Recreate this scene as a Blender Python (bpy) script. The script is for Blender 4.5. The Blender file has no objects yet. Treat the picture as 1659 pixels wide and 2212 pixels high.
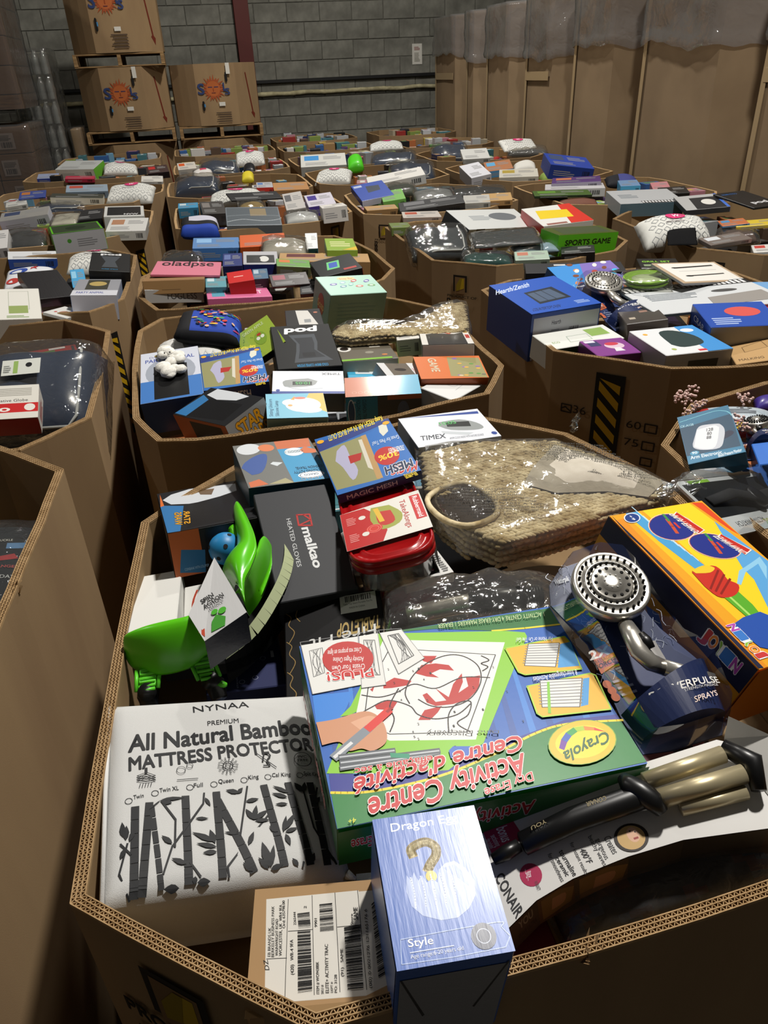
import bpy, math, random
from mathutils import Vector, Matrix, Euler, noise
from mathutils.geometry import tessellate_polygon
R = math.radians
SC = bpy.context.scene
COL = SC.collection

# ------------------------------------------------------------------ camera, world, lights, exposure
def make_camera():
  pitch, roll, yaw = R(30.9), R(-2.6), R(12.2)
  fwd = Vector((math.sin(yaw) * math.cos(pitch), math.cos(yaw) * math.cos(pitch), -math.sin(pitch)))
  right = Vector((math.cos(yaw), -math.sin(yaw), 0))
  up = right.cross(fwd)
  r2 = right * math.cos(roll) + up * math.sin(roll)
  u2 = -right * math.sin(roll) + up * math.cos(roll)
  cd = bpy.data.cameras.new('camera')
  cd.sensor_fit = 'VERTICAL'
  cd.sensor_height = 24
  cd.lens = 24 * 1600 / 2212
  cd.clip_start = .02
  o = bpy.data.objects.new('camera', cd)
  COL.objects.link(o)
  m = Matrix((r2, u2, -fwd)).transposed().to_4x4()
  m.translation = (0, 0, 1.7)
  o.matrix_world = m
  SC.camera = o
make_camera()
w = bpy.data.worlds.new('hall_air')
SC.world = w
w.use_nodes = True
w.node_tree.nodes['Background'].inputs[0].default_value = (1, .92, .80, 1)
w.node_tree.nodes['Background'].inputs[1].default_value = .055
def lamp(name, loc, power, size, aim=(0, 0, 0), col=(1, .96, .90)):
  d = bpy.data.lights.new(name, 'AREA')
  d.shape = 'DISK'
  d.size = size
  d.energy = power
  d.color = col
  o = bpy.data.objects.new(name, d)
  COL.objects.link(o)
  o.location = loc
  o.rotation_euler = (Vector(aim) - Vector(loc)).to_track_quat('-Z', 'Y').to_euler()
lamp('bay_and_fill_light', (1.6, 1.9, 5.0), 235, .30, (.9, 1.6, 0))
lamp('bay_and_fill_light', (1.7, 7.0, 5.6), 230, .34, (1.2, 7.6, 0))
lamp('bay_and_fill_light', (-4.6, 4.6, 5.6), 60, .34, (-1, 7, 0))  # fill lamp added to brighten the left side, not a known fixture
SC.view_settings.view_transform = 'Standard'
SC.view_settings.look = 'None'
SC.view_settings.gamma = 1
SC.view_settings.use_curve_mapping = False
SC.view_settings.exposure = 0.0

# ------------------------------------------------------------------ poses in metres (top-face centre, euler, width, depth) and print layouts as fractions of a face
POSE = {
'bamboo': ((-0.0799,0.6398,0.975),(0.0355,0.2308,0.0457),0.2672,0.2801),
'crayola': ((0.2156,0.614,1.045),(-0.0814,-0.0389,-3.1381),0.3506,0.2638),
'dragon': ((0.1146,0.3727,1.09),(0.1113,0.0396,-0.0717),0.0981,0.131),
'kraftlabel': ((0.0072,0.4047,0.985),(-0.0121,-0.0751,1.3932),0.1164,0.136),
'conair': ((0.3529,0.4337,1.0),(0.2031,-0.2068,-0.0412),0.3194,0.1041),
'shower': ((0.4555,0.6424,1.055),(0.335,-0.0423,0.048),0.1171,0.2486),
'joyin': ((0.6249,0.6974,1.09),(0.1645,-0.2203,1.7674),0.2873,0.1907),
'tubs': ((0.2197,1.0293,1.07),(-0.0065,-0.143,-0.0843),0.136,0.2557),
'gloves': ((0.0871,1.0483,1.03),(0.3162,0.0344,0.0633),0.1283,0.2373),
'firepit': ((0.1009,0.8543,0.955),(-0.2231,0.1178,2.9855),0.1557,0.1973),
'sw1': ((-0.0658,1.2365,1.02),(-0.2312,0.0336,0.1238),0.1675,0.2762),
'white1': ((-0.159,1.0064,0.99),(-0.1811,-0.0206,-0.0087),0.0706,0.1997),
'white2': ((-0.1025,1.0233,0.96),(0.0129,-0.0648,-0.0301),0.0386,0.0905),
'graco1': ((0.0805,1.2889,1.06),(0.0542,-0.066,-3.0625),0.1564,0.2106),
'mesh1': ((0.2298,1.2098,1.09),(-0.0242,0.1549,-3.1261),0.1522,0.2231),
'timex1': ((0.4275,1.3145,1.07),(0.1311,0.0552,0.1085),0.1797,0.1143),
'navy': ((-0.0394,0.9192,0.9),(-0.0095,0.091,-0.0001),0.121,0.1229),
'fabriccard': ((0.2692,0.9687,0.99),(-0.0672,-0.0367,0.0708),0.0838,0.0733),
'bagred': ((0.3635,0.3883,0.95),(0.0428,-0.2409,-0.0697),0.2435,0.0581),
'mesh2': ((0.026,1.9425,1.03),(-0.1097,0.0258,-3.1409),0.1664,0.2188),
'pod1': ((0.2299,2.0037,1.05),(-0.1133,-0.0373,3.1001),0.1712,0.2812),
'mint': ((0.4621,2.4946,1.08),(0.2312,0.0996,0.2263),0.2067,0.1391),
'party1': ((-0.1367,1.9555,1.03),(-0.1427,0.0444,-3.1399),0.1564,0.2771),
'sw2': ((-0.0268,1.7115,1.02),(-0.1132,-0.2251,0.6509),0.1266,0.2063),
'unicorn': ((0.1554,1.6534,1.02),(0.0641,0.0813,-0.0734),0.1408,0.1314),
'timex2': ((0.203,1.7689,1.03),(-0.2254,-0.0751,3.0008),0.1792,0.101),
'graco2': ((0.38,1.7096,1.02),(-0.1707,-0.0089,2.971),0.1873,0.0922),
'orange1': ((0.573,1.7527,1.03),(0.2413,0.0832,-0.0495),0.179,0.1027),
'whitebox2': ((0.5661,1.7044,1.0),(0.1423,0.0293,0.6986),0.1594,0.0998),
'funko': ((0.6193,1.9517,1.05),(-0.1294,0.0107,-0.2346),0.138,0.2668),
'cup': ((0.3982,1.9952,1.02),(-0.1044,0.0125,-0.0948),0.1522,0.2481),
'small1': ((0.5317,2.0398,1.04),(-0.0295,-0.0459,-0.1746),0.0654,0.1222),
'lying': ((0.4584,1.8316,1.01),(0.3548,0.237,0.3788),0.1236,0.0598),
'bluesm': ((0.3608,1.8971,1.0),(-0.0746,0.0752,-0.1315),0.0726,0.1537),
'apple': ((0.1137,2.1352,1.04),(0.0908,-0.4703,0.0858),0.1193,0.2208),
'charger': ((0.2659,2.2767,1.05),(-0.0516,0.0031,-0.0947),0.1122,0.2131),
'tote': ((-0.071,2.2438,1.03),(-0.0354,0.0922,0.0654),0.2178,0.2856),
'backpack': ((-0.0138,2.28,1.08),(-0.0032,0.2049,-0.097),0.1901,0.2243),
'redflat': ((0.2978,2.7545,0.97),(-0.1445,0.0514,-0.0535),0.1237,0.1767),
'kraftin': ((0.1226,2.1111,0.93),(0.3693,-0.1405,-0.1448),0.0501,0.1276),
'hamilton': ((1.0019,2.1459,1.08),(0.0864,-0.0101,0.1157),0.2385,0.2739),
'whitegreen': ((1.0314,1.9514,1.0),(0.0971,0.0134,0.1333),0.247,0.1119),
'purple': ((1.0734,1.8381,1.0),(0.1025,0.0493,0.0676),0.138,0.1081),
'anchor': ((1.2487,1.7744,1.02),(0.0513,0.0254,0.016),0.2047,0.1926),
'shower2': ((1.2697,2.189,1.015),(0.2759,-0.048,0.0372),0.1426,0.2732),
'tin': ((1.2612,2.013,1.03),(-0.0867,-0.1351,-0.3549),0.1161,0.2561),
'keyboard': ((1.5229,2.0848,1.04),(0.0316,-0.0004,-0.039),0.4551,0.2733),
'crab': ((1.4711,1.8433,1.05),(0.1166,-0.0091,-0.2623),0.203,0.1702),
'kraft3': ((1.4432,1.7154,0.99),(0.0124,-0.1843,-0.4282),0.1237,0.1985),
'blackback': ((1.3011,2.5461,1.05),(-0.0134,-0.0149,-0.3713),0.3509,0.1554),
'kids': ((1.2995,2.4,1.05),(0.3456,0.0404,0.2088),0.2778,0.1646),
'frame': ((1.6125,2.245,1.07),(0.2534,0.1291,0.3098),0.3301,0.1498),
'plate': ((1.4123,2.2441,1.08),(0.0418,-0.0355,-0.4041),0.1508,0.1805),
'blackgreen': ((1.656,2.5601,1.03),(-0.0257,-0.0089,-0.4292),0.1452,0.1766),
'bluewhite': ((1.7916,2.1432,1.02),(-0.0804,-0.0401,-0.5055),0.1407,0.2735),
'redbox': ((1.6563,1.8996,1.03),(-0.0474,-0.0814,-0.4909),0.098,0.1296),
'armmon': ((0.9364,1.1829,1.04),(0.0158,-0.3472,-0.4699),0.1024,0.2189),
'redbag': ((1.0943,1.288,1.02),(0.2044,0.0345,-0.37),0.165,0.091),
'watch': ((0.9316,0.9904,1.03),(0.3842,0.3038,0.4573),0.3966,0.1316),
'shower3': ((1.0886,1.2129,0.98),(-0.0771,-0.1834,-0.5248),0.0627,0.1526),
'bluebox1': ((1.0304,1.1059,1.02),(0.0913,-0.2081,-0.4582),0.0652,0.0806),
'purplebag': ((1.2503,1.3904,1.0),(-0.0609,-0.1238,-0.5464),0.0714,0.0688),
'ge': ((-0.5167,1.8017,1.06),(-0.3752,-0.0925,-3.0831),0.1544,0.116),
'bedding': ((-0.5109,1.9992,1.05),(0.4557,-0.0007,-0.0505),0.3638,0.3387),
'clothes': ((-0.4864,1.2316,0.97),(0.1545,0.1247,0.025),0.21,0.2911),
'greenwhite': ((-0.6687,2.8537,1.04),(0.161,0.1138,0.1658),0.1449,0.2706),
'blackz3': ((-0.6268,3.217,1.02),(0.3089,0.0946,0.4434),0.1543,0.2201),
'starbag': ((-0.7305,3.4305,1.03),(0.0775,0.0314,0.0973),0.1853,0.273),
'pod2': ((-0.3848,3.3337,1.06),(0.0669,0.1436,0.0409),0.1545,0.2717),
'party2': ((-0.4187,3.0363,1.03),(-0.0127,0.0937,-0.0003),0.1599,0.2744),
'cardz3': ((-0.5211,2.8686,0.99),(0.2859,0.1636,1.3177),0.1798,0.0848),
'pouchz3': ((-0.4922,3.6614,1.04),(0.0065,0.0709,0.0644),0.2196,0.2864),
'lbluez3': ((-0.5151,3.2746,1.02),(0.3014,0.0096,0.1337),0.0541,0.1416),
'bookz3': ((-0.8041,3.9704,1.0),(0.1594,0.1002,0.1589),0.2136,0.1042),
'pink1': ((-0.0764,3.1316,1.05),(0.0327,-0.0884,3.0706),0.2591,0.275),
'kraftA3': ((-0.1251,3.0539,1.04),(-0.1151,0.0485,-0.0417),0.2247,0.2723),
'fogless': ((-0.1338,2.9679,1.02),(-0.0179,0.085,0.0058),0.214,0.101),
'pinkkids': ((0.0977,2.8718,1.0),(-0.0779,0.0565,0.004),0.2316,0.2411),
'tealA3': ((0.0256,2.9425,1.03),(0.0377,0.0657,-0.0273),0.0817,0.1487),
'redA3': ((0.1149,2.9058,1.05),(0.0021,-0.0609,-0.0136),0.0953,0.1719),
'navyA3': ((0.1039,3.1654,1.06),(0.0917,0.0257,-0.0724),0.0777,0.1654),
'partyA3': ((0.2192,3.1992,1.05),(0.1237,0.0647,-0.0767),0.1415,0.1557),
'blueA3': ((0.0581,3.7193,1.03),(0.0273,0.0557,-0.0421),0.2137,0.2182),
'orangeA3': ((0.268,3.6324,1.04),(0.14,0.0099,-0.0779),0.2089,0.1653),
'clearA3': ((0.3465,3.4411,1.06),(0.1495,0.0526,-0.1398),0.1973,0.1901),
'lblueA3': ((0.4861,3.5674,1.03),(0.3504,0.0171,-0.1445),0.0567,0.1325),
'greenA3': ((0.5891,3.3819,1.04),(-0.0079,0.0595,-0.125),0.1312,0.2703),
'kraftlongA3': ((0.4906,3.2373,1.02),(-0.0047,0.0636,-0.154),0.3819,0.1661),
'blackA3': ((0.4715,2.85,1.07),(0.0844,-0.125,0.0482),0.1626,0.1885),
'carsA3': ((0.2996,2.9116,1.02),(0.2325,0.0143,0.0166),0.1466,0.1007),
'steelA3': ((0.1975,3.0046,1.03),(0.0733,0.0183,-0.0582),0.0593,0.1259),
'greeneyesA3': ((0.3356,3.0461,1.05),(0.0073,0.1168,-0.0882),0.1337,0.1271),
'wmvA3': ((0.3678,2.8569,1.0),(0.1398,-0.0275,-0.1351),0.075,0.1414),
'capA3': ((-0.0955,3.4135,1.05),(-0.0834,0.0466,-0.0197),0.1616,0.2748),
'samsungB3': ((1.3912,3.6138,1.05),(0.4188,0.1183,0.504),0.5104,0.172),
'yellowB3': ((1.7124,3.5828,1.05),(0.1416,-0.0328,0.0008),0.26,0.2764),
'sportsB3': ((1.6102,3.1238,1.06),(0.065,0.0702,0.2104),0.3237,0.1303),
'plasticB3': ((1.0485,3.3809,1.04),(0.3854,0.0107,-0.0957),0.2778,0.2297),
'rollB3': ((1.2841,3.1802,1.05),(0.0389,-0.0541,-0.2778),0.2837,0.2755),
'tealB3': ((1.1546,3.0396,1.01),(0.1675,0.0379,-0.2403),0.202,0.11),
'boxB3': ((1.2989,2.922,1.02),(0.0349,-0.0317,-0.3502),0.1372,0.1358),
'blueflatB3': ((1.3735,3.0578,1.03),(0.1825,0.0002,-0.0615),0.1956,0.09),
'greenflatB3': ((0.9754,3.8241,1.02),(-0.0643,0.0056,-0.1706),0.0996,0.2126),
'darkB3': ((1.5174,2.9501,1.02),(0.0436,-0.0688,-0.4309),0.1352,0.1112),
'topB3': ((1.1769,4.1406,1.01),(-0.0484,0.0121,-0.223),0.2046,0.2705),
'pouchC3': ((2.0781,3.1258,1.06),(0.408,-0.065,-0.2219),0.3025,0.2009),
'blackpouchC3': ((2.027,2.9902,1.03),(0.0859,-0.0416,-0.5386),0.118,0.2705),
'swC3': ((2.1705,2.8898,1.02),(0.135,-0.0579,0.0191),0.1976,0.0922),
'catC3': ((2.5149,3.5923,1.05),(0.082,-0.0643,-0.3277),0.2105,0.2747),
'podC3': ((2.7197,3.5004,1.06),(0.12,0.0022,0.169),0.2011,0.2786),
'yellowC3': ((2.4471,3.0442,1.04),(-0.0325,-0.0948,-0.5629),0.2015,0.1697),
'orangeC3': ((2.3872,3.1461,1.03),(-0.0786,-0.1324,-0.5177),0.1117,0.2371),
'bagC3': ((2.3216,3.018,1.02),(-0.0164,-0.0795,-0.5237),0.1457,0.2368),
'whiteC3': ((2.276,2.7432,1.0),(-0.0725,-0.1069,-0.5979),0.1243,0.2173),
'caseA4': ((-0.0013,4.2903,1.05),(0.0953,0.0837,-0.0186),0.1997,0.2707),
'clearA4': ((0.2847,4.3359,1.04),(0.1968,0.0534,-0.0393),0.2904,0.2713),
'bookA4': ((0.3478,4.9648,1.06),(0.1813,0.0498,0.1806),0.32,0.1372),
'frameA4': ((0.5479,4.6299,1.06),(0.2376,-0.1004,-0.0558),0.1124,0.2447),
'purpleA4': ((0.7081,4.6755,1.05),(0.1644,-0.0662,-0.0361),0.1626,0.2133),
'whiteA4': ((0.7272,4.3423,1.06),(-0.0922,-0.054,-0.0933),0.1359,0.2702),
'whitebagA4': ((0.5511,4.3451,1.03),(0.1507,0.0232,-0.0391),0.1827,0.1487),
'yellowA4': ((0.319,4.8476,1.03),(0.1731,0.0251,0.016),0.1595,0.1796),
'greyA4': ((0.0861,4.8317,1.03),(0.1139,0.0402,0.0386),0.1382,0.2703),
'tealA4': ((-0.0563,4.9887,1.03),(0.0386,0.0145,-0.0165),0.1187,0.1578),
'blueB4': ((1.0559,4.8084,1.06),(0.1994,-0.1097,0.0273),0.2033,0.2709),
'greenB4': ((1.1567,4.6939,1.04),(0.0795,-0.1035,-0.1694),0.1361,0.2576),
'kraftB4': ((1.0305,4.469,1.01),(0.1152,0.0051,-0.0038),0.1859,0.0878),
'blackB4': ((1.3007,4.3648,1.03),(0.1209,-0.0859,-0.1979),0.3691,0.1648),
'plasticB4': ((1.4055,4.6513,1.05),(0.1538,-0.0177,-0.1687),0.2397,0.2214),
'whiteB4': ((1.3768,5.4932,1.05),(0.0814,-0.1371,-0.1729),0.3976,0.2707),
'greybagB4': ((1.7315,4.7529,1.03),(0.1501,0.0099,-0.1624),0.3515,0.1653),
'cubeB4': ((1.5793,4.3747,1.03),(0.0784,-0.0213,-0.3136),0.152,0.1915),
'kraft2B4': ((1.7071,4.3877,1.03),(0.016,-0.0326,-0.3377),0.1751,0.2559),
'bagB4': ((1.3099,5.0589,1.04),(0.0713,-0.0035,-0.2025),0.1794,0.2414),
'greenC4': ((2.0981,4.3467,1.03),(-0.0072,-0.0024,-0.3414),0.3272,0.2042),
'longC4': ((2.3665,3.8885,1.05),(0.1014,0.0055,-0.1958),0.342,0.2709),
'purpleC4': ((2.3871,4.7499,1.04),(-0.0085,-0.0374,-0.4547),0.3025,0.271),
'whiteC4': ((2.3154,4.6239,1.02),(-0.0234,-0.0157,-0.428),0.3598,0.2721),
'brownC4': ((2.1354,4.2019,1.01),(0.0855,-0.0054,-0.3497),0.2197,0.1326),
'backpackC4': ((2.6836,4.7062,1.05),(0.0362,0.0095,-0.4197),0.1941,0.2715),
'blueC4': ((2.589,4.4472,1.04),(-0.0007,-0.0294,-0.4287),0.1155,0.2471),
'pinkC4': ((2.7311,4.3291,1.03),(0.0451,-0.0764,-0.4471),0.0991,0.2125),
'blackC4': ((2.6931,4.1254,1.03),(0.0748,-0.0467,-0.3957),0.1527,0.1653),
'whiteC5': ((1.9733,5.5133,1.05),(0.2014,-0.1391,-0.0138),0.1489,0.27),
'frameC5': ((2.2377,5.3433,1.03),(0.0828,-0.01,-0.3726),0.27,0.2559),
'blueC5': ((2.6763,5.4671,1.07),(0.1829,0.1374,-0.1913),0.3214,0.2742),
'pouchC5': ((2.9099,6.986,1.08),(0.2631,-0.0004,-0.1367),0.3198,0.2707),
'beddingC5': ((2.3063,7.1026,1.06),(0.435,0.0027,-0.1829),0.3265,0.274),
'orangeC5': ((2.2797,5.8488,1.03),(0.129,-0.084,-0.275),0.2022,0.2706),
'greyC5': ((2.9706,6.9125,1.04),(0.1247,0.0222,-0.3079),0.3506,0.2502),
'paperC5': ((2.3543,6.5851,1.05),(0.1933,-0.0155,-0.2292),0.2256,0.2708),
'ballC5': ((2.5875,6.0627,1.02),(0.0523,-0.0416,-0.3628),0.1723,0.2703),
'greenZ4': ((-0.6271,4.2836,1.06),(-0.0058,-0.0122,0.1949),0.25,0.2708),
'blackbagZ4': ((-0.8957,4.3808,1.03),(0.1846,0.0446,0.1409),0.1943,0.2707),
'nvwZ4': ((-0.4119,4.734,1.06),(0.0618,0.0569,0.0439),0.2156,0.2713),
'whiteZ4': ((-0.3835,4.4514,1.03),(0.084,0.0473,-0.0443),0.2035,0.271),
'longZ4': ((-0.9952,5.0038,1.05),(0.2254,-0.0798,-0.0178),0.2769,0.1285),
'blackZ4': ((-0.6349,4.9313,1.03),(0.0587,-0.0177,0.0336),0.1706,0.2723),
'blobZ4': ((-0.7508,4.837,1.04),(0.0696,0.014,0.0112),0.139,0.271),
'whitesZ4': ((-0.9973,4.2382,1.04),(0.257,-0.029,0.0689),0.091,0.2115),
'bookZ5': ((-0.7695,5.6714,1.05),(0.0435,0.0864,0.0308),0.3291,0.1482),
'pouchZ5': ((-0.434,5.7528,1.07),(0.2538,0.0301,-0.1168),0.3094,0.2721),
'artZ5': ((-0.7592,6.1595,1.04),(0.0558,0.05,0.0873),0.2849,0.271),
'blueZ5': ((-1.1084,6.009,1.04),(0.0517,-0.0031,0.1118),0.1743,0.2707),
'beddingZ5': ((-0.8789,5.6186,1.02),(0.0175,0.046,0.1208),0.3153,0.2729),
'whiteZ5': ((-1.1775,5.7526,1.02),(-0.0221,-0.0577,0.1774),0.1321,0.2706),
'paperZ5': ((-0.2994,6.2758,1.06),(0.0619,0.0656,0.0199),0.1564,0.2294),
'whiteZ6': ((-0.9808,7.7853,1.06),(0.2578,0.0027,-0.4378),0.3822,0.2039),
'redZ6': ((-0.915,7.1382,1.02),(0.0244,0.0707,0.0689),0.2297,0.1714),
'pouchZ6': ((-0.62,7.6432,1.06),(0.142,0.0596,0.0619),0.2904,0.2717),
'blueZ6': ((-1.2083,7.4291,1.02),(0.0702,0.0285,0.0791),0.1691,0.2172),
'kitZ6': ((-0.2804,7.0733,1.05),(0.1069,-0.0333,0.0685),0.1715,0.2701),
'pouchA5': ((0.2376,5.1606,1.07),(0.1258,-0.0431,-0.0964),0.3275,0.2721),
'beddingA5': ((0.019,6.104,1.06),(0.221,-0.0255,-0.0921),0.3283,0.271),
'kraftA5': ((0.6437,5.5377,1.03),(0.0606,0.0153,-0.0748),0.2388,0.271),
'yellowA5': ((0.4069,6.261,1.06),(0.1166,0.0006,-0.0941),0.0915,0.197),
'redA5': ((0.473,5.6201,1.04),(0.0374,0.0308,-0.0714),0.1114,0.2114),
'rollA5': ((0.7314,6.0659,1.06),(0.0358,0.1272,-0.0511),0.1036,0.2197),
'beddingA6': ((0.2361,7.1967,1.06),(0.242,0.0332,-0.001),0.335,0.2717),
'orangeA6': ((-0.0388,7.0708,1.06),(0.095,-0.0298,0.0276),0.1504,0.2702),
'pouchA6': ((0.5282,7.4997,1.09),(0.2461,0.0015,-0.0748),0.26,0.2719),
'canisterA6': ((0.4781,6.9845,1.05),(0.1038,0.0505,-0.0711),0.101,0.2162),
'redcupA6': ((0.0791,6.7617,1.05),(0.1067,-0.025,-0.0131),0.1581,0.2705),
'pouchB5': ((1.0202,5.9709,1.06),(0.178,-0.0247,-0.2778),0.2666,0.2732),
'beddingB5': ((1.6083,5.8766,1.07),(0.2782,0.019,-0.2075),0.346,0.2722),
'whiteB6': ((1.1017,6.9004,1.05),(0.2535,-0.0089,-0.1518),0.3855,0.2712),
'dinoB6': ((1.3407,6.7295,1.08),(0.1572,-0.0576,-0.1841),0.1348,0.2706),
'beddingB6': ((1.7154,6.8822,1.06),(0.2607,-0.0175,-0.2604),0.4011,0.2705),
'pouchB7': ((1.9626,8.1737,1.06),(0.1023,-0.0262,-0.2015),0.3429,0.2713),
}
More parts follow.
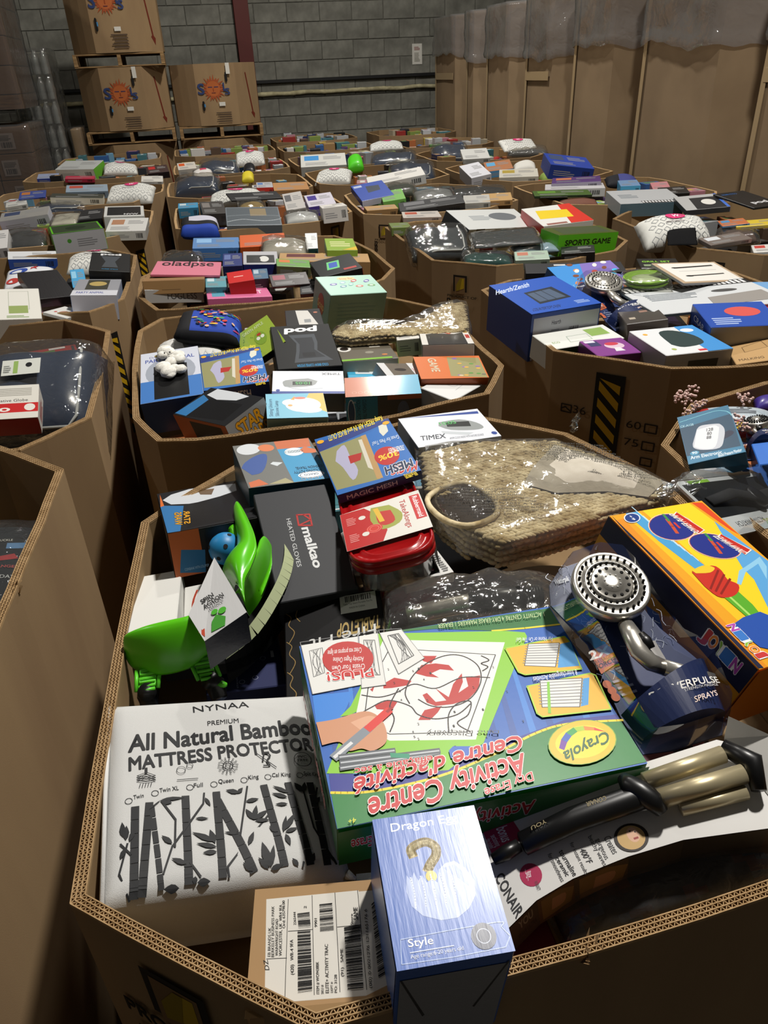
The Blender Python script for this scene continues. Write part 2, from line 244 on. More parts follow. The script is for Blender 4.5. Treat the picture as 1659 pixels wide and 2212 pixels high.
ART = {
'crayola': {'gb':[(0.995,0.838),(0.872,0.869),(0.664,0.863),(0.471,0.813),(0.301,0.749),(0.18,0.734),(-0.006,0.769),(-0.003,0.991),(1.002,1.007)],'yl':[(0.995,0.838),(0.872,0.869),(0.664,0.863),(0.471,0.813),(0.301,0.749),(0.18,0.734),(-0.006,0.769)],'pb':[(0.989,0.748),(0.859,0.793),(0.615,0.808),(0.379,0.755),(0.187,0.711),(-0.012,0.734),(-0.006,0.769),(0.18,0.734),(0.301,0.749),(0.471,0.813),(0.664,0.863),(0.872,0.869),(0.995,0.838)],'gt':[(0.586,-0.041),(0.004,0.014),(0.005,0.139),(0.145,0.126),(0.273,0.108),(0.48,0.031),(0.7,-0.027),(0.996,-0.013),(0.996,-0.021)],'yl2':[(0.273,0.108),(0.145,0.126),(0.005,0.139)],'lime':[(0.7,-0.027),(0.224,0.123),(0.154,0.155),(0.154,0.184),(0.482,0.747),(0.624,0.843),(0.759,0.818),(0.996,0.746),(0.899,0.514),(0.845,0.456),(0.878,0.471),(0.915,0.472),(0.87,0.423),(0.825,0.331)],'page':[(0.688,0.048),(0.248,0.199),(0.502,0.723),(0.776,0.646),(0.874,0.521),(0.818,0.334),(0.744,0.174)],'pageb':[(0.675,0.113),(0.305,0.269),(0.52,0.677),(0.769,0.613),(0.843,0.531),(0.796,0.34)],'r0':[(0.584,0.193),(0.517,0.213),(0.548,0.255),(0.572,0.233)],'r1':[(0.618,0.298),(0.584,0.254),(0.532,0.259),(0.488,0.283),(0.478,0.323),(0.525,0.3),(0.561,0.315),(0.541,0.349),(0.581,0.33)],'r2':[(0.739,0.328),(0.695,0.303),(0.639,0.34),(0.655,0.362),(0.714,0.362),(0.744,0.356)],'r3':[(0.619,0.433),(0.602,0.426),(0.584,0.486),(0.546,0.488),(0.567,0.409),(0.534,0.472),(0.501,0.402),(0.455,0.347),(0.464,0.399),(0.495,0.458),(0.452,0.43),(0.447,0.377),(0.394,0.379),(0.42,0.454),(0.471,0.504),(0.529,0.515),(0.589,0.508),(0.614,0.481)],'r4':[(0.631,0.52),(0.568,0.514),(0.59,0.545),(0.624,0.578),(0.663,0.567)],'r5':[(0.791,0.444),(0.742,0.429),(0.71,0.445),(0.738,0.488),(0.787,0.467)],'r6':[(0.79,0.349),(0.772,0.334),(0.784,0.364)],'l0':[(0.673,0.469),(0.675,0.403),(0.635,0.321),(0.572,0.255),(0.49,0.221),(0.428,0.239),(0.388,0.31),(0.394,0.393),(0.429,0.464),(0.482,0.514),(0.547,0.527),(0.604,0.503),(0.639,0.454)],'l1':[(0.824,0.372),(0.768,0.402),(0.705,0.394),(0.635,0.362),(0.567,0.409),(0.462,0.373),(0.364,0.402)],'l2':[(0.849,0.479),(0.808,0.454),(0.742,0.429),(0.676,0.481),(0.657,0.538),(0.605,0.578),(0.529,0.576),(0.47,0.531)],'l3':[(0.579,0.659),(0.557,0.568),(0.514,0.517),(0.467,0.519),(0.493,0.587),(0.54,0.622),(0.509,0.68)],'l4':[(0.767,0.602),(0.74,0.537),(0.741,0.462),(0.693,0.372)],'l5':[(0.358,0.26),(0.338,0.296),(0.371,0.308),(0.353,0.335),(0.379,0.355)],'p1':[(0.993,-0.02),(0.776,-0.017),(0.815,0.314),(0.988,0.32)],'p2':[(0.773,-0.02),(0.7,-0.017),(0.732,0.339),(0.818,0.334)],'p3':[(0.695,-0.019),(0.61,-0.006),(0.565,0.216),(0.676,0.287)],'d1':[(0.967,0.048),(0.918,0.041),(0.931,0.204),(0.972,0.219)],'d2':[(0.761,0.034),(0.721,0.046),(0.741,0.275),(0.79,0.26)],'d3':[(0.668,0.03),(0.625,0.027),(0.599,0.188),(0.664,0.227)],'circ':[(0.927,0.112),(0.746,0.166),(0.821,0.024),(0.855,0.248)],'hand':[(0.996,0.484),(0.932,0.485),(0.84,0.47),(0.8,0.494),(0.78,0.55),(0.78,0.621),(0.797,0.663),(0.84,0.684),(0.872,0.663),(0.914,0.661),(0.935,0.609),(0.992,0.609)],'thumb':[(0.885,0.518),(0.823,0.5),(0.794,0.527),(0.805,0.566),(0.857,0.574)],'mk0':[(0.962,0.68),(0.835,0.569)],'mk1':[(0.835,0.569),(0.75,0.491)],'mkt':[(0.757,0.497),(0.736,0.478)],'ms0':[(0.95,0.738),(0.636,0.757)],'ms1':[(0.946,0.713),(0.633,0.747)],'ms2':[(0.946,0.685),(0.772,0.704)],'mg':[(0.788,0.711),(0.728,0.735),(0.732,0.756),(0.789,0.735)],'bl':[(0.989,0.325),(0.848,0.341),(0.881,0.419),(0.913,0.485),(0.996,0.484)],'era':[(0.603,0.756),(0.584,0.739),(0.502,0.764),(0.502,0.792),(0.523,0.814),(0.605,0.795)],'i1':[(0.26,0.245),(0.019,0.232),(0.013,0.265),(0.029,0.453),(0.239,0.428),(0.257,0.406)],'i1p':[(0.168,0.242),(0.052,0.269),(0.117,0.413),(0.224,0.373)],'i1b':[(0.052,0.276),(0.008,0.274),(0.03,0.432),(0.111,0.421)],'i2':[(0.253,0.497),(0.008,0.488),(-0.006,0.506),(0.014,0.707),(0.255,0.678),(0.267,0.656)],'i2p':[(0.198,0.477),(0.048,0.508),(0.114,0.664),(0.24,0.628)],'i2b':[(0.046,0.511),(0.021,0.512),(0.081,0.661),(0.11,0.663)],'i2g':[(0.177,0.493),(0.168,0.495),(0.221,0.67),(0.231,0.666)],'oval':[(0.282,0.819),(0.057,0.865),(0.121,0.725),(0.207,0.938)],'oval2':[(0.265,0.822),(0.073,0.862),(0.131,0.747),(0.197,0.915)],'rb':[(0.255,0.851),(0.223,0.791),(0.174,0.764),(0.121,0.768),(0.077,0.817),(0.129,0.789),(0.168,0.789),(0.208,0.813),(0.242,0.866)],'tC':[(0.071,0.813),(0.249,0.875),(0.082,0.869)],'t1':[(0.376,0.842),(0.89,0.907),(0.391,0.941)],'t2':[(0.355,0.75),(0.915,0.802),(0.373,0.826)],'t3':[(0.376,0.935),(0.541,0.967),(0.382,0.976)],'t4':[(0.66,0.767),(0.908,0.757),(0.665,0.798)],'tp':[(0.761,0.227),(0.924,0.206),(0.764,0.282)],'tq':[(0.783,0.191),(0.899,0.171),(0.788,0.225)],'tr':[(0.777,0.083),(0.901,0.068),(0.783,0.118)],'ts':[(0.066,0.225),(0.201,0.193),(0.076,0.254)],'tu':[(0.051,0.454),(0.218,0.453),(0.058,0.487)],'tv':[(0.042,0.045),(0.467,0.011),(0.048,0.077)],'tw':[(0.939,0.975),(0.962,0.973),(0.943,0.997)],'tx':[(0.419,0.708),(0.649,0.638),(0.423,0.724)],'ty':[(0.779,0.146),(0.888,0.119),(0.785,0.179)]},
'bamboo': {'t1':[(0.397,0.884),(0.68,0.897),(0.397,0.927)],'t2':[(0.46,0.792),(0.614,0.796),(0.461,0.821)],'t3':[(0.09,0.673),(0.975,0.706),(0.093,0.765)],'t4':[(0.093,0.573),(0.961,0.608),(0.092,0.643)],'o':[(0.093,0.418),(0.203,0.44),(0.354,0.453),(0.461,0.458),(0.598,0.462),(0.71,0.467),(0.862,0.464)],'s0':[(0.112,0.423),(0.155,0.427),(0.112,0.443)],'s1':[(0.222,0.441),(0.305,0.445),(0.222,0.462)],'s2':[(0.371,0.451),(0.411,0.452),(0.372,0.472)],'s3':[(0.481,0.46),(0.55,0.459),(0.483,0.481)],'s4':[(0.617,0.462),(0.666,0.464),(0.619,0.484)],'s5':[(0.729,0.465),(0.818,0.463),(0.732,0.486)],'s6':[(0.881,0.462),(0.958,0.455),(0.885,0.484)],'k0':[(0.12,0.389),(0.116,0.006)],'k1':[(0.179,0.4),(0.146,0.008)],'k2':[(0.187,0.386),(0.22,0.019)],'k3':[(0.332,0.414),(0.326,0.026)],'k4':[(0.468,0.421),(0.461,0.033)],'k5':[(0.47,0.379),(0.589,0.037)],'k6':[(0.683,0.428),(0.718,0.043)],'k7':[(0.797,0.431),(0.828,0.036)],'k8':[(0.902,0.423),(0.902,0.029)],'w0':[(0.414,0.418),(0.407,0.368),(0.266,0.181),(0.228,0.077)],'w1':[(0.228,0.399),(0.285,0.303),(0.277,0.179)],'w2':[(0.608,0.427),(0.548,0.193)],'w3':[(0.695,0.288),(0.483,0.072),(0.486,0.033)],'w4':[(0.062,0.224),(0.104,0.171)],'w5':[(0.1,0.005),(0.06,0.101),(0.09,0.221)],'w6':[(0.932,0.392),(0.794,0.036)],'w7':[(0.862,0.39),(0.873,0.194),(0.942,0.032)],'w8':[(0.334,0.108),(0.373,0.049)],'f0':[(0.228,0.399),(0.273,0.382)],'f1':[(0.228,0.403),(0.328,0.403)],'f2':[(0.228,0.403),(0.175,0.361)],'f3':[(0.416,0.395),(0.437,0.351)],'f4':[(0.368,0.299),(0.424,0.292)],'f5':[(0.072,0.255),(0.067,0.322)],'f6':[(0.083,0.238),(0.085,0.303)],'f7':[(0.097,0.228),(0.117,0.282)],'f8':[(0.063,0.161),(0.083,0.205)],'f9':[(0.442,0.182),(0.349,0.236)],'f10':[(0.441,0.174),(0.424,0.239)],'f11':[(0.447,0.157),(0.364,0.184)],'f12':[(0.445,0.137),(0.387,0.14)],'f13':[(0.568,0.4),(0.51,0.421)],'f14':[(0.56,0.397),(0.587,0.422)],'f15':[(0.591,0.351),(0.652,0.358)],'f16':[(0.615,0.258),(0.586,0.315)],'f17':[(0.615,0.258),(0.636,0.327)],'f18':[(0.615,0.258),(0.684,0.298)],'f19':[(0.618,0.253),(0.685,0.249)],'f20':[(0.542,0.202),(0.483,0.218)],'f21':[(0.577,0.147),(0.607,0.202)],'f22':[(0.654,0.048),(0.635,0.152)],'f23':[(0.658,0.047),(0.683,0.133)],'f24':[(0.649,0.041),(0.611,0.09)],'f25':[(0.657,0.04),(0.712,0.052)],'f26':[(0.583,0.042),(0.546,0.079)],'f27':[(0.267,0.193),(0.225,0.235)],'f28':[(0.32,0.102),(0.261,0.132)],'f29':[(0.288,0.02),(0.227,0.022)],'f30':[(0.358,0.029),(0.411,0.028)],'f31':[(0.352,0.052),(0.347,0.023)],'f32':[(0.783,0.352),(0.713,0.379)],'f33':[(0.792,0.374),(0.723,0.416)],'f34':[(0.778,0.319),(0.72,0.322)],'f35':[(0.74,0.194),(0.807,0.274)],'f36':[(0.742,0.185),(0.801,0.199)],'f37':[(0.734,0.186),(0.76,0.262)],'f38':[(0.741,0.176),(0.755,0.124)],'f39':[(0.711,0.189),(0.676,0.219)],'f40':[(0.859,0.371),(0.826,0.424)],'f41':[(0.863,0.371),(0.877,0.423)],'f42':[(0.905,0.309),(0.934,0.343)],'f43':[(0.775,0.039),(0.753,0.07)],'f44':[(0.825,0.04),(0.853,0.081)],'f45':[(0.912,0.077),(0.946,0.031)],'_lw':[(30,0),(18,0),(6,0),(16,0),(16,0),(24,0),(24,0),(20,0),(20,0),(26,0),(26,0),(22,0),(22,0),(24,0),(20,0),(22,0),(24,0),(24,0),(24,0),(20,0),(16,0),(22,0),(36,0),(24,0),(24,0),(22,0),(24,0),(22,0),(22,0),(30,0),(30,0),(20,0),(22,0),(20,0),(18,0),(24,0),(20,0),(20,0),(22,0),(26,0),(30,0),(24,0),(22,0),(20,0),(26,0),(14,0)],'i1':[(0.127,0.512),(0.207,0.503)],'i2':[(0.3,0.493),(0.392,0.492)],'d1':[(0.32,0.544)],'d2':[(0.36,0.564)],'sun':[(0.533,0.544)],'nose':[(0.718,0.552),(0.677,0.595),(0.757,0.512)],'pvc':[(0.893,0.548)],'i1y':[(0.167,0.546),(0.167,0.56)]},
'kraftlabel': {'lab':[(0.906,0.91),(0.904,0.09),(0.166,0.012),(0.086,0.201),(0.093,0.874)],'lab2':[(0.906,0.91),(0.915,0.227),(0.091,0.195),(0.093,0.874)],'v1':[(0.89,0.748),(0.117,0.741)],'v2':[(0.905,0.572),(0.124,0.545)],'v3':[(0.912,0.402),(0.128,0.373)],'v4':[(0.916,0.234),(0.128,0.194)],'h1':[(0.419,0.881),(0.412,0.74)],'h2':[(0.621,0.738),(0.619,0.565)],'h3':[(0.621,0.387),(0.623,0.222)],'t1':[(0.333,0.855),(0.411,0.872),(0.336,0.886)],'t2':[(0.434,0.854),(0.663,0.862),(0.436,0.874)],'t3':[(0.428,0.828),(0.84,0.848),(0.43,0.848)],'t4':[(0.435,0.801),(0.729,0.814),(0.437,0.821)],'t5':[(0.432,0.774),(0.847,0.791),(0.434,0.795)],'t6':[(0.648,0.76),(0.88,0.772),(0.65,0.779)],'t7':[(0.283,0.685),(0.551,0.7),(0.285,0.708)],'t8':[(0.668,0.682),(0.775,0.688),(0.669,0.7)],'t9':[(0.635,0.53),(0.706,0.533),(0.637,0.549)],'u1':[(0.127,0.51),(0.363,0.517),(0.129,0.53)],'u2':[(0.125,0.481),(0.19,0.484),(0.126,0.498)],'u3':[(0.128,0.446),(0.491,0.453),(0.13,0.469)],'u4':[(0.128,0.419),(0.205,0.421),(0.129,0.434)],'u5':[(0.125,0.391),(0.255,0.392),(0.127,0.409)],'u6':[(0.238,0.346),(0.445,0.348),(0.239,0.365)],'u7':[(0.627,0.272),(0.718,0.273),(0.629,0.29)],'u8':[(0.666,0.237),(0.769,0.238),(0.669,0.268)],'u9':[(0.133,0.157),(0.747,0.171),(0.135,0.177)],'x1':[(0.798,0.608),(0.817,0.611),(0.8,0.628)],'b1':[(0.614,0.67),(0.613,0.578),(0.151,0.558),(0.147,0.654)],'b2':[(0.82,0.516),(0.823,0.422),(0.596,0.411),(0.594,0.509)],'b3':[(0.612,0.338),(0.623,0.222),(0.132,0.215),(0.132,0.321)],'b4':[(0.758,0.676),(0.762,0.587),(0.63,0.575),(0.633,0.663)],'b5':[(0.782,0.136),(0.811,0.108),(0.223,0.046),(0.188,0.111)]},
'dragon': {'t1':[(0.16,0.888),(0.806,0.897),(0.163,0.95)],'t2':[(0.129,0.124),(0.34,0.12),(0.132,0.171)],'t3':[(0.131,0.056),(0.579,0.057),(0.13,0.08)],'q':[(0.315,0.694),(0.31,0.741),(0.378,0.771),(0.467,0.777),(0.534,0.735),(0.525,0.677),(0.457,0.619),(0.419,0.579)],'qd':[(0.442,0.538)],'egg':[(0.223,0.57),(0.255,0.529),(0.293,0.581),(0.319,0.521),(0.362,0.554),(0.389,0.501),(0.444,0.519),(0.486,0.489),(0.52,0.573),(0.591,0.61),(0.679,0.617),(0.762,0.558),(0.814,0.464),(0.789,0.369),(0.705,0.295),(0.592,0.25),(0.446,0.25),(0.298,0.296),(0.22,0.363),(0.196,0.462)],'egg2':[(0.565,0.581),(0.671,0.594),(0.741,0.522),(0.753,0.434),(0.688,0.491),(0.619,0.537)],'fr':[(0.073,0.176),(0.909,0.184),(0.937,0.153),(0.929,0.032),(0.049,0.034)],'un':[(0.133,0.091),(0.504,0.09)],'bd':[(0.77,0.116)]},
'gloves': {'t1':[(0.349,0.71),(0.325,0.264),(0.406,0.713)],'t2':[(0.514,0.602),(0.528,0.234),(0.635,0.602)],'lg':[(0.488,0.632),(0.659,0.612),(0.67,0.721),(0.5,0.734)]},
'firepit': {'t1':[(0.032,0.272),(0.464,0.295),(0.05,0.398)],'t2':[(0.639,0.286),(0.848,0.283),(0.638,0.434)],'t3':[(0.087,0.349),(0.755,0.394),(0.094,0.454)],'lb':[(0.367,-0.036),(-0.025,-0.023),(-0.006,0.157),(0.379,0.145)]},
'sw1': {'win':[(0.37,0.575),(0.865,0.673),(0.927,0.33),(0.672,0.057),(0.19,0.038)],'wht':[(0.045,0.796),(0.154,0.91),(0.376,0.981),(0.913,0.913),(0.875,0.71),(0.526,0.583),(0.309,0.582),(0.12,0.646)],'vis':[(0.46,0.899),(0.653,0.876),(0.586,0.716),(0.468,0.769)],'blu':[(-0.001,0.661),(0.244,0.555),(0.126,-0.025),(-0.004,0.013)],'org':[(0.032,0.965),(0.043,0.642),(-0.004,0.625)],'tt':[(0.127,0.424),(0.117,0.099),(0.299,0.386)],'t1':[(0.095,0.14),(0.127,0.424),(0.166,0.126)],'t2':[(0.185,0.134),(0.223,0.418),(0.246,0.124)]},
'graco1': {'org':[(0.464,0.0),(-0.005,-0.011),(0.042,0.23),(0.471,0.206)],'blu':[(0.471,0.206),(0.042,0.23),(0.0,1.007),(0.476,0.989)],'gry':[(1.004,0.01),(0.464,0.0),(0.476,0.989),(0.999,0.987)],'ora':[(0.978,0.888),(0.847,0.843),(0.763,0.968),(0.976,0.993)],'orl':[(1.02,0.099),(0.999,0.505),(1.037,0.529),(1.045,0.237)],'ov':[(0.966,0.112),(0.67,0.142),(0.784,0.004),(0.85,0.275)],'oo':[(0.697,0.118),(0.499,0.163),(0.577,0.051),(0.619,0.227)],'ov2':[(0.401,0.295),(0.164,0.332),(0.254,0.208),(0.311,0.406)],'arr':[(0.204,0.286),(0.119,0.212),(-0.005,0.315),(0.023,0.4),(0.167,0.374)],'bl':[(0.992,0.556),(0.926,0.438),(0.76,0.303),(0.635,0.296),(0.674,0.496),(0.782,0.701),(0.905,0.736)],'wt':[(0.641,0.537),(0.597,0.496),(0.487,0.538),(0.572,0.603)],'t1':[(0.046,0.69),(0.372,0.682),(0.056,0.745)],'t2':[(0.082,0.771),(0.414,0.76),(0.092,0.828)],'lg':[(0.392,0.87),(0.075,0.88),(0.221,0.804),(0.251,0.943)],'t3':[(0.102,0.857),(0.337,0.851),(0.113,0.918)],'t0':[(0.088,0.492),(0.296,0.479),(0.134,0.636)],'sand':[(0.763,0.968),(0.545,0.881),(0.476,0.989),(0.495,1.0)]},
'mesh1': {'bord':[(1.008,0.081),(-0.021,-0.091),(0.005,0.063),(1.021,0.248)],'pic':[(1.021,0.248),(0.388,0.179),(0.467,0.951),(0.983,0.924)],'wood':[(0.439,0.182),(0.37,0.177),(0.434,0.944),(0.506,0.935)],'blue':[(0.37,0.177),(0.005,0.063),(0.014,1.056),(0.434,0.944)],'wom':[(0.798,0.321),(0.678,0.251),(0.675,0.492),(0.659,0.723),(0.764,0.85),(0.81,0.616),(0.863,0.481)],'red':[(0.696,0.459),(0.522,0.464),(0.578,0.579),(0.708,0.592)],'dn':[(0.49,0.235),(0.411,0.245),(0.485,0.796),(0.538,0.73)],'ov':[(0.413,0.604),(0.119,0.662),(0.212,0.456),(0.297,0.753)],'dog':[(0.171,0.094),(0.062,0.075),(0.091,0.235),(0.182,0.297),(0.199,0.212)],'t1':[(-0.016,0.855),(0.277,0.818),(0.046,0.98)],'t2':[(0.033,0.79),(0.364,0.803),(0.055,0.912)],'t3':[(0.067,0.992),(0.213,0.994),(0.06,1.058)],'t0':[(0.065,-0.075),(0.821,0.011),(0.078,0.029)],'t4':[(0.113,0.595),(0.364,0.602),(0.13,0.68)],'t5':[(0.02,0.541),(0.209,0.53),(0.041,0.626)],'t6':[(0.005,0.351),(0.349,0.347),(0.018,0.42)]},
'timex1': {'t1':[(0.079,0.2),(0.372,0.178),(0.106,0.343)],'b1':[(0.019,1.067),(0.978,0.917),(0.967,0.825),(0.009,0.997)],'clk':[(0.424,0.707),(0.679,0.719),(0.849,0.542),(0.885,0.346),(0.748,0.31),(0.497,0.408),(0.391,0.584)],'scr':[(0.503,0.677),(0.776,0.617),(0.756,0.442),(0.482,0.521)],'t2':[(0.764,0.575),(0.51,0.656),(0.735,0.423)],'hand':[(0.375,0.412),(0.725,0.23),(0.646,0.174),(0.381,0.322)],'dot':[(0.949,0.125)],'fine':[(0.4,0.115),(0.808,0.092),(0.415,0.178)]},
'shower': {'blu':[(-0.14,0.824),(0.037,0.556),(0.001,0.178),(0.015,-0.002),(0.979,-0.004),(1.121,0.287),(0.907,0.533),(0.766,0.873),(0.284,0.939)],'org':[(-0.064,0.51),(0.251,0.531),(0.257,0.415),(-0.039,0.377)],'t1':[(-0.03,0.463),(0.207,0.468),(-0.004,0.51)],'t2':[(-0.016,0.432),(0.201,0.448),(-0.011,0.452)],'t3':[(-0.019,0.403),(0.213,0.421),(-0.011,0.428)],'t4':[(0.189,0.129),(0.957,0.115),(0.207,0.165)],'t5':[(0.226,0.112),(0.901,0.099),(0.235,0.126)],'ob':[(0.37,0.089),(0.835,0.081),(0.829,0.04),(0.342,0.04)],'t6':[(0.477,0.044),(0.81,0.05),(0.496,0.071)],'t0':[(0.025,0.935),(0.211,0.939),(0.04,0.967)],'t7':[(0.038,0.024),(0.323,0.058),(0.042,0.034)],'bk':[(0.65,0.286),(0.817,0.254),(0.917,0.2),(0.962,0.106),(0.819,0.126),(0.737,0.193)],'photo':[(0.578,0.481),(0.762,0.473),(0.76,0.345),(0.571,0.346)],'c0':[(0.004,0.319)],'c1':[(0.02,0.281)],'c2':[(0.02,0.245)],'hc':[(0.477,0.772)],'hx':[(0.036,0.818),(0.888,0.687)],'hy':[(0.686,0.959),(0.312,0.593)],'hd':[(0.435,0.554),(0.393,0.472),(0.365,0.375),(0.431,0.316),(0.56,0.282)],'sl':[(0.468,0.411)],'cyl':[(-0.029,0.152),(1.121,0.287),(0.988,0.003),(0.03,0.01)],'out':[(-0.14,0.824),(-0.038,0.944),(0.196,1.031),(0.588,1.049),(0.83,0.995),(0.886,0.896),(0.868,0.648),(0.917,0.4),(1.121,0.287),(0.988,0.003),(0.869,-0.07),(0.312,-0.072),(-0.009,-0.048),(-0.029,0.152),(0.037,0.556)]},
'joyin': {'or':[(0.997,0.122),(0.984,0.018),(0.718,0.009),(0.756,0.037)],'bw':[(0.839,0.101),(0.518,0.015),(0.266,0.455),(0.432,0.319),(0.511,0.31)],'mid':[(1.016,0.659),(1.0,0.149),(0.839,0.101),(0.573,0.176),(0.308,0.381),(0.204,0.563)],'org1':[(0.96,1.009),(0.967,0.899),(0.682,0.909),(0.394,0.905),(-0.002,0.922),(0.005,1.002)],'yel2':[(0.939,0.85),(0.987,0.698),(0.221,0.561),(0.17,0.621),(0.201,0.796)],'w':[(1.039,0.837),(1.036,0.723),(0.83,0.702),(0.577,0.613),(0.564,0.721),(0.768,0.789)],'e1':[(0.88,0.745),(0.826,0.344),(0.948,0.446),(0.771,0.623)],'e2':[(0.722,0.544),(0.633,0.148),(0.755,0.279),(0.592,0.409)],'n1':[(0.789,0.282),(0.77,0.382),(0.933,0.421),(0.95,0.366)],'n2':[(0.603,0.053),(0.582,0.162),(0.733,0.235),(0.747,0.18)],'tn1':[(0.77,0.343),(0.93,0.395),(0.783,0.296)],'tn2':[(0.592,0.121),(0.734,0.202),(0.605,0.066)],'nz':[(0.553,0.78),(0.564,0.559),(0.523,0.519),(0.468,0.547),(0.422,0.502),(0.379,0.587),(0.369,0.692),(0.391,0.771),(0.459,0.793)],'gr':[(0.374,0.726),(0.394,0.563),(0.207,0.585),(0.209,0.697)],'hd':[(0.227,0.898),(0.251,0.74),(0.256,0.559),(0.209,0.493),(0.061,0.755),(0.093,0.839),(0.162,0.86),(0.192,0.935)],'yn':[(0.561,0.768),(0.575,0.631),(0.548,0.554),(0.526,0.633),(0.54,0.757)],'spl':[(0.432,0.501),(0.5,0.368),(0.515,0.272),(0.537,0.142),(0.554,0.048),(0.487,0.084),(0.415,0.208),(0.515,0.132),(0.483,0.326),(0.419,0.478)],'dk':[(0.847,1.054),(0.551,0.953),(0.359,0.96),(-0.022,0.957),(0.005,1.002),(1.012,0.98)],'ag':[(0.966,0.887),(0.949,0.762),(0.989,0.785),(0.931,0.86)],'j':[(0.017,1.023),(0.152,0.945),(0.019,0.912)]},
'conair': {'edge':[(-0.0,0.565),(-0.017,0.754)],'pink':[(0.009,0.925),(0.119,0.953),(0.13,0.801),(0.11,0.722),(0.013,0.647)],'t1':[(0.055,0.918),(0.059,0.764),(0.095,0.918)],'t2':[(0.028,0.865),(0.034,0.742),(0.049,0.874)],'t3':[(0.009,0.845),(0.014,0.742),(0.026,0.852)],'t4':[(-0.004,0.457),(0.018,0.046),(0.027,0.5)],'t5':[(0.093,0.361),(0.112,0.361),(0.098,0.449)],'cir':[(0.111,0.38)],'t6':[(0.111,0.307),(0.112,0.217),(0.124,0.312)],'w1':[(0.38,0.486),(0.385,0.311),(0.404,0.491)],'w2':[(0.354,0.494),(0.355,0.284),(0.371,0.506)],'w3':[(0.334,0.543),(0.341,0.234),(0.349,0.553)],'w4':[(0.289,0.454),(0.295,0.308),(0.31,0.452)],'w5':[(0.269,0.542),(0.275,0.218),(0.282,0.547)],'w6':[(0.224,0.501),(0.237,0.237),(0.242,0.512)],'w7':[(0.205,0.454),(0.215,0.259),(0.221,0.457)],'w8':[(0.186,0.51),(0.194,0.225),(0.201,0.514)],'face':[(0.464,0.404)],'facer':[(0.412,0.458),(0.517,0.351),(0.486,0.534),(0.444,0.279)],'out':[(-0.017,0.754),(0.005,0.919),(0.119,0.953),(0.276,1.061),(0.546,1.084),(0.894,1.06),(1.009,0.81),(0.974,0.526),(0.947,0.039),(0.878,0.076),(0.616,0.227),(0.429,0.248),(0.235,0.221),(0.098,0.142),(-0.013,-0.005),(-0.019,0.381)],'hand':[(0.01,0.601),(0.057,0.612),(0.113,0.642),(0.305,0.701),(0.517,0.702),(0.568,0.689)],'head':[(0.521,0.928),(0.586,0.489),(0.549,0.731)],'b0':[(0.582,0.83),(0.867,0.834)],'b1':[(0.594,0.611),(0.889,0.576)],'b2':[(0.65,0.482),(0.872,0.429)],'cap':[(0.879,0.909),(0.935,0.652),(0.907,0.392)],'flap':[(0.941,1.135),(1.042,0.84),(0.939,0.359),(0.919,1.044)],'slot':[(0.978,0.648),(0.982,0.56)],'wrn':[(0.386,0.319),(0.392,0.257)],'bhole':[(0.433,0.78),(0.363,0.781),(0.429,0.733)],'byou':[(0.216,0.752),(0.161,0.73),(0.215,0.714)]},
'armmon': {'dark':[(-0.027,0.736),(0.996,0.799),(0.952,0.11),(0.011,0.111)],'ln':[(0.03,0.878),(0.685,0.935),(0.887,0.896),(0.971,0.828),(0.992,0.759)],'dev':[(0.308,0.644),(0.409,0.697),(0.678,0.662),(0.752,0.621),(0.787,0.511),(0.725,0.335),(0.605,0.18),(0.317,0.207),(0.168,0.282),(0.163,0.368)],'dev2':[(0.303,0.625),(0.604,0.643),(0.686,0.599),(0.694,0.537),(0.534,0.217),(0.306,0.229),(0.175,0.308)],'n1':[(0.466,0.55),(0.583,0.538),(0.486,0.611)],'n2':[(0.455,0.474),(0.536,0.462),(0.474,0.534)],'n3':[(0.426,0.399),(0.508,0.389),(0.445,0.457)],'band':[(0.013,0.155),(0.972,0.123),(0.984,-0.003),(0.004,0.007)],'t1':[(0.062,0.081),(0.611,0.063),(0.065,0.143)],'t2':[(0.532,0.012),(0.939,0.025),(0.541,0.071)],'b90':[(0.153,0.184)],'t3':[(0.106,0.174),(0.198,0.164),(0.112,0.213)],'t4':[(0.021,0.748),(0.269,0.737),(0.022,0.795)],'cuff':[(0.75,0.443),(0.859,0.472),(0.931,0.413),(0.856,0.357),(0.712,0.319)]},
'tubs': {'sl':[(-0.067,0.598),(1.005,0.686),(1.029,0.205),(-0.03,0.157)],'red':[(-0.061,0.596),(0.305,0.622),(0.469,0.249),(0.555,0.141),(-0.024,0.156)],'lg':[(0.821,0.577),(0.92,0.586),(0.957,0.33),(0.86,0.316)],'t1':[(0.877,0.556),(0.89,0.331),(0.928,0.563)],'t2':[(0.717,0.552),(0.771,0.297),(0.818,0.57)],'food':[(0.29,0.626),(0.497,0.676),(0.615,0.43),(0.635,0.3),(0.411,0.204),(0.403,0.45)]},
'pod1': {'t1':[(0.239,0.085),(0.759,0.08),(0.26,0.217)],'m':[(0.73,0.247),(0.298,0.246),(0.284,0.447),(0.322,0.635),(0.116,0.873),(0.725,0.887),(0.66,0.641),(0.629,0.454)],'t2':[(0.218,0.935),(0.694,0.925),(0.217,0.987)]},
'party1': {'win':[(0.81,0.304),(0.202,0.304),(0.22,1.236),(0.849,1.256)],'blu':[(0.991,0.612),(0.012,0.894),(0.038,1.157),(1.012,0.971)],'circ':[(0.965,0.537),(0.01,0.61),(0.475,0.25),(0.501,0.861)],'t1':[(0.092,0.238),(0.886,0.238),(0.094,0.325)],'seal':[(0.72,0.132)]},
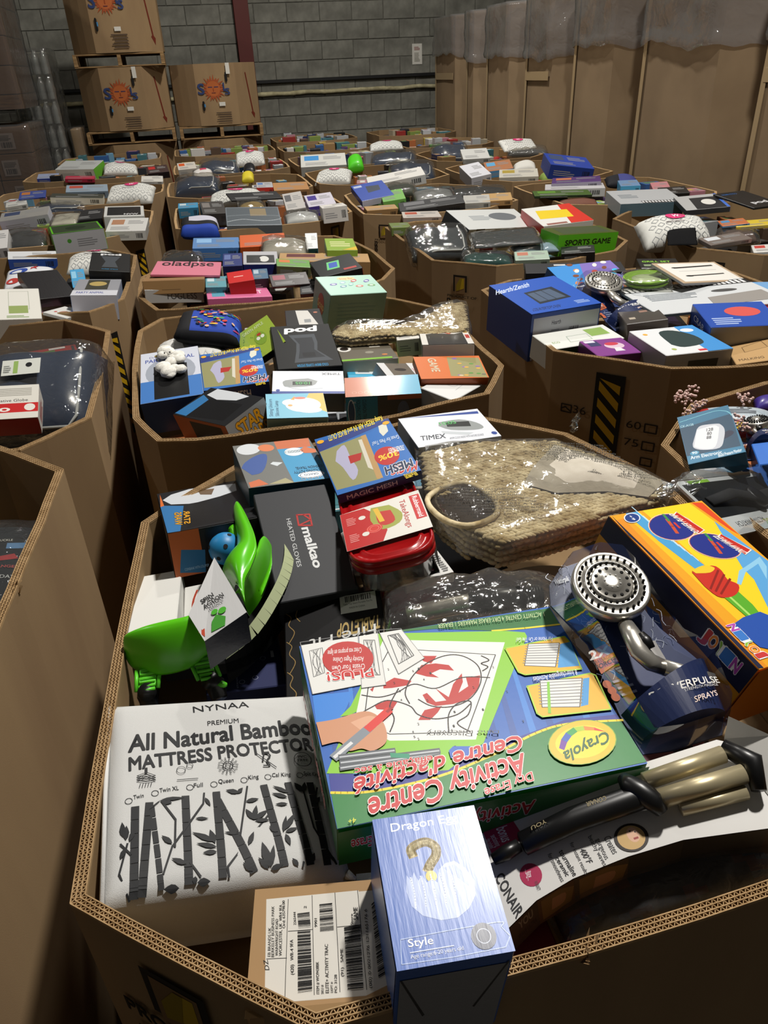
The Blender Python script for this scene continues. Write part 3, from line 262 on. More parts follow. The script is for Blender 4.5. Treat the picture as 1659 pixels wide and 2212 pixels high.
'hamilton': {'t1':[(-0.082,0.685),(0.467,0.78),(-0.001,0.82)],'m':[(0.279,0.615),(0.734,0.679),(0.773,0.299),(0.273,0.235)],'m2':[(0.306,0.572),(0.668,0.622),(0.719,0.338),(0.312,0.294)],'t2':[(0.062,0.073),(0.454,0.075),(0.109,0.144)]},
'sw2': {'blu':[(0.046,1.039),(0.743,0.953),(0.627,0.768),(0.038,0.767)],'win':[(0.038,0.767),(0.66,0.76),(0.679,0.158),(0.132,0.125)],'wht':[(0.761,0.901),(1.022,0.866),(1.038,0.468),(0.946,0.223),(0.759,0.333),(0.674,0.643)]},
}
PTS = {
'card': [(-0.0789,0.7927,1.06),(-0.0193,0.8129,1.08),(-0.0563,0.9594,1.08),(-0.0984,0.8493,1.065)],
'sA_t': [(-0.1967,0.8898,1.01),(-0.1896,0.8872,1.02),(-0.1633,0.8835,1.03),(-0.1371,0.8806,1.035),(-0.1041,0.8768,1.04),(-0.0834,0.8839,1.04)],
'sA_b': [(-0.2004,0.8903,1.0),(-0.2003,0.8787,0.99),(-0.1879,0.8609,0.98),(-0.1525,0.8396,0.98),(-0.1111,0.8363,0.985),(-0.0825,0.8526,0.99)],
'sB1l': [(-0.0348,0.9285,1.04),(-0.0487,0.9663,1.045),(-0.0414,0.99,1.05),(-0.0245,1.0118,1.055),(-0.0194,1.0485,1.055),(-0.0202,1.1033,1.055),(-0.0202,1.1508,1.05),(-0.0162,1.1687,1.05)],
'sB1r': [(-0.0205,0.8623,1.06),(-0.0172,0.892,1.075),(-0.0054,0.9172,1.08),(0.0069,0.9594,1.08),(0.0083,1.012,1.075),(0.0025,1.0793,1.065),(-0.0039,1.1271,1.06),(-0.0088,1.1584,1.055)],
'sB2l': [(-0.0329,0.9034,1.05),(-0.0186,0.8959,1.07),(-0.0055,0.9246,1.075),(0.007,0.9749,1.07),(0.0121,1.0115,1.06),(0.0182,1.0373,1.05)],
'sB2r': [(-0.0196,0.911,1.0),(-0.0009,0.9288,1.01),(0.0139,0.9601,1.015),(0.0256,0.9925,1.02),(0.0319,1.0277,1.02),(0.033,1.0441,1.03),(0.0273,1.0497,1.04)],
'sC': [(-0.0345,1.0924,1.03),(-0.0338,1.1063,1.04),(-0.0258,1.1237,1.045),(-0.0168,1.1161,1.045),(-0.0205,1.0719,1.04)],
'ball': [(-0.0421,1.0657,1.025)],
'trayc': [(0.0181,1.2287,1.02),(0.0493,1.171,1.03),(0.055,1.065,1.03),(0.0464,0.9935,1.03),(0.0231,0.94,1.02),(-0.0195,0.8854,1.0),(-0.0641,0.8687,0.98)],
'st1': [(-0.169,0.8501,0.98),(-0.1725,0.8271,0.965)],
'st2': [(-0.0952,0.8462,0.985),(-0.0861,0.821,0.97)],
'bk1': [(-0.1757,0.8344,0.95)],
'bk2': [(-0.0799,0.8229,0.955)],
'basket': [(0.3543,1.2593,1.05),(0.4372,1.2562,1.055),(0.5269,1.238,1.06),(0.6141,1.2137,1.06),(0.6678,1.1427,1.05),(0.7228,1.0851,1.045),(0.7462,1.0316,1.03),(0.7113,0.9984,1.03),(0.5999,0.9793,1.02),(0.4933,0.9622,1.02),(0.3993,0.954,1.02),(0.3595,1.002,1.03),(0.3356,1.0558,1.04),(0.3249,1.1271,1.05)],
'cream': [(0.6045,1.1992,1.06),(0.665,1.1375,1.05),(0.7209,1.0818,1.045),(0.7446,1.0321,1.03),(0.6935,0.9988,1.03),(0.6325,1.0326,1.02),(0.5419,1.0515,1.03),(0.4971,1.0922,1.03),(0.5335,1.1363,1.04)],
'hole': [(0.3179,1.0945,1.045),(0.3907,1.119,1.05),(0.4265,1.0604,1.045),(0.4138,1.0153,1.04),(0.3589,1.0009,1.04),(0.3211,1.036,1.04)],
'knots': [(0.6519,1.2125,1.07),(0.6531,1.2113,1.1),(0.7007,0.9835,1.04),(0.7687,0.9764,1.06)],
'rod': [(0.2147,0.8588,0.985),(0.2981,0.8438,1.0),(0.3517,0.83,1.01),(0.4144,0.8198,1.01)],
'basket2': [(0.3164,2.0744,1.05),(0.3532,2.1187,1.07),(0.4414,2.1095,1.07),(0.5146,2.0682,1.06),(0.6031,2.0833,1.06),(0.6799,2.1457,1.07),(0.7364,2.1389,1.08),(0.706,2.0074,1.07),(0.6795,1.9696,1.05),(0.6022,1.987,1.04),(0.4745,2.0229,1.03),(0.3693,2.0398,1.03)],
'beads': [(1.0262,1.4047,1.03),(1.0021,1.352,1.04),(0.9981,1.3791,1.03),(0.9878,1.3125,1.04),(0.9932,1.3412,1.02),(1.0061,1.3854,1.04),(1.1145,1.3134,1.04),(1.1118,1.3257,1.04),(1.03,1.2276,1.04),(1.0339,1.2175,1.03),(1.0455,1.2196,1.02),(0.9982,1.3056,1.05),(1.0175,1.3697,1.05)],
}
TT = {'mesh1':0.017,'orange1':0.023,'keyboard':0.01,'frame':0.01,'blackz3':0.038,'blackpouchC3':0.01,'pouchC5':0.049,'pink1':0.01,'carsA3':0.01,'rollB3':0.01,'swC3':0.019,'podC3':0.01,'catC3':0.027,'orangeC3':0.01,'yellowC3':0.015,'bookA4':0.01,'blueB4':0.038,'cubeB4':0.034,'greenC4':0.015,'blobZ4':0.027,'blueZ5':0.01,'kraft2B4':0.03}
# ------------------------------------------------------------------ materials
def lin(c):
  if isinstance(c, str):
    c = [int(c[i:i + 2], 16) / 255 for i in (0, 2, 4)]
  return tuple((v / 12.92 if v <= .04045 else ((v + .055) / 1.055) ** 2.4) for v in c[:3]) + (1,)
def newmat(name):
  m = bpy.data.materials.new(name)
  m.use_nodes = True
  return m, m.node_tree.nodes, m.node_tree.links, m.node_tree.nodes['Principled BSDF']
def bumpit(n, l, b, scale, strength, dist=.001, detail=4, kind='noise', coord='Object', mapscale=None):
  tc = n.new('ShaderNodeTexCoord')
  if kind == 'wave':
    t = n.new('ShaderNodeTexWave')
    t.inputs['Scale'].default_value = scale
    t.inputs['Distortion'].default_value = .6
    out = t.outputs['Fac']
  elif kind == 'voronoi':
    t = n.new('ShaderNodeTexVoronoi')
    t.inputs['Scale'].default_value = scale
    out = t.outputs['Distance']
  else:
    t = n.new('ShaderNodeTexNoise')
    t.inputs['Scale'].default_value = scale
    t.inputs['Detail'].default_value = detail
    out = t.outputs['Fac']
  if mapscale:
    mp = n.new('ShaderNodeMapping')
    mp.inputs['Scale'].default_value = mapscale
    l.new(tc.outputs[coord], mp.inputs[0])
    l.new(mp.outputs[0], t.inputs['Vector'])
  else:
    l.new(tc.outputs[coord], t.inputs['Vector'])
  bp = n.new('ShaderNodeBump')
  bp.inputs['Strength'].default_value = strength
  bp.inputs['Distance'].default_value = dist
  l.new(out, bp.inputs['Height'])
  l.new(bp.outputs[0], b.inputs['Normal'])
  return t
def attr_mat(name, rough, bump=None, coat=0, spec=.5, metal=0, **kw):
  m, n, l, b = newmat(name)
  a = n.new('ShaderNodeAttribute')
  a.attribute_name = 'Col'
  l.new(a.outputs['Color'], b.inputs['Base Color'])
  b.inputs['Roughness'].default_value = rough
  b.inputs['Specular IOR Level'].default_value = spec
  b.inputs['Metallic'].default_value = metal
  if coat:
    b.inputs['Coat Weight'].default_value = coat
    b.inputs['Coat Roughness'].default_value = .12
  if bump:
    bumpit(n, l, b, *bump, **kw)
  return m
def flat_mat(name, col, rough=.6, spec=.5, metal=0, bump=None, **kw):
  m, n, l, b = newmat(name)
  b.inputs['Base Color'].default_value = lin(col)
  b.inputs['Roughness'].default_value = rough
  b.inputs['Specular IOR Level'].default_value = spec
  b.inputs['Metallic'].default_value = metal
  if bump:
    bumpit(n, l, b, *bump, **kw)
  return m
def tex_mat(name, c1, c2, scale, rough=.85, bump=None, mapscale=None, detail=6, lo=.35, hi=.65, **kw):
  m, n, l, b = newmat(name)
  tc = n.new('ShaderNodeTexCoord')
  t = n.new('ShaderNodeTexNoise')
  t.inputs['Scale'].default_value = scale
  t.inputs['Detail'].default_value = detail
  mp = n.new('ShaderNodeMapping')
  mp.inputs['Scale'].default_value = mapscale or (1, 1, 1)
  l.new(tc.outputs['Object'], mp.inputs[0])
  l.new(mp.outputs[0], t.inputs['Vector'])
  r = n.new('ShaderNodeValToRGB')
  r.color_ramp.elements[0].position = lo
  r.color_ramp.elements[1].position = hi
  r.color_ramp.elements[0].color = lin(c1)
  r.color_ramp.elements[1].color = lin(c2)
  l.new(t.outputs['Fac'], r.inputs[0])
  l.new(r.outputs[0], b.inputs['Base Color'])
  b.inputs['Roughness'].default_value = rough
  b.inputs['Specular IOR Level'].default_value = .25
  if bump:
    bumpit(n, l, b, *bump, **kw)
  return m
def film_mat(name, tint, fac, rough=.07, bump=(60, .6), milky=.0, detail=3):
  m = bpy.data.materials.new(name)
  m.use_nodes = True
  n, l = m.node_tree.nodes, m.node_tree.links
  n.clear()
  out = n.new('ShaderNodeOutputMaterial')
  tr = n.new('ShaderNodeBsdfTransparent')
  tr.inputs[0].default_value = lin(tint)
  gl = n.new('ShaderNodeBsdfGlossy')
  gl.inputs['Roughness'].default_value = rough
  df = n.new('ShaderNodeBsdfDiffuse')
  df.inputs[0].default_value = (.75, .75, .75, 1)
  lw = n.new('ShaderNodeLayerWeight')
  lw.inputs[0].default_value = fac
  mx = n.new('ShaderNodeMixShader')
  mx2 = n.new('ShaderNodeMixShader')
  mx2.inputs[0].default_value = milky
  tc = n.new('ShaderNodeTexCoord')
  t = n.new('ShaderNodeTexNoise')
  t.inputs['Scale'].default_value = bump[0]
  t.inputs['Detail'].default_value = detail
  t.inputs['Distortion'].default_value = 1.2
  l.new(tc.outputs['Object'], t.inputs['Vector'])
  bp = n.new('ShaderNodeBump')
  bp.inputs['Strength'].default_value = bump[1]
  bp.inputs['Distance'].default_value = .004
  l.new(t.outputs['Fac'], bp.inputs['Height'])
  for s in (gl, lw, df):
    l.new(bp.outputs[0], s.inputs['Normal'])
  l.new(lw.outputs['Facing'], mx.inputs[0])
  l.new(tr.outputs[0], mx2.inputs[1])
  l.new(df.outputs[0], mx2.inputs[2])
  l.new(mx2.outputs[0], mx.inputs[1])
  l.new(gl.outputs[0], mx.inputs[2])
  l.new(mx.outputs[0], out.inputs[0])
  return m
M = {
  'kraft': tex_mat('kraft_board', '8a7153', '947b5a', 6, .9, (900, .15), mapscale=(1, 1, .3)),
  'kraft_tall': tex_mat('tall_carton_board', '7f6b52', '8a755a', 3, .9, (500, .12)),
  'kraft_in': tex_mat('kraft_inner_board', '836b4d', '8f7653', 5, .9, (700, .15)),
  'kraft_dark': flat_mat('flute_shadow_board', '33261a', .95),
  'liner': tex_mat('board_edge', '9a7c56', 'b0926a', 60, .9),
  'gloss': attr_mat('coated_print', .42, (90, .05), coat=.1, spec=.4),
  'shiny': attr_mat('glossy_print', .34, (200, .22), coat=.3, kind='noise', mapscale=(1, .12, 1)),
  'matte': attr_mat('matte_print', .75, (300, .1), spec=.25),
  'satin': attr_mat('satin_print', .55, (60, .05), spec=.2),
  'cloth': attr_mat('woven_cloth', .95, (1400, .5), spec=.1),
  'ink': attr_mat('ink', .6, spec=.3),
  'tarp': attr_mat('smooth_vinyl', .3, (30, .4), coat=.4),
  'film': film_mat('clear_film', 'ecebe6', .22, .10, (34, .7), milky=.05),
  'film2': film_mat('clear_bag', 'f0efea', .16, .07, (30, 1.2), milky=.03),
  'cloud': film_mat('cloudy_film', 'd8d2ca', .3, .1, (13, 1.0), milky=.14),
  'stretch': film_mat('stretch_wrap', 'bab2b0', .2, .1, (14, 1.0), milky=.05),
  'blister': film_mat('blister_plastic', 'f2f4f6', .2, .03, (8, .2)),
  'tub': film_mat('frosted_tub', 'd8d8d4', .3, .15, (10, .1), milky=.18),
  'green': flat_mat('green_plastic', '58c014', .28, .5, bump=(6, .05)),
  'lime': flat_mat('lime_strap', '5fd02a', .4),
  'blue': flat_mat('blue_ball_plastic', '1f7fb8', .45),
  'black': flat_mat('black_plastic', '101011', .35),
  'blackm': flat_mat('black_fabric', '0d0d0f', .8),
  'red': flat_mat('red_plastic', '9c0e12', .25),
  'chrome': flat_mat('brushed_nickel', 'cfcbc2', .28, metal=.8, bump=(400, .05)),
  'champ': flat_mat('champagne_metal', 'c4b794', .36, metal=.55),
  'white': flat_mat('white_plastic', 'dcdcd8', .4),
  'cord': flat_mat('pink_bead_cord', 'd8b8b0', .8),
  'straw': tex_mat('seagrass_strand', 'ab966c', 'e2d3ae', 40, .8, (300, .4)),
  'cream': tex_mat('cream_cotton', 'b9b1a2', 'c6bfb1', 30, .95, (900, .4)),
  'fur': tex_mat('white_fur', 'cfcdc4', 'f2f0e8', 90, .95, (300, 1.0)),
  'wood': tex_mat('pallet_wood', '6b5236', 'a18259', 5, .9, (60, .3), mapscale=(1, 8, 8)),
  'block': tex_mat('concrete_block', '6c6b63', '8a897f', 5, .95, (120, .6)),
  'mortar': tex_mat('mortar', '595850', '6c6b63', 20, .95, (80, .4)),
  'floor': tex_mat('concrete_floor', '3f3c38', '57534d', 3, .8, (60, .2)),
  'steel': flat_mat('red_painted_steel', '5a1a12', .6),
  'rail': flat_mat('black_rail', '0b0b0b', .6),
  'foam': tex_mat('spray_foam', 'a39a78', 'c9c09a', 12, .9, (60, 1.0)),
  'tape': flat_mat('clear_tape', 'a08a68', .35),
  'clearb': film_mat('clear_bottle', 'dde3e3', .6, .06, (40, .3), milky=.2),
  'mesh': flat_mat('knurled_black_metal', '1a1b1c', .35, metal=.4, bump=(9, .8)),
}
# ------------------------------------------------------------------ mesh helpers
class MB:
  def __init__(s):
    s.v, s.f, s.c, s.sm, s.mi = [], [], [], [], []
  def add(s, vs, fs, col=(1, 1, 1, 1), smooth=False, mi=0):
    b = len(s.v)
    s.v += [tuple(p) for p in vs]
    for i, f in enumerate(fs):
      s.f.append([b + j for j in f])
      s.c.append(col[i] if isinstance(col, list) else col)
      s.sm.append(smooth)
      s.mi.append(mi)
  def quad(s, a, b, c, d, col=(1, 1, 1, 1), mi=0):
    s.add([a, b, c, d], [(0, 1, 2, 3)], col, mi=mi)
  def mesh(s, name, mats):
    me = bpy.data.meshes.new(name)
    me.from_pydata(s.v, [], s.f)
    for m in (mats if isinstance(mats, (list, tuple)) else [mats]):
      me.materials.append(M[m] if isinstance(m, str) else m)
    ca = me.color_attributes.new('Col', 'FLOAT_COLOR', 'CORNER')
    buf = []
    for f, c in zip(s.f, s.c):
      buf += list(c) * len(f)
    ca.data.foreach_set('color', buf)
    me.polygons.foreach_set('use_smooth', s.sm)
    me.polygons.foreach_set('material_index', s.mi)
    me.update()
    return me
  def build(s, name, mats, parent=None, loc=None, rot=None):
    o = bpy.data.objects.new(name, s.mesh(name, mats))
    COL.objects.link(o)
    if parent: o.parent = parent
    if loc is not None: o.location = loc
    if rot is not None: o.rotation_euler = rot
    return o
def tag(o, label=None, cat=None, group=None, kind=None):
  if label: o['label'] = label
  if cat: o['category'] = cat
  if group: o['group'] = group
  if kind: o['kind'] = kind
  return o
def empty(name, loc, rot=(0, 0, 0)):
  o = bpy.data.objects.new(name, None)
  o.empty_display_size = .02
  COL.objects.link(o)
  o.location = loc
  o.rotation_euler = rot
  return o
def hexc(c):
  return lin(c) if isinstance(c, str) else c
# bevelled box; colours per face: top, front, right, back, left, bottom
def bevbox(mb, x0, x1, y0, y1, z0, z1, b=.0015, cols=('ffffff',) * 6, mi=0):
  if isinstance(cols, str): cols = (cols,) * 6
  cols = [hexc(c) for c in cols]
  cols = (cols + [cols[-1]] * 6)[:6]
  b = min(b, (x1 - x0) * .3, (y1 - y0) * .3, (z1 - z0) * .3)
  lo, hi = (x0, y0, z0), (x1, y1, z1)
  vs, idx = [], {}
  for sx in (0, 1):
    for sy in (0, 1):
      for sz in (0, 1):
        s = (sx, sy, sz)
        for ax in range(3):
          p = [0, 0, 0]
          for k in range(3):
            base = hi[k] if s[k] else lo[k]
            p[k] = base if k == ax else base + (-b if s[k] else b)
          idx[(s, ax)] = len(vs)
          vs.append(tuple(p))
  ctr = Vector(((x0 + x1) / 2, (y0 + y1) / 2, (z0 + z1) / 2))
  fs, fc = [], []
  def put(f, c):
    a, bb, d = (Vector(vs[f[i]]) for i in (0, 1, 2))
    n = (bb - a).cross(d - a)
    m = sum((Vector(vs[i]) for i in f), Vector()) / len(f)
    if n.dot(m - ctr) < 0: f = f[::-1]
    fs.append(f)
    fc.append(c)
  fcmap = {(2, 1): 0, (1, 0): 1, (0, 1): 2, (1, 1): 3, (0, 0): 4, (2, 0): 5}
  for ax in range(3):
    o1, o2 = [k for k in range(3) if k != ax]
    for sd in (0, 1):
      f = []
      for a, c in ((0, 0), (1, 0), (1, 1), (0, 1)):
        s = [0, 0, 0]
        s[ax], s[o1], s[o2] = sd, a, c
        f.append(idx[(tuple(s), ax)])
      put(f, cols[fcmap[(ax, sd)]])
  for ax in range(3):
    o1, o2 = [k for k in range(3) if k != ax]
    for a in (0, 1):
      for c in (0, 1):
        s0, s1 = [0, 0, 0], [0, 0, 0]
        s0[o1] = s1[o1] = a
        s0[o2] = s1[o2] = c
        s1[ax] = 1
        s0, s1 = tuple(s0), tuple(s1)
        cc = cols[fcmap[(o2, c)]] if o2 == 2 else cols[fcmap[(o1, a)]]
        put([idx[(s0, o1)], idx[(s1, o1)], idx[(s1, o2)], idx[(s0, o2)]], cc)
  for sx in (0, 1):
    for sy in (0, 1):
      for sz in (0, 1):
        s = (sx, sy, sz)
        put([idx[(s, 0)], idx[(s, 1)], idx[(s, 2)]], cols[fcmap[(1, sy)]])
  mb.add(vs, fs, fc, mi=mi)
_T = {}
def glyphs(s, bold=0):
  k = (s, bold)
  if k not in _T:
    cu = bpy.data.curves.new('t', 'FONT')
    cu.body = s
    cu.size = 1
    cu.offset = bold
    cu.resolution_u = 3
    ob = bpy.data.objects.new('t', cu)
    me = ob.to_mesh()
    vs = [(v.co.x, v.co.y) for v in me.vertices]
    fs = [tuple(p.vertices) for p in me.polygons]
    ob.to_mesh_clear()
    bpy.data.objects.remove(ob)
    bpy.data.curves.remove(cu)
    _T[k] = (vs, fs)
  return _T[k]
CAP = .70
class Art:
  """flat print laid on one face: o origin, U and V edge vectors, N outward"""
  def __init__(s, o, U, V, N, eps=.00002, base=.0002):
    s.mb, s.o, s.U, s.V, s.N, s.k, s.eps, s.base = MB(), Vector(o), Vector(U), Vector(V), Vector(N).normalized(), 0, eps, base
    s.W, s.H = s.U.length, s.V.length
    s.warp = None
  def on(s, o, U, V, N):
    s.o, s.U, s.V, s.N = Vector(o), Vector(U), Vector(V), Vector(N).normalized()
    s.W, s.H = s.U.length, s.V.length
    return s
  def pt(s, x, y):
    p = s.o + s.U * x + s.V * y + s.N * (s.base + s.k * s.eps)
    return s.warp(p) if s.warp else p
  def _add(s, pts, fs, c):
    s.mb.add([s.pt(*p) for p in pts], fs, hexc(c))
    s.k += 1
  def poly(s, pts, c, clip=True):
    if clip: pts = [(min(.998, max(.002, x)), min(.998, max(.002, y))) for x, y in pts]
    tri = tessellate_polygon([[Vector((x * s.W, y * s.H, 0)) for x, y in pts]])
    out = []
    for t in tri:
      a, b, d = (pts[i] for i in t)
      if (b[0] - a[0]) * (d[1] - a[1]) - (b[1] - a[1]) * (d[0] - a[0]) < 0: t = t[::-1]
      out.append(tuple(t))
    if out: s._add(pts, out, c)
  def rect(s, x0, y0, x1, y1, c):
    s._add([(x0, y0), (x1, y0), (x1, y1), (x0, y1)], [(0, 1, 2, 3)], c)
  def ell(s, cx, cy, rx, ry, c, n=22, a=0):
    ca, sa = math.cos(a), math.sin(a)
    r = s.W / s.H
    pts = []
    for i in range(n):
      t = 2 * math.pi * i / n
      x, y = rx * math.cos(t), ry * math.sin(t) / r
      pts.append((cx + x * ca - y * sa, cy + (x * sa + y * ca) * r))
    s._add(pts, [tuple(range(n))], c)
  def circ(s, cx, cy, r, c, n=22):
    s._add([(cx + r / s.W * math.cos(2 * math.pi * i / n), cy + r / s.H * math.sin(2 * math.pi * i / n)) for i in range(n)], [tuple(range(n))], c)
  def ring(s, cx, cy, r, wd, c, n=20):
    pts = []
    for i in range(n):
      t = 2 * math.pi * i / n
      for q in (r, r - wd):
        pts.append((cx + q / s.W * math.cos(t), cy + q / s.H * math.sin(t)))
    s._add(pts, [(2 * i, (2 * i + 2) % (2 * n), (2 * i + 3) % (2 * n), 2 * i + 1) for i in range(n)], c)
  def ell4(s, L, c, n=28, g=1.0):   # ellipse through left, right, top, bottom points
    l, r, t, b = L
    cx, cy = (l[0] + r[0]) / 2, (l[1] + r[1]) / 2
    u = ((r[0] - l[0]) / 2 * g, (r[1] - l[1]) / 2 * g)
    v = ((t[0] - b[0]) / 2 * g, (t[1] - b[1]) / 2 * g)
    pts = [(cx + u[0] * math.cos(2 * math.pi * i / n) + v[0] * math.sin(2 * math.pi * i / n), cy + u[1] * math.cos(2 * math.pi * i / n) + v[1] * math.sin(2 * math.pi * i / n)) for i in range(n)]
    ar = sum(pts[i][0] * pts[(i + 1) % n][1] - pts[(i + 1) % n][0] * pts[i][1] for i in range(n))
    if ar < 0: pts = pts[::-1]
    s._add(pts, [tuple(range(n))], c)
  def line(s, pts, wd, c, closed=False):
    q = [Vector((x * s.W, y * s.H)) for x, y in pts]
    if closed: q.append(q[0])
    vs, fs = [], []
    for a, b in zip(q, q[1:]):
      d = b - a
      if d.length < 1e-7: continue
      d.normalize()
      nn = Vector((-d.y, d.x)) * wd / 2
      e = d * wd * .2
      i = len(vs)
      for p in (a - nn - e, b - nn + e, b + nn + e, a + nn - e): vs.append((p.x / s.W, p.y / s.H))
      fs.append((i, i + 1, i + 2, i + 3))
    if fs: s._add(vs, fs, c)
  def smooth(s, pts, n=6):
    out = []
    P = [pts[0]] + list(pts) + [pts[-1]]
    for i in range(1, len(P) - 2):
      p0, p1, p2, p3 = P[i - 1:i + 3]
      for k in range(n):
        t = k / n
        out.append(tuple(.5 * (2 * p1[j] + (p2[j] - p0[j]) * t + (2 * p0[j] - 5 * p1[j] + 4 * p2[j] - p3[j]) * t * t + (3 * p1[j] - p0[j] - 3 * p2[j] + p3[j]) * t ** 3) for j in (0, 1)))
    out.append(tuple(pts[-1]))
    return out
  def curve(s, pts, wd, c):
    s.line(s.smooth(pts), wd, c)
  def txt3(s, t, L, c, bold=0, edge=None, ew=.035):
    """text along baseline L[0]->L[1], cap height towards L[2]"""
    a, b, d = L
    base = glyphs(t, 0)[0]
    if not base: return
    x0, x1 = min(p[0] for p in base), max(p[0] for p in base)
    ux, uy = (b[0] - a[0]) / (x1 - x0), (b[1] - a[1]) / (x1 - x0)
    vx, vy = (d[0] - a[0]) / CAP, (d[1] - a[1]) / CAP
    vs, fs = glyphs(t, 0)
    n = len(vs)
    for bo, cc in ([(bold * .5 + ew, edge)] if edge else []) + [(bold * .5, c)]:
      q_ = 4 if bo < .022 else 7
      off = [(bo * math.cos((q + .5) * 2 * math.pi / q_), bo * math.sin((q + .5) * 2 * math.pi / q_)) for q in range(q_)] if bo > 0 else [(0, 0)]
      for ox, oy in off:
        s._add([(a[0] + (x + ox - x0) * ux + (y + oy) * vx, a[1] + (x + ox - x0) * uy + (y + oy) * vy) for x, y in vs], fs, cc)
        s.k -= .6 if len(off) > 1 else 0
  def text(s, t, x, y, w, h, c, bold=0, ang=0, **kw):
    """baseline start x,y; width w, cap height h in fractions; ang 0/90/180/270 reading direction"""
    r = s.W / s.H
    if ang == 0: L = ((x, y), (x + w, y), (x, y + h))
    elif ang == 90: L = ((x, y), (x, y + w), (x - h, y))
    elif ang == 180: L = ((x, y), (x - w, y), (x, y - h))
    else: L = ((x, y), (x, y - w), (x + h, y))
    s.txt3(t, L, c, bold, **kw)
  def greek(s, x, y, w, h, n, c, vert=False, seed=1):
    """rows of tiny print too small to read"""
    rr = random.Random(seed)
    for i in range(n):
      f = rr.uniform(.7, 1)
      if vert: s.rect(x + w * i / n, y, x + w * (i + .45) / n, y + h * f, c)
      else: s.rect(x, y + h * (n - 1 - i) / n, x + w * f, y + h * (n - 1 - i + .45) / n, c)
    s.k -= n - 1
  def bars(s, q, n=26, c='141414', seed=3, along=0):
    """barcode in the quad q; bars cross the q0->q1 side"""
    rr = random.Random(seed)
    a, b, d, e = q
    vs, fs = [], []
    t = 0
    wds = [rr.choice((1, 1, 2, 3)) for _ in range(2 * n)]
    tot = sum(wds)
    for i, wd in enumerate(wds):
      t1 = t + wd / tot
      if i % 2 == 0:
        k = len(vs)
        if along == 0:
          for u in (t, t1): vs.append((a[0] + (b[0] - a[0]) * u, a[1] + (b[1] - a[1]) * u))
          for u in (t1, t): vs.append((e[0] + (d[0] - e[0]) * u, e[1] + (d[1] - e[1]) * u))
        else:
          for u in (t, t1): vs.append((a[0] + (e[0] - a[0]) * u, a[1] + (e[1] - a[1]) * u))
          for u in (t1, t): vs.append((b[0] + (d[0] - b[0]) * u, b[1] + (d[1] - b[1]) * u))
        fs.append((k, k + 1, k + 2, k + 3))
      t = t1
    s._add(vs, fs, c)
  def done(s, parent, name='printed_artwork', mat='gloss'):
    o = s.mb.build(name, mat, parent)
    o['kind'] = 'stuff'
    return o
def face_art(w, h, t, which='T', **kw):
  o, U, V, N = FACES(w, h, t)[which]
  return Art(o, U, V, N, **kw)
def FACES(w, h, t):
  return {'T': ((-w / 2, -h / 2, t), (w, 0, 0), (0, h, 0), (0, 0, 1)), 'F': ((-w / 2, -h / 2, 0), (w, 0, 0), (0, 0, t), (0, -1, 0)),
      'R': ((w / 2, -h / 2, 0), (0, h, 0), (0, 0, t), (1, 0, 0)), 'B': ((w / 2, h / 2, 0), (-w, 0, 0), (0, 0, t), (0, 1, 0)),
      'L': ((-w / 2, h / 2, 0), (0, -h, 0), (0, 0, t), (-1, 0, 0))}
PLACED, KT = [], []
def pose(key, t):
  """root transform (base centre) of a thing whose top face sits at the stored pose"""
  c, e, w, h = POSE[key]
  KT.append((key, t))
  Rm = Euler(e).to_matrix()
  n = Rm @ Vector((0, 0, 1))
  base = Vector(c) - n * t
  zs = [(Rm @ Vector((sx * w / 2, sy * h / 2, -t))).z + c[2] for sx in (-1, 1) for sy in (-1, 1)]
  PLACED.append((base.x, base.y, e[2], w / 2 + t * .1, h / 2 + t * .1, min(zs)))
  return base, e, w, h
def rootof(key, name, label, cat, t, group=None):
  t = TT.get(key, t)
  b, e, w, h = pose(key, t)
  r = tag(empty(name, b, e), label, cat, group)
  return r, w, h
def box(key, name, label, cat, t, cols, art=None, mat='gloss', group=None, bev=.0016, body='carton', mi=0):
  """a carton with print: root > carton, printed_artwork"""
  t = TT.get(key, t)
  if art is None:
    b, e, w, h = pose(key, t)
    mb = MB()
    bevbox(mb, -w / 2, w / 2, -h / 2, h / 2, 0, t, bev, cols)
    o = mb.build(name, mat, None, b, e)
    return tag(o, label, cat, group)
  r, w, h = rootof(key, name, label, cat, t, group)
  mb = MB()
  bevbox(mb, -w / 2, w / 2, -h / 2, h / 2, 0, t, bev, cols)
  mb.build(body, mat, r)
  a = face_art(w, h, t)
  a.t = t
  a.wh = (w, h)
  art(a)
  a.done(r, mat=mat)
  return r
def side(a, f):
  w, h = a.wh
  a.on(*FACES(w, h, a.t)[f])
  return a
def nz(x, y, z=0, s=1):
  return noise.noise(Vector((x * s, y * s, z)))
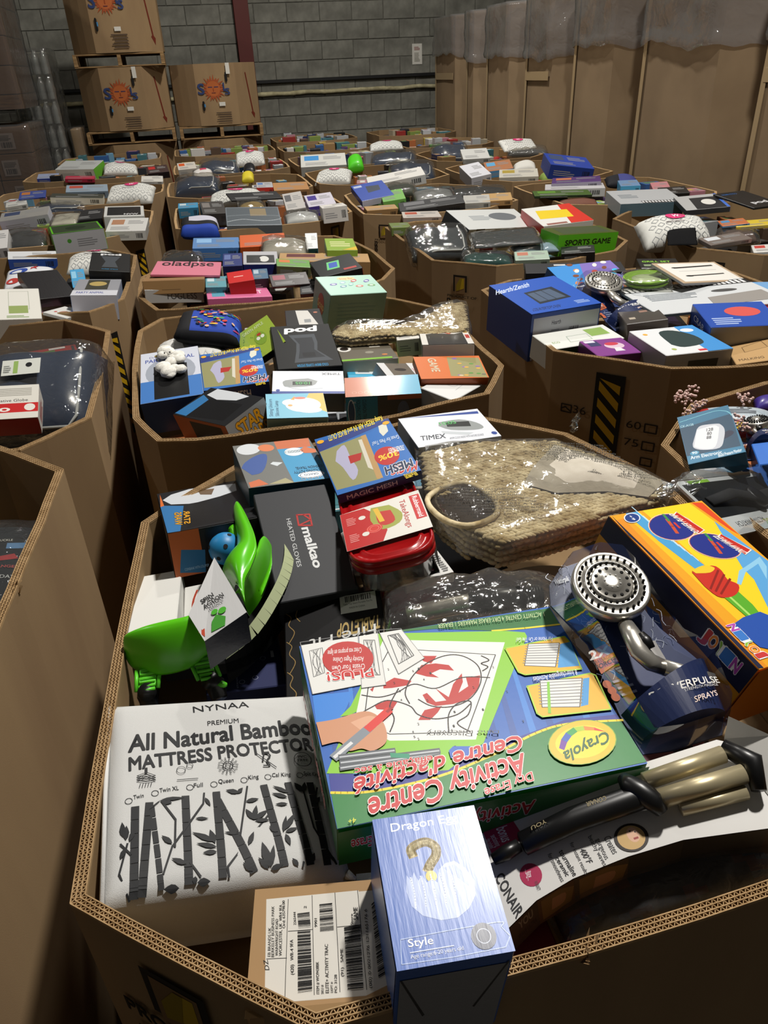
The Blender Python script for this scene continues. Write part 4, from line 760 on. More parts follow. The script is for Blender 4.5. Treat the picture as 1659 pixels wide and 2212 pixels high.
def pillow(mb, w, h, t, seed=0, n=14, p=2.4, amp=.12, fq=9, col='ffffff', cf=None, base=.35, round_=.0):
  """puffed cushion: closed skin, base at z 0, crown at about t"""
  def P(i, j, top):
    u, v = 2 * i / n - 1, 2 * j / n - 1
    e = max(0, (1 - abs(u) ** p) * (1 - abs(v) ** p)) ** .42
    k = 1 - round_ * (u * u * v * v)
    x, y = u * w / 2 * k, v * h / 2 * k
    z0 = t * base
    wob = nz(x * fq, y * fq, seed) * amp * t * e
    z = z0 + (t - z0) * e + wob if top else z0 - z0 * e
    edge = nz(x * 30, y * 30, seed + 5) * .004
    return (x + edge * (1 - e), y + edge * (1 - e), z)
  vs, fs, cs = [], [], []
  idx = {}
  for top in (1, 0):
    for i in range(n + 1):
      for j in range(n + 1):
        if not top and (i in (0, n) or j in (0, n)):
          idx[(0, i, j)] = idx[(1, i, j)]
          continue
        idx[(top, i, j)] = len(vs)
        vs.append(P(i, j, top))
  for top in (1, 0):
    for i in range(n):
      for j in range(n):
        f = (idx[(top, i, j)], idx[(top, i + 1, j)], idx[(top, i + 1, j + 1)], idx[(top, i, j + 1)])
        fs.append(f if top else f[::-1])
        cs.append(hexc(cf((i + .5) / n, (j + .5) / n)) if cf else hexc(col))
  mb.add(vs, fs, cs, smooth=True)
def crinkle(w, h, t, seed=0, n=26, amp=.012, fq=14, over=.012, taper=0):
  """loose clear bag around something w x h x t"""
  mb = MB()
  def P(i, j, top):
    u, v = 2 * i / n - 1, 2 * j / n - 1
    e = max(0, (1 - abs(u) ** 5) * (1 - abs(v) ** 5)) ** .3
    x, y = u * (w / 2 + over), v * (h / 2 + over)
    r = abs(noise.noise(Vector((x * fq, y * fq, seed)))) + .5 * abs(noise.noise(Vector((x * fq * 2.7, y * fq * 2.7, seed + 3))))
    sx = noise.noise(Vector((x * 8, y * 8, seed + 7))) * over * .9
    z = t * .25 + (t * .75 + .003 + amp * r) * e if top else t * .25 * (1 - e)
    return (x + sx * (1 - e), y + sx * (1 - e), z)
  vs, fs, idx = [], [], {}
  for top in (1, 0):
    for i in range(n + 1):
      for j in range(n + 1):
        if not top and (i in (0, n) or j in (0, n)):
          idx[(0, i, j)] = idx[(1, i, j)]
          continue
        idx[(top, i, j)] = len(vs)
        vs.append(P(i, j, top))
  for top in (1, 0):
    for i in range(n):
      for j in range(n):
        f = (idx[(top, i, j)], idx[(top, i + 1, j)], idx[(top, i + 1, j + 1)], idx[(top, i, j + 1)])
        fs.append(f if top else f[::-1])
  mb.add(vs, fs, smooth=True)
  return mb
def wrapbox(w, h, t, seed=0, st=.08, amp=.01, off=.008):
  """stretch film drawn tight round a block, four sides and top"""
  mb = MB()
  P, _ = subdiv([(-w / 2, -h / 2), (w / 2, -h / 2), (w / 2, h / 2), (-w / 2, h / 2)], st, 0, seed)
  n, m = len(P), max(3, int(t / st * 1.5))
  vs = []
  for k in range(m + 1):
    for x, y in P:
      d = off + amp * abs(nz(x * 3 + y * 3, k * .9, seed, 2)) + amp * abs(nz(x - y, k * 3.1, seed, 6))
      vs.append((x + math.copysign(d, x), y + math.copysign(d, y), t * k / m + (.006 if k == m else 0)))
  fs = [(k * n + i, k * n + (i + 1) % n, (k + 1) * n + (i + 1) % n, (k + 1) * n + i) for k in range(m) for i in range(n)] + [tuple(range(m * n, m * n + n))]
  mb.add(vs, fs, smooth=True)
  return mb
def tube(mb, pts, rad, n=8, col='ffffff', caps=True, flat=1.0):
  pts = [Vector(p) for p in pts]
  rads = rad if isinstance(rad, (list, tuple)) else [rad] * len(pts)
  vs = []
  prev = None
  for i, p in enumerate(pts):
    d = (pts[min(i + 1, len(pts) - 1)] - pts[max(i - 1, 0)]).normalized()
    a = prev if prev is not None else (Vector((0, 0, 1)) if abs(d.z) < .9 else Vector((1, 0, 0)))
    s_ = d.cross(a).normalized()
    u = s_.cross(d).normalized()
    prev = u
    for k in range(n):
      t = 2 * math.pi * k / n
      vs.append(p + (s_ * math.cos(t) + u * math.sin(t) * flat) * rads[i])
  fs = []
  for i in range(len(pts) - 1):
    for k in range(n):
      a, b = i * n + k, i * n + (k + 1) % n
      fs.append((a, b, b + n, a + n))
  if caps:
    fs.append(tuple(range(n))[::-1])
    fs.append(tuple(range((len(pts) - 1) * n, len(pts) * n)))
  mb.add(vs, fs, hexc(col), smooth=True)
def lathe(mb, prof, n=24, col='ffffff', c=(0, 0, 0), sx=1, sy=1):
  vs, fs = [], []
  m = len(prof)
  for k in range(n):
    t = 2 * math.pi * k / n
    for r, z in prof:
      vs.append((c[0] + r * math.cos(t) * sx, c[1] + r * math.sin(t) * sy, c[2] + z))
  for k in range(n):
    for i in range(m - 1):
      a, b = k * m + i, ((k + 1) % n) * m + i
      fs.append((a, b, b + 1, a + 1))
  fs.append(tuple(k * m + m - 1 for k in range(n)))
  fs.append(tuple(k * m for k in range(n))[::-1])
  mb.add(vs, fs, hexc(col), smooth=True)
def prism(mb, pts, z0, z1, col='ffffff', top=None, smooth=False):
  """upright prism over a CCW outline"""
  n = len(pts)
  tri = tessellate_polygon([[Vector((x, y, 0)) for x, y in pts]])
  def ccw(t):
    a, b, d = (pts[i] for i in t)
    return tuple(t) if (b[0] - a[0]) * (d[1] - a[1]) - (b[1] - a[1]) * (d[0] - a[0]) > 0 else tuple(t)[::-1]
  tri = [ccw(t) for t in tri]
  vs = [(x, y, z0) for x, y in pts] + [(x, y, z1) for x, y in pts]
  fs = [t[::-1] for t in tri] + [tuple(i + n for i in t) for t in tri] + [(i, (i + 1) % n, (i + 1) % n + n, i + n) for i in range(n)]
  cs = [hexc(col)] * len(tri) + [hexc(top or col)] * len(tri) + [hexc(col)] * n
  mb.add(vs, fs, cs)
def rrect(w, h, r, n=5):
  out = []
  for cx, cy, a0 in ((w / 2 - r, -h / 2 + r, -90), (w / 2 - r, h / 2 - r, 0), (-w / 2 + r, h / 2 - r, 90), (-w / 2 + r, -h / 2 + r, 180)):
    for i in range(n + 1):
      a = R(a0 + 90 * i / n)
      out.append((cx + r * math.cos(a), cy + r * math.sin(a)))
  return out
# ------------------------------------------------------------------ setting
WALL_Y = 12.35
fl = MB()
fl.quad((-7, -3, 0), (7, -3, 0), (7, 13, 0), (-7, 13, 0))
tag(fl.build('floor', 'floor'), kind='structure')
wb = MB()
bevbox(wb, -7, 7, WALL_Y + .012, WALL_Y + .2, 0, 5.6, .01, 'ffffff')
wall = tag(wb.build('wall_back', 'mortar'), kind='structure')
blk = []
for k in range(4):
  m = MB()
  bevbox(m, -.225, .225, -.006 - .0015 * k, .03, -.110, .110, .004)
  blk.append(m.mesh('block', 'block'))
rr = random.Random(2)
rest = MB()
for row in range(24):
  for c in range(-17, 18):
    x = c * .46 + (.23 if row % 2 else 0)
    z = .115 + row * .23
    if 3 <= row <= 14 and -3.1 < x < 3.9:
      o = bpy.data.objects.new('block', blk[rr.randrange(4)])
      COL.objects.link(o)
      o.parent = wall
      o.location = (x, WALL_Y + .012 - rr.uniform(0, .003), z)
      o.rotation_euler = (0, rr.choice((0, math.pi)), 0)
    elif abs(x) < 6.8:
      bevbox(rest, x - .225, x + .225, WALL_Y, WALL_Y + .03, z - .110, z + .110, .004)
tag(rest.build('block_courses', 'block', wall), kind='stuff')
def simple(name, label, cat, mat, fn, group=None, parent=None):
  m = MB()
  fn(m)
  o = m.build(name, mat, parent)
  return tag(o, label, cat, group) if label else o
simple('steel_column', 'dark red painted steel column against the concrete block wall', 'column', 'steel',
     lambda m: (bevbox(m, .88, 1.08, WALL_Y - .12, WALL_Y - .105, 0, 5.5, .003), bevbox(m, .88, 1.08, WALL_Y - .02, WALL_Y - .005, 0, 5.5, .003), bevbox(m, .97, .99, WALL_Y - .106, WALL_Y - .019, 0, 5.5, .002)))
simple('black_rail', 'thin black rail running along the block wall above the foam line', 'rail', 'rail',
     lambda m: bevbox(m, -5, 4.5, WALL_Y - .05, WALL_Y - .003, 1.575, 1.62, .008))
def foam(m):
  pts, rad = [], []
  for i in range(190):
    x = -5 + i * .05
    pts.append((x, WALL_Y - .035, 1.445 + .012 * nz(x, 3, 0, 3)))
    rad.append(.026 + .012 * abs(nz(x, 1, 0, 9)))
  tube(m, pts, rad, 7)
simple('foam_sealed_pipe', 'pipe covered with lumpy cream spray foam along the block wall', 'pipe', 'foam', foam)
r = tag(empty('notice', (3.48, WALL_Y - .004, 1.86)), 'small white paper notice taped to the block wall', 'notice')
m = MB()
bevbox(m, -.075, .075, -.004, 0, -.13, .13, .001, 'd9d6cc')
m.build('paper', 'matte', r)
a = Art((-.075, -.005, -.13), (.15, 0, 0), (0, 0, .26), (0, -1, 0), eps=.0003, base=.0006)
a.greek(.2, .7, .6, .18, 3, '8a4038')
a.greek(.2, .15, .6, .45, 8, '9a978c', seed=4)
a.done(r, mat='matte')

# ------------------------------------------------------------------ open octagonal bins
TH = .0145
BINS = {}
def inset(poly, d):
  n = len(poly)
  out = []
  for i in range(n):
    p, a, b = Vector(poly[i]), Vector(poly[i - 1]), Vector(poly[(i + 1) % n])
    d1, d2 = (p - a).normalized(), (b - p).normalized()
    n1, n2 = Vector((-d1.y, d1.x)), Vector((-d2.y, d2.x))
    bis = (n1 + n2)
    bis.normalize()
    k = d / max(.35, bis.dot(n1))
    out.append((p.x + bis.x * k, p.y + bis.y * k))
  return out
def subdiv(poly, step, amp, seed):
  """straight panels bowed and wobbled a little, as filled board does"""
  out, own = [], []
  n = len(poly)
  for i in range(n):
    a, b = Vector(poly[i]), Vector(poly[(i + 1) % n])
    L = (b - a).length
    k = max(1, int(L / step))
    d = (b - a).normalized()
    nn = Vector((d.y, -d.x))
    for j in range(k):
      t = j / k
      q = a + (b - a) * t + nn * (math.sin(math.pi * t) * amp * L + nz(a.x + t, a.y, seed, 4) * .003 * math.sin(math.pi * t))
      out.append((q.x, q.y))
      own.append(i)
  return out, own
def make_bin(key, label, poly, z=1.0, pad=.80, flutes=False, bow=.012, seed=0, rimwave=.004, tears=()):
  ar = sum(poly[i][0] * poly[(i + 1) % len(poly)][1] - poly[(i + 1) % len(poly)][0] * poly[i][1] for i in range(len(poly)))
  if ar < 0: poly = poly[::-1]
  cx, cy = sum(p[0] for p in poly) / len(poly), sum(p[1] for p in poly) / len(poly)
  loc = [(p[0] - cx, p[1] - cy) for p in poly]
  P, own = subdiv(loc, .06, bow, seed)
  n = len(P)
  def rz(p): return z + rimwave * nz(p[0] + cx, p[1] + cy, seed + 9, 5)
  I = inset(P, TH)
  root = tag(empty('cardboard_bin', (cx, cy, 0)), label, 'bin', 'open octagonal cardboard bins')
  m = MB()
  drop = .004 if flutes else .0
  zs = [rz(p) - drop for p in P]
  vs = [(x, y, 0) for x, y in P] + [(x, y, zz) for (x, y), zz in zip(P, zs)] + [(x, y, zz) for (x, y), zz in zip(I, zs)] + [(x, y, pad - .05) for x, y in I]
  fs, mi = [], []
  for i in range(n):
    j = (i + 1) % n
    m.add([vs[i], vs[j], vs[n + j], vs[n + i]], [(0, 1, 2, 3)])
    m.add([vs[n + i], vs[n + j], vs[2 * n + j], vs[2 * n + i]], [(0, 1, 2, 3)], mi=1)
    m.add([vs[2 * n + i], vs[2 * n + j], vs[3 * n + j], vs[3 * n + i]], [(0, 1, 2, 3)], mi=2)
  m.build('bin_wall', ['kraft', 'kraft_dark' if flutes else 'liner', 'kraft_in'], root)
  m = MB()
  prism(m, inset(P, TH + .002), pad - .012, pad)
  m.build('pad', 'kraft_in', root)
  if flutes:
    m = MB()
    lay = [inset(P, TH * f) for f in (.03, .345, .655, .97)]
    def strip(a, b, za, zb, wd=.0009):
      d = Vector((b[0] - a[0], b[1] - a[1]))
      if d.length < 1e-6: return
      d.normalize()
      nn = Vector((-d.y, d.x)) * wd / 2
      A0, A1, B0, B1 = (a[0] - nn.x, a[1] - nn.y), (a[0] + nn.x, a[1] + nn.y), (b[0] - nn.x, b[1] - nn.y), (b[0] + nn.x, b[1] + nn.y)
      dz = .0045
      m.add([(*A0, za), (*B0, zb), (*B1, zb), (*A1, za), (*A0, za - dz), (*B0, zb - dz), (*B1, zb - dz), (*A1, za - dz)],
          [(0, 1, 2, 3), (4, 5, 1, 0), (3, 2, 6, 7)])
    zt = [rz(p) for p in P]
    for L in lay:
      for i in range(n):
        j = (i + 1) % n
        strip(L[i], L[j], zt[i], zt[j], .0012)
    per = .0062 if flutes is True else flutes
    for q in range(3):
      A_, B_ = lay[q], lay[q + 1]
      up = False
      for i in range(n):
        j = (i + 1) % n
        L = math.dist(A_[i], A_[j])
        k = max(1, round(L / (per / 2)))
        for s_ in range(k):
          t0, t1 = s_ / k, (s_ + 1) / k
          X, Y = (A_, B_) if not up else (B_, A_)
          p0 = (X[i][0] + (X[j][0] - X[i][0]) * t0, X[i][1] + (X[j][1] - X[i][1]) * t0)
          p1 = (Y[i][0] + (Y[j][0] - Y[i][0]) * t1, Y[i][1] + (Y[j][1] - Y[i][1]) * t1)
          za, zb = zt[i] + (zt[j] - zt[i]) * t0, zt[i] + (zt[j] - zt[i]) * t1
          strip(p0, p1, za - .0006, zb - .0006)
          up = not up
    tag(m.build('corrugated_flutes', 'liner', root), kind='stuff')
  for (x, y, rz_) in tears:
    m = MB()
    g = random.Random(int(x * 1000))
    for k in range(9):
      a0 = g.uniform(0, 6.28)
      r_ = g.uniform(.004, .013)
      p0 = Vector((x - cx + r_ * math.cos(a0) * .6, y - cy + r_ * math.sin(a0), z - .012 + g.uniform(0, .008)))
      m.add([p0, p0 + Vector((g.uniform(-.008, .008), g.uniform(-.01, .01), .012)), p0 + Vector((.004, .009, g.uniform(0, .006))), p0 + Vector((-.004, .003, -.004))], [(0, 1, 2), (0, 2, 3), (0, 3, 1)])
    tag(m.build('torn_edge', 'liner', root), kind='stuff')
  BINS[key] = dict(root=root, poly=poly, c=(cx, cy), z=z, pad=pad)
  return root
def panel_art(key, i, draw, off=.012):
  """print on the outer face of panel i"""
  B = BINS[key]
  p = B['poly']
  a, b = Vector(p[i]), Vector(p[(i + 1) % len(p)])
  c = Vector(B['c'])
  d = (b - a)
  nn = Vector((d.y, -d.x)).normalized()
  L = d.length
  A_ = Art((a.x - c.x, a.y - c.y, 0), (d.x, d.y, 0), (0, 0, 1.0), (nn.x, nn.y, 0), eps=.0002, base=.0006)
  def warp(q):
    t = max(0, min(1, (Vector((q.x, q.y)) - (a - c)).dot(d) / L / L))
    k = math.sin(math.pi * t) * off * L + .0035 * math.sin(math.pi * t)
    return q + Vector((nn.x * k, nn.y * k, 0))
  A_.warp = warp
  A_.L = L
  draw(A_)
  o = A_.done(B['root'], 'printed_marking', 'ink')
def logo(a, x, y, s):     # black bracket with a folded yellow patch and the words under it; x,y in metres along panel and up
  L = a.L
  f = lambda px, py: (x / L + px * s / L, y + py * s)
  a.poly([f(.1, .1), f(.9, .1), f(.9, .95), f(.1, .95)], '1b160f', clip=False)
  a.poly([f(.2, .0), f(.8, .0), f(.8, .85), f(.2, .85)], '7d6242', clip=False)
  a.poly([f(.28, .12), f(.74, .3), f(.74, .8), f(.5, .8), f(.28, .45)], 'b79a1c', clip=False)
  a.poly([f(.28, .12), f(.5, .2), f(.62, .8), f(.5, .8), f(.28, .45)], '8f7a1a', clip=False)
def product_of(a, x, y, s, dark='1b160f'):
  L = a.L
  logo(a, x + s * .25, y + s * .35, s)
  a.text('PRODUCT OF', (x) / L, y + s * .14, s * 1.75 / L, s * .13, dark, bold=.02)
  for k, wd in enumerate(('USA', 'MEXICO', 'CANADA')[:3]):
    yy = y - s * .12 - k * s * .25
    bx = [(x / L, yy), ((x + s * .16) / L, yy), ((x + s * .16) / L, yy + s * .16), (x / L, yy + s * .16)]
    a.line(bx, .005, dark, closed=True)
def hazard(a, x, y0, y1, wd):
  L = a.L
  a.rect(x / L, y0, (x + wd) / L, y1, '15130f')
  st = wd * .75
  y = y0 + .02
  x0, x1 = x + wd * .14, x + wd * .86
  while y < y1 - .04:
    top = lambda v: min(v, y1 - .015)
    a._add([(x0 / L, top(y + st * .9)), (x1 / L, top(y)), (x1 / L, top(y + st * .42)), (x0 / L, top(y + st * 1.32))], [(0, 1, 2, 3)], hexc('b58f12'))
    y += st * .8
def checkbox(a, x, y, s, t=None, tx=None, tw=0, tick=False):
  L = a.L
  a.line([(x / L, y), ((x + s) / L, y), ((x + s) / L, y + s * .75), (x / L, y + s * .75)], .004, '241a10', closed=True)
  if tick: a.line([(x / L, y + s * .3), ((x + s * .4) / L, y + s * .5), ((x + s * 1.0) / L, y + s * .1)], .004, '241a10')
  if t: a.text(t, tx / L, y + .004, tw / L, s * .7, '241a10')
def octo(x0, x1, y0, y1, c=.2):
  return [(x0 + c, y0), (x1 - c, y0), (x1, y0 + c), (x1, y1 - c), (x1 - c, y1), (x0 + c, y1), (x0, y1 - c), (x0, y0 + c)]
make_bin('A1', 'cardboard bin nearest the camera, its triple-wall rim filling the foreground', [(-.23, .5), (-.012, .325), (.55, .335), (.74, .5), (.79, 1.1), (.71, 1.35), (.56, 1.5), (.38, 1.525), (0, 1.43), (-.19, 1.24)], 1.0, .80, True, .006, 1, .003, tears=((.245, .33, 1),))
make_bin('A2', 'cardboard bin directly behind the nearest one, topped with the mint box and backpack', [(-.23, 1.75), (-.17, 1.6), (0, 1.57), (.39, 1.56), (.63, 1.62), (.735, 1.79), (.735, 2.4), (.6, 2.6), (.39, 2.655), (-.18, 2.62), (-.25, 2.5)], 1.0, .82, .0075, .012, 2, .008)
make_bin('A3', 'cardboard bin behind the backpack bin, with pink and red boxes', [(-.27, 2.95), (-.2, 2.73), (.2, 2.68), (.45, 2.69), (.66, 2.85), (.74, 3.0), (.74, 3.4), (.64, 3.82), (0, 3.87), (-.27, 3.28)], 1.0, .82, .009, .01, 3, .008)
make_bin('A4', 'cardboard bin with the clear zip case, beyond the pink box bin', [(-.135, 4.37), (.1, 4.19), (.65, 4.25), (.86, 4.47), (.86, 5.05), (.65, 5.32), (.05, 5.32), (-.135, 5.1)], 1.0, .84, seed=4)
make_bin('A5', 'cardboard bin with a white logo pouch hanging over its near rim', octo(-.19, .82, 5.48, 6.65), 1.0, .84, seed=5)
make_bin('A6', 'cardboard bin with dark bedding bags, two bins behind the clear zip case', octo(-.15, .83, 6.85, 8.0), 1.0, .86, seed=6)
make_bin('A7', 'cardboard bin just before the pallet stack with the sun logo', octo(-.15, .9, 8.6, 9.75), 1.0, .86, seed=7)
make_bin('B1', 'cardboard bin at the right edge holding the blood pressure monitor box', [(.85, .5), (1.0, .35), (1.65, .35), (1.85, .5), (1.85, 1.3), (1.65, 1.47), (1.29, 1.47), (1.05, 1.41), (.87, 1.24), (.845, 1.05)], 1.0, .80, .0068, .006, 11)
make_bin('B2', 'cardboard bin with yellow and black striped marking, holding the blue oven box', [(.91, 1.86), (1.13, 1.62), (1.4, 1.57), (1.75, 1.58), (1.9, 1.8), (1.9, 2.45), (1.7, 2.64), (1.1, 2.66), (.95, 2.56)], 1.0, .82, .0075, .006, 12, .006)
make_bin('B3', 'cardboard bin behind the blue oven box, holding the green sports game box', [(.925, 3.1), (1.13, 2.88), (1.45, 2.86), (1.70, 2.95), (1.84, 3.11), (1.89, 3.6), (1.7, 3.93), (1.1, 4.0), (.92, 3.92)], 1.0, .82, .009, .006, 13, .006)
make_bin('B4', 'cardboard bin with a blue appliance box at its left corner', [(.9, 4.36), (1.09, 4.22), (1.6, 4.22), (1.85, 4.4), (1.85, 5.1), (1.65, 5.33), (1.1, 5.33), (.94, 5.14)], 1.0, .84, seed=14)
make_bin('B5', 'cardboard bin with a long white carton lying across its near side', octo(.88, 1.87, 5.58, 6.7), 1.0, .84, seed=15)
make_bin('B6', 'cardboard bin with bright green toy near its left side', octo(.9, 1.9, 6.85, 7.95), 1.0, .86, seed=16)
make_bin('B7', 'cardboard bin second from the block wall, right of the sun logo boxes', octo(.95, 1.93, 8.3, 9.3), 1.0, .86, seed=17)
make_bin('B8', 'cardboard bin closest to the block wall, right of the sun logo boxes', octo(1.02, 2.0, 9.6, 10.7), 1.0, .88, seed=18)
make_bin('C3', 'cardboard bin at the right edge, holding the white pouch with pink logo', [(2.0, 2.87), (2.17, 2.63), (2.8, 2.6), (3.0, 2.8), (3.0, 3.65), (2.85, 3.8), (2.24, 3.8), (2.04, 3.62)], 1.0, .82, .009, .006, 19)
make_bin('C4', 'cardboard bin beside the tall cartons, holding the long keyboard box', [(2.015, 4.15), (2.22, 3.99), (2.6, 3.92), (2.85, 3.95), (3.0, 4.15), (3.0, 4.9), (2.85, 5.0), (2.2, 5.0), (2.03, 4.92)], 1.0, .84, seed=20)
make_bin('C5', 'cardboard bin beside the tall cartons, holding a blue appliance box', [(1.95, 5.47), (2.11, 5.14), (2.7, 5.12), (2.95, 5.3), (2.95, 6.1), (2.75, 6.3), (2.1, 6.3), (1.95, 6.15)], 1.0, .84, seed=21)
make_bin('C6', 'cardboard bin beside the tall cartons, with white pouch at its right rim', octo(2.05, 3.03, 6.5, 7.6), 1.0, .86, seed=22)
make_bin('C7', 'second cardboard bin from the block wall beside the tall cartons', octo(2.15, 3.1, 7.9, 8.95), 1.0, .86, seed=23)
make_bin('C8', 'farthest cardboard bin, at the foot of the last tall carton', octo(2.2, 3.15, 9.3, 10.4), 1.02, .88, seed=24)
make_bin('Z1', 'cardboard bin cut by the left edge, holding dark clothes in clear plastic', [(-1.2, .35), (-.55, .35), (-.37, .45), (-.352, .93), (-.33, 1.39), (-.475, 1.545), (-1.2, 1.56)], 1.06, .84, .0068, .004, 25, .003, tears=((-.35, 1.0, 1),))
make_bin('Z2', 'cardboard bin holding the blue bedding bag, at the left edge', [(-.47, 1.65), (-.33, 1.79), (-.34, 2.53), (-.5, 2.73), (-1.1, 2.73), (-1.28, 2.5), (-1.28, 1.85), (-1.1, 1.65)], 1.0, .82, .0075, .008, 26)
make_bin('Z3', 'cardboard bin at the left edge with the white and green box and white pouch', [(-.73, 2.86), (-.43, 2.79), (-.32, 2.95), (-.31, 3.76), (-.45, 3.95), (-1.1, 3.95), (-1.3, 3.7), (-1.3, 3.1), (-1.15, 2.88)], 1.0, .82, .009, .01, 27, .006)
make_bin('Z4', 'cardboard bin at the left edge with the bright green toy box', [(-.99, 4.17), (-.53, 4.2), (-.28, 4.5), (-.27, 5.1), (-.45, 5.32), (-1.15, 5.32), (-1.35, 5.1), (-1.35, 4.4), (-1.2, 4.17)], 1.0, .84, seed=28)
make_bin('Z5', 'cardboard bin at the left with the white logo pouch at its right end', [(-1.2, 5.5), (-.41, 5.55), (-.23, 6.0), (-.23, 6.5), (-.4, 6.72), (-1.2, 6.72), (-1.4, 6.5), (-1.4, 5.75)], 1.0, .84, seed=29)
make_bin('Z6', 'cardboard bin at the left in front of the wrapped bottles', octo(-1.4, -.28, 7.1, 8.2), 1.0, .86, seed=30)
make_bin('Z7', 'cardboard bin at the foot of the double sun logo stack', octo(-1.3, -.3, 8.5, 9.5), 1.0, .86, seed=31)
panel_art('A1', 0, lambda a: (logo(a, .07, .862, .10), a.text('PRODUCT OF', .12, .834, .72, .026, '1b160f', bold=.06), a.text('USA', .3, .785, .16, .026, '1b160f', bold=.06), a.line([(.16, .785), (.24, .785), (.24, .811), (.16, .811)], .004, '1b160f', closed=True), a.line([(.16, .74), (.24, .74), (.24, .766), (.16, .766)], .004, '1b160f', closed=True)), .006)
panel_art('Z2', 7, lambda a: (logo(a, .28, .83, .11), a.text('PRODUCT OF', .27, .80, .6, .026, '1b160f', bold=.02)), .008)
def b2art(a):
  hazard(a, .132, .69, .962, .082)
  checkbox(a, .04, .828, .030, tick=True)
  a.text('36', .076 / a.L, .830, .038 / a.L, .024, '241a10')
  checkbox(a, .282, .815, .032, '60', .232, .040)
  checkbox(a, .282, .762, .032, '75', .232, .040)
  checkbox(a, .284, .715, .030)
panel_art('B2', 0, b2art, .006)
panel_art('B3', 0, lambda a: product_of(a, .08, .845, .08), .006)
panel_art('C3', 0, lambda a: logo(a, .07, .87, .09), .006)
panel_art('A4', 0, lambda a: logo(a, .16, .86, .1))
panel_art('A4', 2, lambda a: (logo(a, .06, .86, .1), a.text('PRODUCT OF', .1, .84, .5, .02, '1b160f')))
panel_art('B4', 0, lambda a: product_of(a, .07, .85, .075))
panel_art('Z3', 1, lambda a: hazard(a, .04, .5, .9, .07))
panel_art('Z4', 0, lambda a: (logo(a, .26, .87, .1),))
panel_art('Z4', 1, lambda a: (hazard(a, .25, .5, .9, .07), a.text('PRODUCT OF', .0, .85, .4, .02, '1b160f')))
panel_art('A2', 1, lambda a: (a.rect(.25, .60, .75, .86, '15130f'), a._add([(.3, .62), (.45, .62), (.7, .84), (.55, .84)], [(0, 1, 2, 3)], hexc('6e2418'))), .012)

# ------------------------------------------------------------------ tall closed cartons along the right
def tall_box(y0, y1, top, seed, label):
  x0, x1, c = 3.2, 4.15, .2
  r = tag(empty('tall_carton', ((x0 + x1) / 2, (y0 + y1) / 2, 0)), label, 'carton', 'tall plain cartons under plastic along the right')
  cx, cy = (x0 + x1) / 2, (y0 + y1) / 2
  P = [(x - cx, y - cy) for x, y in octo(x0, x1, y0 + .015, y1 - .015, c)]
  P, _ = subdiv(P, .3, .004, seed)
  m = MB()
  n = len(P)
  rows = 10
  g = random.Random(seed)
  vs = []
  for k in range(rows + 1):
    z = .12 + (top - .12) * k / rows
    for x, y in P:
      vs.append((x + .004 * nz(y, z, seed, 1.6), y + .003 * nz(x, z, seed + 4, 2), z))
  fs = [(k * n + i, k * n + (i + 1) % n, (k + 1) * n + (i + 1) % n, (k + 1) * n + i) for k in range(rows) for i in range(n)] + [tuple(range(rows * n, rows * n + n))]
  m.add(vs, fs)
  m.build('carton_body', 'kraft_tall', r)
  tp = MB()
  for (ya, yb, za, zb) in ((y1 - .27, y1 - .23, .2, top),):
    bevbox(tp, x0 - cx - .014, x0 - cx - .011, ya - cy, yb - cy, za, zb, .0005)
  if seed % 3 == 1:
    bevbox(tp, x0 - cx - .016, x0 - cx - .012, y0 + .25 - cy, y1 - .25 - cy, 1.55, 1.62, .0005)
  tp.build('packing_tape', 'tape', r)
  fm = MB()
  zb0 = g.uniform(1.70, 1.82)
  nn, nr = 60, 14
  Q, _ = subdiv([(x - cx, y - cy) for x, y in octo(x0 - .03, x1 + .03, y0 + .03, y1 - .03, c)], .04, .004, seed)
  L = len(Q)
  vs = []
  for k in range(nr + 1):
    for i, (x, y) in enumerate(Q):
      zb = zb0 + .07 * nz(x * 2, y * 2, seed) + .03 * nz(x * 8, y * 8, seed)
      z = top + .01 + (zb - top - .01) * k / nr
      f = .020 * nz((y + x) * 4, z * 5, seed) + .012 * nz((y - x) * 14, z * 9, seed) + (.01 if k == nr - 1 else 0)
      d = Vector((x, y)).normalized()
      vs.append((x + d.x * (f + .012), y + d.y * (f * .2), z))
  fs = [(k * L + i, k * L + (i + 1) % L, (k + 1) * L + (i + 1) % L, (k + 1) * L + i)[::-1] for k in range(nr) for i in range(L)] + [tuple(range(L))]
  fm.add(vs, fs, smooth=True)
  fm.build('plastic_cover', 'cloud', r)
  pl = MB()
  bevbox(pl, x0 - cx, x1 - cx, y0 + .03 - cy, y1 - .03 - cy, 0, .115, .004)
  pl.build('pallet', 'wood', r)
ys = [3.05, 4.42, 5.72, 6.8, 7.8, 8.85, 9.5, 10.7]
tl = ['nearest the camera, cut by the right edge of the picture', 'second from the right edge, widest one in view', 'third from the right edge, with pale tape down it', 'fourth from the right edge, film sagging at its top', 'with a horizontal tape band, third from the block wall', 'narrow one, second from the block wall', 'farthest one, against the block wall']
for i in range(7):
  tall_box(ys[i], ys[i + 1], 2.19, 40 + i, 'tall brown carton ' + tl[i])

